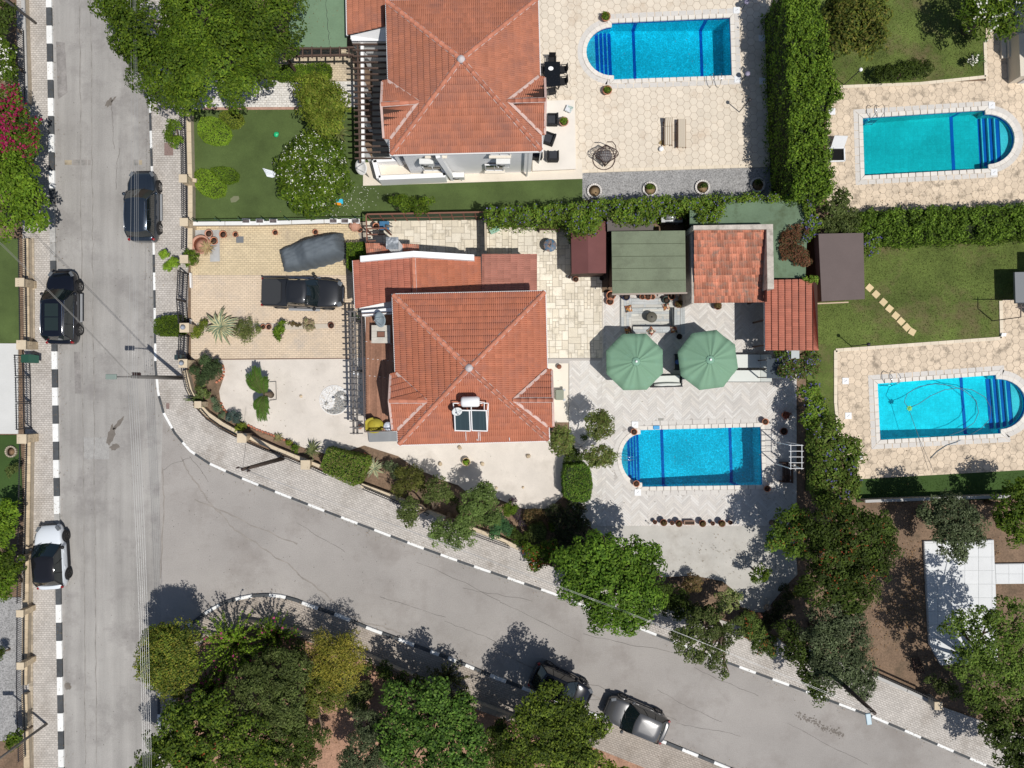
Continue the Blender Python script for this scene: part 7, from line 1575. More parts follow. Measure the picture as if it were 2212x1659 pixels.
# terracotta collection at the gate
pot('very large shallow terracotta bowl at the street end of the drive',433,546-18,20,.45,m_tcp,None,soil=True,group='terracotta by the gate');pot('pale terracotta pot behind the very large bowl',450,504,8.5,.4,m_tcp,group='terracotta by the gate');pot('terracotta pot on the grey slab right of the large bowl',461,520,8.5,.35,m_tc,group='terracotta by the gate')
pot('terracotta pot just east of the grey slab along the wall',481,506,8,.35,m_tc,group='pots along the boundary wall');pot('small terracotta pot second from the grey slab along the wall',508,506,6,.3,m_tc,group='pots along the boundary wall');pot('small terracotta pot third along the wall, north of the covered car nose',594,502,6,.3,m_tc,group='pots along the boundary wall');pot('small terracotta pot fourth along the wall, north of the covered car roof',681,501,6,.3,m_tc,group='pots along the boundary wall');pot('small terracotta pot beside the tipped urn',777,496,6,.3,m_tc,group='pots along the boundary wall')
mb=MB().prism(PL([(415,498),(475,497),(476,565),(455,566),(455,540),(415,540)]),.05,.09);o=mb.build('slab',mat('worn blue grey slab',(.40,.40,.39),.9,mottle=.15,mscale=2));tag(o,'worn grey slab under the terracotta pots at the gate','slab')
mb=MB().prism(PL([(511,511),(527,511),(527,525),(511,525)]),.05,.068);o=mb.build('manhole_cover',mat('slate grey cover',(.17,.18,.19),.7));tag(o,'square slate grey manhole cover in the brick drive','manhole cover')
mb=MB().prism(PL([(357,310),(376,310),(376,337),(357,337)]),.10,.127);o=mb.build('manhole_cover',mat('rusty cover',(.24,.17,.15),.8,fine=.3));tag(o,'rusty brown manhole cover in the pavement by the railing','manhole cover')
mb=MB().prism(PL([(361,871),(368,871),(368,883),(361,883)]),.10,.127);o=mb.build('manhole_cover',mat('rusty cover',(.24,.17,.15)));tag(o,'tiny brown cover in the pavement at the junction bend','manhole cover')
mb=MB().prism(PL([(1421,903),(1433,903),(1433,914),(1421,914)]),.055,.072);o=mb.build('manhole_cover',mat('grey cover',(.33,.32,.29),.8));tag(o,'grey square cover in the herringbone under the western parasol','manhole cover')
def urn(label,px,py,r,L_,az,m=None,tilt=R(75),name='urn',z=.35,group=None):
    x,y,_=W(px,py,z);t=thing(name,label,'urn',(x,y,0),group);mb=MB();prof=[(.16,0),(.55,.12),(.9,.38),(1,.58),(.85,.80),(.5,.92),(.42,.97),(.50,1.0),(.40,.99),(.35,.9),(0,.85)];mb.lathe((0,0,0),[(r*a,L_*b)for a,b in prof],22)
    mt=Matrix.Translation((x,y,z))@Matrix.Rotation(az,4,'Z')@Matrix.Rotation(tilt,4,'Y');mb.v=[tuple(mt@(Vector(v)-Vector((0,0,L_/2))))for v in mb.v];mb.build('vessel',m or m_tc,t)
    mb=MB()
    for s in(-1,1):pts=[mt@Vector((0,s*r*.45,L_*.42)),mt@Vector((0,s*r*.85,L_*.38)),mt@Vector((0,s*r*.95,L_*.20))];mb.tube(pts,.03,6)
    mb.build('handle',m or m_tc,t);return t
urn('big tipped terracotta jar at the corner of the drive and the frame fence',768,489,.34,.72,R(190),m_tcp,tilt=R(55));urn('orange terracotta urn lying in the dark corner bed',1640,1331,.22,.5,R(-100),m_tc,tilt=R(50));urn('grey brown urn propped beside the orange urn',1657,1312,.2,.48,R(60),mat('greyish clay',(.30,.24,.19),.9),tilt=R(40));urn('small dark jug left of the orange urn',1625,1330,.14,.34,R(160),m_tcd,tilt=R(60))
# plants strip on the drive
mb=MB().prism(PL([(425,697),(725,700),(725,709),(560,714),(425,716)]),.05,.10);o=mb.build('kerb_strip',mat('pale strip',(.52,.46,.38),.9));o['kind']='structure'
for lab,px,py,r,m in[('small terracotta pot right of the bushy plant on the drive strip',568,706,5.5,m_tc),('pale rimmed pot beside the small terracotta pot on the strip',580,706,6.5,m_tcp),('brown pot at the east end of the drive strip',715,703,6.5,m_tcd)]:pot(lab,px,py,r,.3,m,group='pots on the drive strip')
tree('shrub','wilted grey trailing plant on the drive strip beside the glossy plant','shrub',[(632,700,10,5),(645,702,8,4)],'brown',ls=.08,cr=.1,z=.3,trunk=False)
# yin yang pebble circle
t=thing('pebble_circle','round yin yang figure of white and grey pebbles on the pale yard','pebble circle',W(723,864,0));cx,cy,_=W(723,864,0);RR=M_(30);wv=MB();gv=MB()
for i in range(1500):
    a=random.uniform(0,2*PI);q=RR*math.sqrt(random.random());x,y=q*math.cos(a),q*math.sin(a)
    # S curve: two half circles on a slanting axis
    u=x*math.cos(R(20))+y*math.sin(R(20));v=-x*math.sin(R(20))+y*math.cos(R(20));up=v>0
    if math.hypot(u-RR/2,v)<RR/2:up=False
    if math.hypot(u+RR/2,v)<RR/2:up=True
    if math.hypot(u-RR*.62,v)<RR*.14:up=True
    if math.hypot(u+RR*.62,v)<RR*.14:up=False
    (wv if up else gv).ball((cx+x,cy+y,.075),random.uniform(.025,.045),.6,6,4,.1)
o=wv.build('white_pebbles',mat('white pebble',(.78,.77,.75),.7),t);o['kind']='stuff';o=gv.build('grey_pebbles',mat('grey pebble',(.30,.30,.29),.7,var=.5),t);o['kind']='stuff'
mb=MB()
for k in range(70):a=2*PI*k/70;mb=MB().box((cx+RR*1.04*math.cos(a),cy+RR*1.04*math.sin(a),.07),(.08,.05,.06),a+PI/2);mb.build('rim_stone',mat('white pebble',(.78,.77,.75)),t)
globe('small lantern standing in the middle of the pebble circle',722,862,.09,.35)
mb=MB();c=W(650,856,.1);mb.ball((c[0],c[1],.10),.11,.7,8,6,.15);tag(mb.build('rock',m_stw),'single small rock between the palm and the pebble circle','rock')
for i,(px,py,r)in enumerate([(993,967,.13),(951,1002,.14),(1042,1002,.13),(1141,985,.14),(1072,1054,.09),(1130,1053,.08)]):
    mb=MB();c=W(px,py,.1);mb.ball((c[0],c[1],.05+r*.6),r,.9,9,6,.2);tag(mb.build('rock',m_stw),['small rock nearest the villa wall on the pale yard','small rock west of the potted yellow plant','small rock east of the potted yellow plant','small rock farthest east on the pale yard','dark little rock by the big olive crown','dark little rock in the middle of the yard end'][i],'rock','rocks on the pale yard')
pot('round cream pot with a yellow green plant on the pale yard south of the villa',1007,998,9,.35,mat('cream pot',(.55,.42,.24),.8),'lime',pr=6)
# square frame on the yard (sandpit cover) behind the palm
t=thing('bar_square','thin square metal frame with lamps lying on the pale yard by the palm','frame',W(592,846,0));
for a,b in[((582,825),(596,824)),((596,824),(597,863)),((597,863),(582,865))]:mb=MB().bar(V(*a,.1),V(*b,.1),.035,.05);mb.build('bar',m_pole,t)
# yellow chair and small table on the deck
t=thing('tub_chair','mustard yellow tub chair on the wooden deck corner','chair',W(810,918,3));c=V(810,918,3.4);az=R(35);mb=MB();NP=18
vs=[];fs=[]
for k in range(NP+1):
    a=az+R(-120)+R(240)*k/NP+PI;
    for(rr,z)in((.52,3.12),(.60,3.75),(.52,3.78),(.42,3.42)):vs.append((c.x+rr*math.cos(a)*1.05,c.y+rr*math.sin(a)*.8,z))
for k in range(NP):
    for j in range(3):fs.append((k*4+j,(k+1)*4+j,(k+1)*4+j+1,k*4+j+1))
m_mu=mat('mustard cloth',(.40,.34,.045),.85,mottle=.12,mscale=4);mb.smooth=True;mb.add(vs,fs);mb.build('shell',m_mu,t);mb=MB().lathe((c.x,c.y,3.08),[(.3,0),(.44,.08),(.46,.30),(.0,.36)],16,1.1,.85);mb.build('cushion',m_mu,t)
t=thing('side_table','small round white patterned side table beside the mustard chair','table',W(838,921,3));c=V(838,921,3.5);mb=MB().lathe((c.x,c.y,3.47),[(.26,0),(.27,.02),(.26,.04),(0,.045)],18);mb.build('table_top',mat('white blue pattern',(.58,.62,.68),.6,fine=.6,fscale=10),t)
for k in range(3):a=2*PI*k/3;mb=MB().tube([(c.x+.2*math.cos(a),c.y+.2*math.sin(a),3.03),(c.x+.12*math.cos(a),c.y+.12*math.sin(a),3.47)],.015,5);mb.build('leg',m_iron,t)
urn('terracotta jar on the pale yard below the deck corner',778,922,.15,.35,0,m_tc,tilt=.1,z=.25)
t=thing('lantern_stand','white lantern on a stand under the pergola slats','lantern',W(768,803,0));c=V(768,803,.6);mb=MB().box((c.x,c.y,.35),(.35,.45,.6));mb.build('stand',m_white,t,bevel=.04)
# parasols
def parasol(label,px,py,r,z,rot,n=8):
    x,y,_=W(px,py,z+.45);t=thing('parasol',label,'parasol',(x,y,.06),'green parasols on the terrace');K=n*12;vs=[];fs=[];rows=[(.10,.62),(.18,.57),(.40,.42),(.62,.27),(.82,.12),(1.0,0)]
    for(f,zz)in rows:
        for k in range(K):
            a=2*PI*k/K+rot;s=(k%12)/12;d=math.cos(PI/n)/math.cos((s-.5)*2*PI/n);sagz=-.07*math.sin(PI*s)*f;wr=.02*math.sin(k*2.3+math.sin(k)*2)*f+-.24*(abs(math.sin(k*.525+1.0+.5*math.sin(k*.4)))-.6)*f*(1.15-f*.85)
            q=r*f*(d*1.06 if f>.3 else 1.0);vs.append((x+q*math.cos(a),y+q*math.sin(a),z+zz*.8+sagz+wr))
    for i in range(len(rows)-1):
        for k in range(K):fs.append((i*K+k,(i+1)*K+k,(i+1)*K+(k+1)%K,i*K+(k+1)%K))
    for k in range(K):a=2*PI*k/K+rot;s=(k%12)/12;d=math.cos(PI/n)/math.cos((s-.5)*2*PI/n)*1.06;vs.append((x+r*d*1.005*math.cos(a),y+r*d*1.005*math.sin(a),z-.14))
    b=len(rows)-1;fs+=[(b*K+k,(b+1)*K+k,(b+1)*K+(k+1)%K,b*K+(k+1)%K)for k in range(K)]
    m_par=mat('green parasol cloth',(.185,.32,.215),.85,fine=.05,fscale=30,stain=(.20,.36,.26),stscale=1.6,stlo=.55,sthi=.8);mb=MB();mb.smooth=True;mb.add(vs,fs);mb.build('canopy',m_par,t)
    mb=MB().lathe((x,y,z+.44),[(r*.17,0),(r*.12,.06),(.05,.12)],n*2);mb.build('vent_cap',mat('pale green cap',(.20,.36,.26),.85),t)
    mb=MB().box((x,y,z+.60),(.12,.12,.10));mb.build('finial',m_white,t,bevel=.02);mb=MB().tube([(x,y,.1),(x,y,z+.5)],.035,8);mb.build('pole',mat('pale pole',(.5,.5,.48),.5),t)
    mb=MB().box((x,y,.12),(.6,.6,.10));mb.build('base',mat('grey cover',(.33,.32,.29)),t)
    for k in range(n):a=2*PI*k/n+rot;mb=MB().tube([(x+.08*math.cos(a),y+.08*math.sin(a),z+.40),(x+r*1.02*math.cos(a),y+r*1.02*math.sin(a),z-.04)],.014,4);mb.build('rib',mat('pale pole',(.5,.5,.48)),t)
parasol('western green parasol beside the sunken seat',1374,781,1.78,2.25,R(22.5+1));parasol('eastern green parasol over the white loungers',1534,777,1.82,2.25,R(30))
# sunken seat
m_gw=[mat('silver grey board',(.44,.46,.46),.85,var=.10,fine=.12,mottle=.06,mscale=2,streak=(.10,(1,9,1))),mat('cream grey board',(.52,.51,.47),.85,var=.10,fine=.12,streak=(.10,(1,9,1)))]
t=thing('sunken_seat','sunken square seat of silver grey boards around a fire bowl','seating pit',W(1409,685,0))
def boards(parent,x0,y0,x1,y1,z,rows,horiz=True,th=.03,name='board',seg=3):
    (ax,ay),(bx,by)=W2(x0,y0),W2(x1,y1)
    for r_ in range(rows):
        f0,f1=r_/rows,(r_+1)/rows;cuts=[0]+sorted(random.uniform(.15,.85)for _ in range(seg-1))+[1]
        for c0,c1 in zip(cuts,cuts[1:]):
            if c1-c0<.04:continue
            if horiz:X0,X1,Y0,Y1=ax+(bx-ax)*c0,ax+(bx-ax)*c1,ay+(by-ay)*f0,ay+(by-ay)*f1
            else:X0,X1,Y0,Y1=ax+(bx-ax)*f0,ax+(bx-ax)*f1,ay+(by-ay)*c0,ay+(by-ay)*c1
            mb=MB().box(((X0+X1)/2,(Y0+Y1)/2,z),(abs(X1-X0)-.008,abs(Y1-Y0)-.008,th));mb.build(name,random.choice(m_gw),parent)
boards(t,1364,666,1453,704,-.38,7)
P_=PIT;mb=MB();pp=P_ if area(P_)>0 else P_[::-1];n=4
mb.add([(x,y,.05)for x,y in pp]+[(x,y,-.40)for x,y in pp],[(i,n+i,n+(i+1)%n,(i+1)%n)for i in range(4)]);mb.add([(x,y,-.41)for x,y in pp],[(0,1,2,3)]);mb.build('pit_wall',m_gw[0],t)
boards(t,1341,645,1363,718,.20,4,False);boards(t,1455,645,1467,718,.20,2,False);boards(t,1363,646,1455,664.5,.20,3);boards(t,1366,706,1455,718,.20,2);boards(t,1469,655,1479,722,.08,2,False)
mb=MB()
for a,b in[((1341,645),(1341,718)),((1467,645),(1467,718)),((1341,645),(1467,645)),((1341,718.5),(1467,718.5))]:mb.bar(V(*a,.12),V(*b,.12),.03,.14)
mb.build('fascia',m_gw[0],t)
mt_=thing('fire_bowl','round dark lidded fire bowl in the middle of the sunken seat','fire bowl',W(1408,685,0));c=V(1408,685,.2);mb=MB().lathe((c.x,c.y,-.36),[(.18,0),(.22,.1),(.30,.30),(.34,.50),(.35,.54),(.30,.57),(.12,.60),(0,.61)],22);mb.build('bowl',mat('dark bronze',(.10,.095,.075),.55,mottle=.15,mscale=5),mt_);mb=MB().lathe((c.x,c.y,.25),[(.05,0),(.05,.04),(0,.05)],8);mb.build('lid_knob',m_iron,mt_)
def cushion(label,px,py,rot=0,s=.40,cols=(.28,.11,.07),z=.30,name='cushion',group='patterned cushions round the pit'):
    c=V(px,py,z);N_=8;vs=[];fs=[]
    for sg in(1,-1):
        for i in range(N_+1):
            for j in range(N_+1):u,v=-1+2*i/N_,-1+2*j/N_;zz=sg*.09*(1-abs(u)**2.5)*(1-abs(v)**2.5)+0;k=1+.06*(abs(u)*abs(v))**2*2;x,y=u*s/2*k,v*s/2*k;vs.append((c.x+x*math.cos(rot)-y*math.sin(rot),c.y+x*math.sin(rot)+y*math.cos(rot),z+zz))
    M2=(N_+1)**2
    for b,fl in((0,False),(M2,True)):
        for i in range(N_):
            for j in range(N_):f=(b+i*(N_+1)+j,b+(i+1)*(N_+1)+j,b+(i+1)*(N_+1)+j+1,b+i*(N_+1)+j+1);fs.append(f[::-1]if fl else f)
    mb=MB();mb.smooth=True;mb.add(vs,fs);m=MATS.get('patchwork cloth')
    if not m:
        m=mat('patchwork cloth',(.24,.10,.07),.9);N=m.node_tree.nodes;L=m.node_tree.links;g=N.new('ShaderNodeNewGeometry');vo=N.new('ShaderNodeTexVoronoi');vo.inputs['Scale'].default_value=9;L.new(g.outputs['Position'],vo.inputs['Vector']);rp=N.new('ShaderNodeValToRGB');rp.color_ramp.interpolation='CONSTANT'
        e=rp.color_ramp.elements;e[0].color=(.06,.05,.045,1);e[1].position=.30;e[1].color=(.26,.08,.05,1)
        for ps,cc in((.5,(.62,.52,.42,1)),(.65,(.42,.20,.06,1)),(.8,(.12,.13,.10,1))):q=e.new(ps);q.color=cc
        L.new(vo.outputs['Color'],rp.inputs[0]);L.new(rp.outputs[0],N['Principled BSDF'].inputs['Base Color'])
    o=mb.build(name,m);return tag(o,label,'cushion',group)
for lab,x,y,r in[('patchwork cushion on the northwest corner of the sunken seat',1358,667,.2),('patchwork cushion on the northeast corner of the sunken seat',1439,663,.2),('patchwork cushion on the southwest corner of the seat, partly under the parasol',1357,714,.3),('patchwork cushion turned on its point on the south bench',1407,715,.8),('dark shaded patchwork cushion on the southeast corner of the seat',1456,712,.1)]:cushion(lab,x,y,r)
for lab,x,y,r,m in[('dark blue glazed pot west of the sunken seat',1353,641,8,mat('blue glaze',(.04,.05,.12),.3)),('terracotta pot alone at the southwest corner of the summer house',1318,651,8,m_tc),('terracotta chimney pots stacked at the summer house corner',1320,638,10,m_tc),('terracotta pot in the middle of the row under the summer house eave',1400,640,8,m_tc),('second terracotta pot in the middle row under the eave',1388,641,6,m_tc),('third terracotta pot in the middle row under the eave',1410,641,6,m_tc),('terracotta pot at the east end of the summer house eave',1451,640,8,m_tc),('dark green glazed pot east of the sunken seat',1440,648,8,mat('green glaze',(.05,.08,.07),.35)),('reddish pot with dried stems right of the sunken seat',1466,657,8,m_tcd),('dark round pot at the south east corner of the sunken seat',1468,727,6,mat('black pot',(.03,.025,.02),.6)),('pot with a wiry brown plant below the orange tiled roof',1551,661,8,m_tcd)]:
    pot(lab,x,y,r,.4,m,'brown' if 'stems' in lab or 'wiry' in lab else None)
c=V(1477,645,.3);mb=MB().ball((c.x,c.y,.25),.36,.55,12,8,.08);tag(mb.build('boulder',mat('tan boulder',(.42,.28,.17),.9,mottle=.2,mscale=3)),'tan coloured boulder beside the kitchen house corner','rock')
# sofas and loungers under the parasols
m_frd=mat('charcoal frame',(.03,.032,.036),.6);m_cush=mat('off white cushion',(.66,.68,.64),.9,fine=.04,fscale=60,mottle=.03)
def lounger(label,px,py,L_,wd,rot,fr=m_frd,cu=m_cush,z=.40,back=.3,group='loungers on the patios',slats=0,cat='sun lounger'):
    t=thing('sun_lounger',label,cat,(0,0,0),group)
    for s in(-1,1):mb=MB().box((0,s*(wd/2-.02),z-.06),(L_,.05,.08));mb.build('side_rail',fr,t)
    for a in(-1,1):
        for b in(-1,1):mb=MB().box((a*(L_/2-.15),b*(wd/2-.03),(z-.1)/2),(.05,.05,z-.1));mb.build('leg',fr,t)
    if back:
        lb=L_*back;mb=MB().box((-lb/2+.02,0,z+.04),(L_-lb-.04,wd-.06,.10));mb.build('seat_cushion',cu,t,bevel=.03)
        mb=MB().box((L_/2-lb/2,0,z+.14),(lb,wd-.06,.10),0,0,R(-22));mb.build('back_cushion',cu,t,bevel=.03)
    else:mb=MB().box((0,0,z+.04),(L_-.04,wd-.06,.10));mb.build('seat_cushion',cu,t,bevel=.03)
    x,y,_=W(px,py,z);return place(t,(x,y,.06),rot)
lounger('white cushioned lounger under the east parasol, the northern of the two',1612,780,3.1,.92,0,back=.22);lounger('white cushioned lounger under the east parasol, the southern of the two',1612,812,3.1,.80,0,back=.22)
t=thing('sofa','two seat garden sofa with off white cushions between the parasols','sofa',(0,0,0));mb=MB().box((0,-.36,.38),(1.9,.08,.72));mb.build('back_frame',m_frd,t)
for s in(-1,1):mb=MB().box((s*.93,0,.32),(.07,.80,.62));mb.build('armrest',m_frd,t)
mb=MB().box((0,0,.22),(1.8,.74,.12));mb.build('seat_frame',m_frd,t);mb=MB().box((0,.06,.36),(1.74,.58,.16));mb.build('seat_cushion',m_cush,t,bevel=.04);mb=MB().tube([(-.84,-.24,.58),(-.4,-.25,.62),(0,-.23,.60),(.4,-.25,.62),(.84,-.24,.58)],[.09,.13,.125,.13,.09],10);mb.build('back_cushion',m_cush,t)
x,y,_=W(1440,823,.5);place(t,(x,y,.06),R(1.5))
t=thing('coffee_table','black low coffee table with a blue plate between the two parasols','table',W(1468,782,0));c=V(1467,782,.45);mb=MB().box((c.x,c.y,.43),(.55,1.05,.05));mb.build('table_top',m_frd,t,bevel=.01)
for a in(-1,1):
    for b in(-1,1):mb=MB().box((c.x+a*.24,c.y+b*.48,.22),(.05,.05,.40));mb.build('leg',m_frd,t)
mb=MB().lathe((c.x-.12,c.y,.46),[(.08,0),(.15,.03),(.14,.03),(0,.015)],16);o=mb.build('plate',mat('blue plate',(.06,.12,.35),.3));tag(o,'blue plate on the black coffee table','plate')
# upper patio: striped wood loungers, dining set, armchairs, egg chair
m_str=mat('cream striped cloth',(.62,.56,.46),.9);
def add_stripes(m,sc,dark,ax=0):
    N=m.node_tree.nodes;L=m.node_tree.links;b=N['Principled BSDF'];tc=N.new('ShaderNodeTexCoord');wv=N.new('ShaderNodeTexWave');wv.bands_direction='XYZ'[ax];wv.inputs['Scale'].default_value=sc;L.new(tc.outputs['Object'],wv.inputs['Vector']);src=b.inputs['Base Color'].links[0].from_socket if b.inputs['Base Color'].links else None
    mx=N.new('ShaderNodeMix');mx.data_type='RGBA';mr=N.new('ShaderNodeMapRange');mr.inputs[1].default_value=.55;mr.inputs[2].default_value=.7;L.new(wv.outputs['Fac'],mr.inputs[0]);L.new(mr.outputs[0],mx.inputs[0]);L.new(src,mx.inputs[6]);mx.inputs[7].default_value=(*dark,1);L.new(mx.outputs[2],b.inputs['Base Color'])
add_stripes(m_str,2.4,(.36,.28,.20),1);m_wood=mat('brown wood',(.16,.075,.04),.7,var=.1)
lounger('striped cream lounger with open foot end, left of the pair on the upper patio',1443,286,1.75,.56,R(90),m_wood,m_str,.35,back=.3,group='pair of striped loungers');lounger('striped cream lounger laid flat, right of the pair on the upper patio',1472,289,1.85,.56,R(90),m_wood,m_str,.35,back=0,group='pair of striped loungers')
t=thing('towel','yellow crumpled towel and bag lying below the striped loungers','towel',W(1431,318,0));mb=MB();c=V(1436,316,.1)
for k in range(7):a=R(60+k*14);mb.add([(c.x,c.y,.12),(c.x+.45*math.cos(a),c.y+.45*math.sin(a),.09),(c.x+.42*math.cos(a+.22),c.y+.42*math.sin(a+.22),.16)],[(0,1,2)])
mb.build('towel_fan',mat('yellow straw',(.48,.36,.14),.9),t);mb=MB().ball((c.x-.25,c.y-.2,.18),.17,.8,10,7,.1);mb.build('bag',m_white,t)
m_blk=mat('black wicker',(.012,.012,.014),.7,fine=.3)
t=thing('dining_table','black rectangular dining table with a white centrepiece beside the upper villa','table',W(1193,150,0));c=V(1193,160,.75);mb=MB().box((c.x,c.y,.77),(1.0,1.55,.05));mb.build('table_top',mat('black glass table',(.008,.009,.01),.12,spec=.6),t)
for a in(-1,1):
    for b in(-1,1):mb=MB().box((c.x+a*.42,c.y+b*.7,.4),(.06,.06,.70));mb.build('leg',m_blk,t)
mb=MB().lathe((c.x-.1,c.y+.32,.80),[(.05,0),(.17,.05),(.15,.06),(0,.04)],12,1,.8);o=mb.build('bowl',m_white);tag(o,'white bowl on the black dining table','bowl')
def chair(label,group):
    t=thing('garden_chair',label,'chair',(0,0,0),group);mb=MB().box((0,0,.45),(.46,.46,.04));mb.build('seat',m_blk,t);mb=MB().box((-.22,0,.72),(.03,.44,.46),0,0,R(-10));mb.build('backrest',m_blk,t)
    for a in(-1,1):
        for b in(-1,1):mb=MB().bar((a*.20,b*.21,.45),(a*.29,b*.24,0),.03,.03);mb.build('leg',m_blk,t)
    for b in(-1,1):mb=MB().bar((-.2,b*.24,.64),(.2,b*.24,.64),.04,.03);mb.build('armrest',m_blk,t)
    return t
ch=chair('black garden chair at the north end of the dining table','chairs round the black dining table');c0=Vector((c.x,c.y,.075));place(ch,c0+Vector((0,1.0,0)),R(-90))
for lab,dx,dy,a in[('black garden chair at the south end of the dining table',0,-1.0,90),('upper black chair on the pool side of the dining table',.72,.38,180),('lower black chair on the pool side of the dining table',.72,-.38,180),('upper black chair between the dining table and the villa',-.72,.38,0),('lower black chair between the dining table and the villa',-.72,-.38,0)]:
    k=copy_tree(ch);place(k,c0+Vector((dx,dy,0)),R(a+random.uniform(-8,8)),label=lab)
def armchair(label,px,py,rot,cush=None):
    t=thing('armchair',label,'armchair',(0,0,0),'black wicker armchairs by the upper villa');mb=MB().box((0,0,.22),(.66,.66,.36));mb.build('seat_base',m_blk,t,bevel=.02);mb=MB().box((-.30,0,.50),(.12,.70,.40));mb.build('backrest',m_blk,t,bevel=.02)
    for s in(-1,1):mb=MB().box((.02,s*.33,.42),(.62,.10,.22));mb.build('armrest',m_blk,t,bevel=.02)
    mb=MB().box((.04,0,.43),(.54,.52,.09));mb.build('cushion',cush or mat('dark grey cushion',(.035,.037,.045),.9),t,bevel=.03);x,y,_=W(px,py,.4);return place(t,(x,y,.30),rot)
armchair('black wicker armchair farthest north beside the villa wall',1193,262,R(180));armchair('black armchair turned to the corner, the second from the north',1186,303,R(160));armchair('black wicker armchair at the southern end of the slab, right',1194,340,R(90));armchair('navy cushioned armchair tucked under the roof corner',1159,335,R(90),mat('navy cushion',(.02,.024,.05),.9))
t=thing('egg_chair','round brown cage swing chair with curved stand on the upper patio','swing chair',W(1308,335,0));c=V(1308,333,.9);mb=MB();m_cg=mat('dark brown cane',(.09,.055,.05),.7)
for k in range(18):
    a=2*PI*k/18;pts=[Vector((c.x+.02,c.y-.62,.30))]+[Vector((c.x+.78*math.sin(PI*j/8)*math.cos(a)+.05,c.y-.55+1.1*(j/8),.95+.62*math.sin(PI*j/8)*math.sin(a)))for j in range(1,8)]+[Vector((c.x,c.y+.55,1.1))];mb.tube(pts,.014,4)
for j in range(2,8,1):rr=.78*math.sin(PI*j/8);mb.tube([(c.x+.05+rr*math.cos(2*PI*k/20),c.y-.55+1.1*j/8,.95+.62*math.sin(PI*j/8)*math.sin(2*PI*k/20))for k in range(21)],.012,4,caps=False)
o=mb.build('cage',m_cg,t);mb=MB().ball((c.x+.05,c.y-.05,.62),.42,.45,12,8);mb.build('cushion',mat('grey cushion',(.22,.21,.21),.9),t)
mb=MB().tube([(c.x+.72*math.cos(R(150+k*12)),c.y-.05+.70*math.sin(R(150+k*12)),.1)for k in range(19)]+[(c.x+.75,c.y+.35,.5),(c.x+.6,c.y+.5,1.1),(c.x+.35,c.y+.55,1.6),(c.x,c.y+.5,1.75)],.03,6);mb.build('stand',m_cg,t)
t=thing('game_table','small tilted white table with a coloured board beside the stone bowl','table',W(1231,238,0));c=V(1229,235,.5);mb=MB().box((c.x,c.y,.5),(.42,.42,.04),R(-25));mb.build('table_top',mat('coloured board',(.62,.64,.66),.5,stain=(.25,.35,.30),stscale=5,stlo=.5,sthi=.55),t)
for a in(-1,1):
    for b in(-1,1):mb=MB().box((c.x+a*.15,c.y+b*.15,.27),(.03,.03,.42));mb.build('leg',m_white,t)
# pool ladders, skimmer lids, lamps
def ladder(label,px,py,rot,m=m_chr,z=0.06):
    t=thing('pool_ladder',label,'pool ladder',(0,0,0),'steel pool ladders')
    for s in(-.26,.26):mb=MB().tube([(s,-.75,0),(s,-.72,.45),(s,-.45,.78),(s,-.1,.70),(s,.08,.2),(s,.10,-.9)],.022,7);mb.build('handrail',m,t)
    for k in range(3):mb=MB().box((0,.10,-.25-k*.27),(.5,.10,.03));mb.build('tread',m,t)
    x,y,_=W(px,py,0);return place(t,(x,y,z),rot)
ladder('steel ladder at the lower right corner of the upper pool',1542,166,0);ladder('steel ladder on the upper left edge of the calm eastern pool',1888,256,R(180));ladder('steel ladder on the upper left edge of the pool with the hose',1921,829,R(180))
t=thing('handrail','curved steel handrail over the round steps of the main pool','handrail',W(1355,988,0));x,y,_=W(1340,988,0)
for s in(-.1,.1):mb=MB().tube([(x,y+s,.1),(x+.1,y+s,.7),(x+.6,y+s,.72),(x+1.0,y+s*.6,.2),(x+1.15,y+s*.5,-.5)],.018,6);mb.build('rail',m_chr,t)
m_lid=mat('white plastic lid',(.76,.77,.78),.45)
def lid(label,px,py,s=.42,rot=0,group='white pool lids',z=.075):mb=MB();x,y,_=W(px,py,0);mb.box((x,y,z+.012),(s,s,.03),rot);o=mb.build('skimmer_cover',m_lid,None,bevel=.006);mb=MB().box((x,y,z+.033),(s*.5,.02,.012),rot+.7);mb.build('lid_mark',mat('grey line',(.35,.35,.36),.6),o);return tag(o,label,'pool lid',group)
for lab,px,py in[('white lid at the northeast corner of the upper pool',1590,24),('white lid at the southeast corner of the upper pool',1592,173),('white lid in the hedge shadow north of the patio edge',1645,84),('white lid in the hedge shadow south of the first',1646,176),('white lid at the northwest corner of the main pool',1371,917),('white lid at the southwest corner of the main pool',1377,1063),('white lid at the northeast end of the calm eastern pool',2140,229),('white lid at the southeast end of the calm eastern pool',2145,373),('white lid by the hedge left of the calm eastern pool',1796,242),('white lid left of the ladder of the pool with the hose',1825,823),('white lid lower left of the pool with the hose',1831,898),('white panel behind the vine tree at the patio corner',1855,985)]:lid(lab,px,py,z=.09 if 1300<px<1400 or 1585<px<1600 or px>2100 else .078)
for i,(px,py)in enumerate([(1603,20),(1605,172)]):
    x,y,_=W(px,py,0);t=thing('disc_lamp','slender lamp with round mirror disc at the '+['upper','lower'][i]+' right corner of the upper pool','garden light',(x,y,0),'mirror lamps');mb=MB().tube([(x,y,.05),(x,y,.9)],.02,6);mb.build('stake',m_iron,t);mb=MB().lathe((x,y,.9),[(.16,0),(.17,.02),(0,.03)],16);mb.build('disc',mat('lilac grey disc',(.30,.28,.38),.3),t)
t=thing('pump_box','open pump hatch with a raised white lid beside the calm pool','hatch',W(1808,320,0));mb=MB()
for(a,b)in[((1792,320),(1823,320)),((1823,320),(1824,348)),((1824,348),(1792,349)),((1792,349),(1792,320))]:mb.bar(V(*a,.15),V(*b,.15),.08,.14)
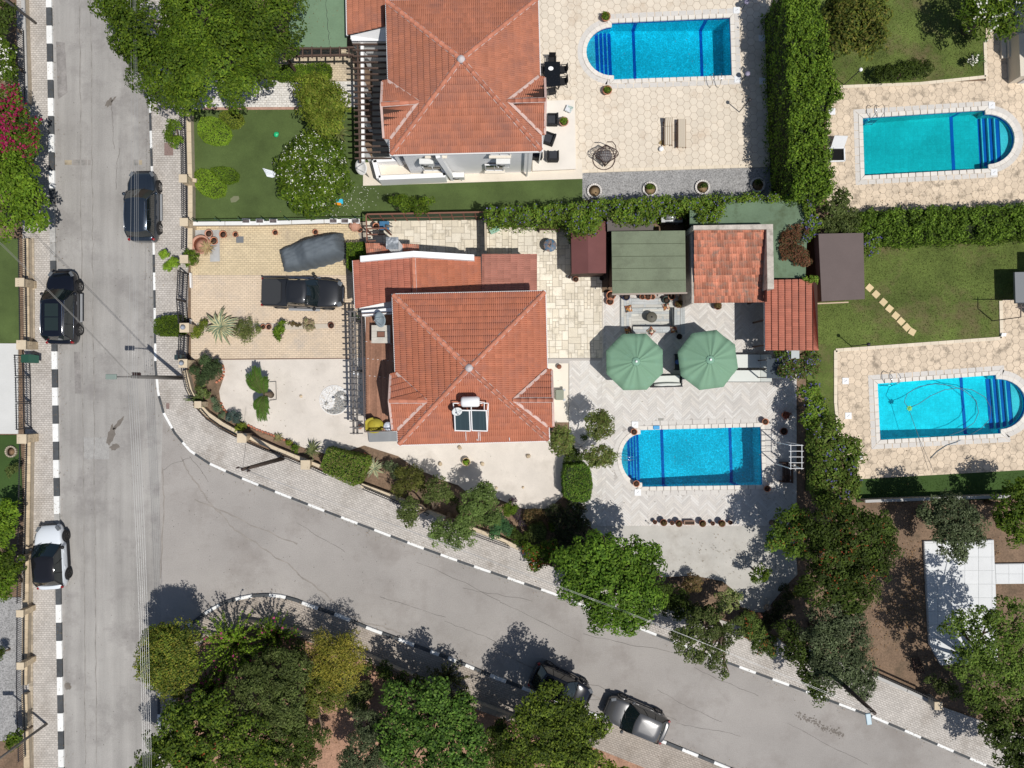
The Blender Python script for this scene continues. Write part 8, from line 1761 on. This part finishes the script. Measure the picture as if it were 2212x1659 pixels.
mb.build('hatch_frame',m_lid,t);mb=MB().prism(PL([(1794,322),(1822,322),(1822,347),(1794,347)]),.07,.10);mb.build('hatch_dark',mat('black void',(.004,.004,.004),.9),t)  # black sheet stands in for the dark inside of the open hatch
mb=MB().add([V(1794,321,.2),V(1823,320,.2),V(1832,294,.85),V(1803,293,.85)],[(0,1,2,3)]);o=mb.build('lid',m_lid,t);sm=o.modifiers.new('s','SOLIDIFY');sm.thickness=.04
for lab,px,py,r in[('blue round float on the round steps of the main pool',1345,957,.18)]:mb=MB();c=V(px,py,-.05);mb.lathe((c.x,c.y,-.06),[(.16,0),(.19,.04),(.16,.09),(0,.10)],16);tag(mb.build('float',mat('blue plastic',(.02,.30,.62),.4)),lab,'float')
mb=MB();c=V(1417,923,0);mb.box((c.x,c.y,.10),(.42,.24,.12));tag(mb.build('skimmer',mat('blue plastic',(.02,.30,.62)),None,bevel=.03),'blue skimmer box at the north edge of the main pool','skimmer')
# pool cleaner with its hose
t=thing('pool_cleaner','green robot cleaner on the floor of the southeastern pool','pool cleaner',W(1963,884,0));c=V(1963,882,-.1);mb=MB()
for k in range(3):mb.box((c.x,c.y,-.03),(.34,.09,.06),R(k*60+15))
mb.build('arms',mat('lime plastic',(.20,.55,.12),.4),t);mb=MB().ball((c.x,c.y,0),.09,.6,10,6);mb.build('hub',mat('lime plastic',(.20,.55,.12)),t)
pts=[(1966,880),(1985,872),(2010,855),(2040,842),(2070,838),(2100,842),(2128,858),(2140,880),(2138,905),(2120,925),(2095,940),(2066,955),(2045,962),(2025,975),(2010,990)]
mb=MB().tube([V(px,py,-.03 if py<948 else .12)for px,py in pts],.02,6);tag(mb.build('hose',mat('grey blue hose',(.09,.16,.22),.5)),'inner loop of dark hose running from the cleaner over the pool edge','hose')
pts=[(1960,879),(1953,868),(1960,850),(1985,835),(2020,829),(2055,833),(2085,845),(2108,865),(2114,890),(2105,912),(2080,930),(2050,941),(2010,943)]
mb=MB().tube([V(px,py,-.04)for px,py in pts],.02,6);tag(mb.build('hose',mat('grey blue hose',(.09,.16,.22))),'outer loop of dark hose floating in the pool','hose')
mb=MB().tube([V(1963,884,-.05),V(1986,948,.14),V(2018,1022,.45)],.014,5);tag(mb.build('cleaning_pole',m_pole),'long thin pole laid over the lower edge of the southeastern pool','pole')
# trellises near the main pool
def trellis(label,x0,y0,x1,y1,z,m,ncross,r=.025):
    t=thing('trellis',label,'trellis',W((x0+x1)/2,(y0+y1)/2,0))
    for x in(x0+4,x1-4):mb=MB().bar(V(x,y0-2,z),V(x,y1+2,z),r,.06);mb.build('rail',m,t);
    for k in range(ncross):yy=y0+(y1-y0)*k/(ncross-1);mb=MB().bar(V(x0,yy,z+.06),V(x1,yy,z+.06),r,.05);mb.build('bar',m,t)
    for x in(x0+4,x1-4):
        for yy in(y0,y1):p=V(x,yy,z);mb=MB().box((p.x,p.y,z/2),(.05,.05,z));mb.build('post',m,t)
    return t
trellis('white open trellis roof over the dark path beside the main pool',1704,962,1736,1012,2.6,m_white,5)
# benches, barbecue, workbench, small things in the back yards
def bench(label,px,py,L_,rot,m,z=.05):
    t=thing('bench',label,'bench',(0,0,0))
    for k in range(5):mb=MB().box((0,-.2+k*.1,.43),(L_,.08,.03));mb.build('slat',m,t)
    for k in range(3):mb=MB().box((0,.28,.58+k*.12),(L_,.03,.09));mb.build('back_slat',m,t)
    for s in(-1,1):mb=MB().box((s*(L_/2-.04),0,.32),(.06,.60,.62));mb.build('end_frame',m,t)
    x,y,_=W(px,py,.4);return place(t,(x,y,z),rot)
bench('dark slatted wooden bench under the creeper at the stone terrace',1186,490,1.35,0,m_dw,.065);bench('dark wooden bench in the shade beyond the main pool',1697,1020,1.3,R(-90),m_dw,.065)
t=thing('gas_barbecue','stainless gas barbecue between the creeper and the summer house','barbecue',W(1452,470,0));c=V(1452,470,.95);mb=MB().box((c.x,c.y,.45),(1.15,.5,.8));mb.build('cabinet',mat('barbecue steel',(.45,.46,.47),.35,metal=.5),t);mb=MB().box((c.x,c.y,.88),(1.35,.58,.05));mb.build('shelf',mat('pale steel',(.62,.64,.65),.3,metal=.3),t);mb=MB().tube([(c.x-.42,c.y+.02,.98),(c.x+.28,c.y+.02,.98)],.20,14);mb.build('hood',mat('hood steel',(.55,.56,.57),.25,metal=.5),t)
mb=MB().box((c.x+.48,c.y+.02,.95),(.26,.34,.08));mb.build('tray',m_tc,t)
t=thing('round_grill','blue round tripod table with crossed legs on the stone terrace','table',W(1186,532,0));c=V(1188,530,.7);mb=MB().lathe((c.x,c.y,.66),[(.30,0),(.42,.05),(.40,.07),(0,.06)],20);mb.build('table_top',mat('rusty blue top',(.05,.13,.22),.5,stain=(.26,.17,.12),stscale=2.2,stlo=.48,sthi=.6),t)
for k in range(3):a=R(100+k*120);mb=MB().tube([(c.x+.5*math.cos(a),c.y+.5*math.sin(a),.07),(c.x-.1*math.cos(a),c.y-.1*math.sin(a),.85)],.018,5);mb.build('leg',m_iron,t)
t=thing('work_bench','blue work bench with tools inside the brown frame fence','work bench',W(828,486,0));c=V(830,487,.8);mb=MB().box((c.x,c.y,.76),(.62,.55,.06));mb.build('table_top',mat('blue steel',(.05,.16,.30),.5,mottle=.2,mscale=5),t)
for a in(-1,1):
    for b in(-1,1):mb=MB().bar((c.x+a*.26,c.y+b*.22,.76),(c.x+a*.34,c.y+b*.28,.06),.04,.04);mb.build('leg',m_iron,t)
mb=MB().tube([(c.x+.1,c.y-.05,.85),(c.x+.55,c.y-.08,.85)],[.12,.03],8);mb.build('vice',m_pole,t)
pot('terracotta flower pot on the frame fence corner by the work bench',812,488,7,.5,m_tc,z=.5);
mb=MB();c=V(1068,497,.3);mb.box((c.x,c.y,.30),(.62,.36,.06),R(25));o=mb.build('garden_stool',mat('mint plastic',(.26,.44,.34),.5),None,bevel=.02);tag(o,'mint green plastic seat tipped over by the divider wall','seat')
pot('rust coloured plant pot under the creeper by the bench',1132,472,8,.35,m_tcd,'rust',pr=8);pot('small pot with a purple plant under the creeper',1118,470,6,.3,m_tcd,[(.10,.05,.10)],pr=6)
t=thing('planter','tall dark urn planter in the corner of the cream door slab','planter',W(1208,792,0));c=V(1208,792,.4);mb=MB().lathe((c.x,c.y,.07),[(.12,0),(.16,.25),(.10,.35),(0,.36)],12);mb.build('vessel',m_tcd,t)
t=thing('metal_box','square grey metal utility box under the villa east eave','box',W(1206,855,0));c=V(1209,853,.4);mb=MB().box((c.x,c.y,.32),(.50,.66,.5));mb.build('cabinet',mat('olive grey metal',(.24,.26,.20),.6),t,bevel=.02)
for a in(-1,1):mb=MB().box((c.x+.28,c.y+a*.32,.5),(.16,.16,.1));mb.build('bracket',mat('grey metal',(.35,.36,.37)),t)
pot('terracotta pot with red leaved plant at the shaded terrace edge',1698,897,8,.4,m_tc,[(.20,.06,.04),(.14,.05,.04)],pr=10);pot('brown bowl by the creeper at the terrace edge',1694,932,8,.3,m_tcd);pot('terracotta pot in the dark path beyond the pool',1702,1032,7,.35,m_tc)
for lab,px,py,r,m in[('dark tyre like pot at the burgundy shed front',1244,603,6,m_tcd),('small grey pot at the burgundy shed corner',1230,598,4,mat('grey pot',(.3,.3,.32),.7)),('dark pot on the right front of the burgundy shed',1300,601,5,mat('black pot',(.03,.025,.02)))]:pot(lab,px,py,r,.3,m)
# toys and turf things
mb=MB();c=V(597,290,.1);mb.ball((c.x,c.y,.12),.18,.5,9,6,.25);tag(mb.build('ball',mat('emerald plastic',(.02,.45,.18),.4)),'emerald green deflated toy on the turf by the flowering tree','toy')
vs=[];c=V(580,372,.1);mb=MB()
for k in range(9):a=R(150-k*13);vs.append((c.x+.52*math.cos(a)+.45,c.y+.42*math.sin(a)-.25+.04*(k%2),.10+.06*(k%2)))
mb=MB().add([(c.x+.42,c.y-.18,.12)]+[(c.x-.40+.05*k,c.y+.28-.085*k,.08+.10*(k%2))for k in range(6)]+[(c.x-.1,c.y-.28,.10),(c.x+.25,c.y-.36,.12),(c.x+.45,c.y-.3,.12),(c.x+.5,c.y-.1,.16),(c.x+.35,c.y+.05,.18),(c.x,c.y+.15,.16)],[(0,k,k+1)for k in range(1,12)]+[(0,12,1)]);o=mb.build('folded_cloth',mat('white sheet',(.76,.79,.82),.8));tag(o,'white folded cloth lying on the turf','cloth')
t=thing('toy_slide','blue and orange toy lying under the edge of the flowering tree','toy',W(732,440,0));mb=MB();c=V(734,436,.1);mb.box((c.x,c.y,.12),(.42,.30,.10),R(5));mb.build('tray',mat('sky blue plastic',(.05,.50,.70),.4),t);mb=MB().box((c.x-.12,c.y-.16,.2),(.46,.16,.10),R(-8));mb.build('scoop',mat('orange plastic',(.75,.28,.02),.4),t)
mb=MB().prism(PL([(498,430),(506,424),(516,424),(518,430),(510,437),(500,438)]),.05,.062);tag(mb.build('stone_slab',mat('mossy stone',(.18,.19,.11),.9)),'flat mossy stone set in the turf','stone')
# wheelie bin
t=thing('wheelie_bin','dark green wheelie bin with an open lid at the west gates','bin',W(68,775,0));c=V(66,775,.5);mb=MB().prism([(c.x-.28,c.y-.26),(c.x+.22,c.y-.26),(c.x+.22,c.y+.26),(c.x-.28,c.y+.26)],.12,1.0);m_bin=mat('dark green plastic',(.02,.075,.05),.5);mb.build('body',m_bin,t,bevel=.02);mb=MB().add([(c.x+.22,c.y-.28,1.02),(c.x+.22,c.y+.28,1.02),(c.x+.62,c.y+.2,.62),(c.x+.62,c.y-.28,.62)],[(0,1,2,3)]);o=mb.build('lid',m_bin,t);sm=o.modifiers.new('s','SOLIDIFY');sm.thickness=.03
for s in(-1,1):mb=MB().tube([(c.x+.2,c.y+s*.2,.22),(c.x+.2,c.y+s*.27,.22)],.1,12);mb.build('wheel',m_ty,t)
t=thing('planter','round planter ring with a trunk on the bright turf at the left edge','planter',W(27,975,0));x,y,_=W(27,975,0)
for k in range(16):a=2*PI*k/16;mb=MB().box((x+.33*math.cos(a),y+.33*math.sin(a),.12),(.11,.10,.14),a+PI/2);mb.build('rim_stone',m_stg,t)
mb=MB().lathe((x,y,.07),[(.28,0),(0,.04)],14);mb.build('soil',mat('mulch',(.22,.14,.08),.95,fine=.4),t)
mb=MB().prism(PL([(2160,720),(2170,720),(2168,727),(2158,727)]),.05,.2);tag(mb.build('white_block',m_white),'small white block at the corner of the dry lawn','block')
# palette on bare yard
t=thing('wooden_pallet','dark ladder like pallet leaning at the wall of the bare yard','pallet',W(1980,1438,0));
for k in range(5):mb=MB().bar(V(1970+k*2,1425+k*7,.2),V(1984+k*3,1423+k*7,.2),.09,.04);mb.build('slat',m_dw,t)
for(a,b)in[((1971,1422),(1981,1458)),((1984,1420),(1997,1455))]:mb=MB().bar(V(*a,.16),V(*b,.16),.06,.05);mb.build('runner',m_dw,t)
print('leaves',TREE_N[0])
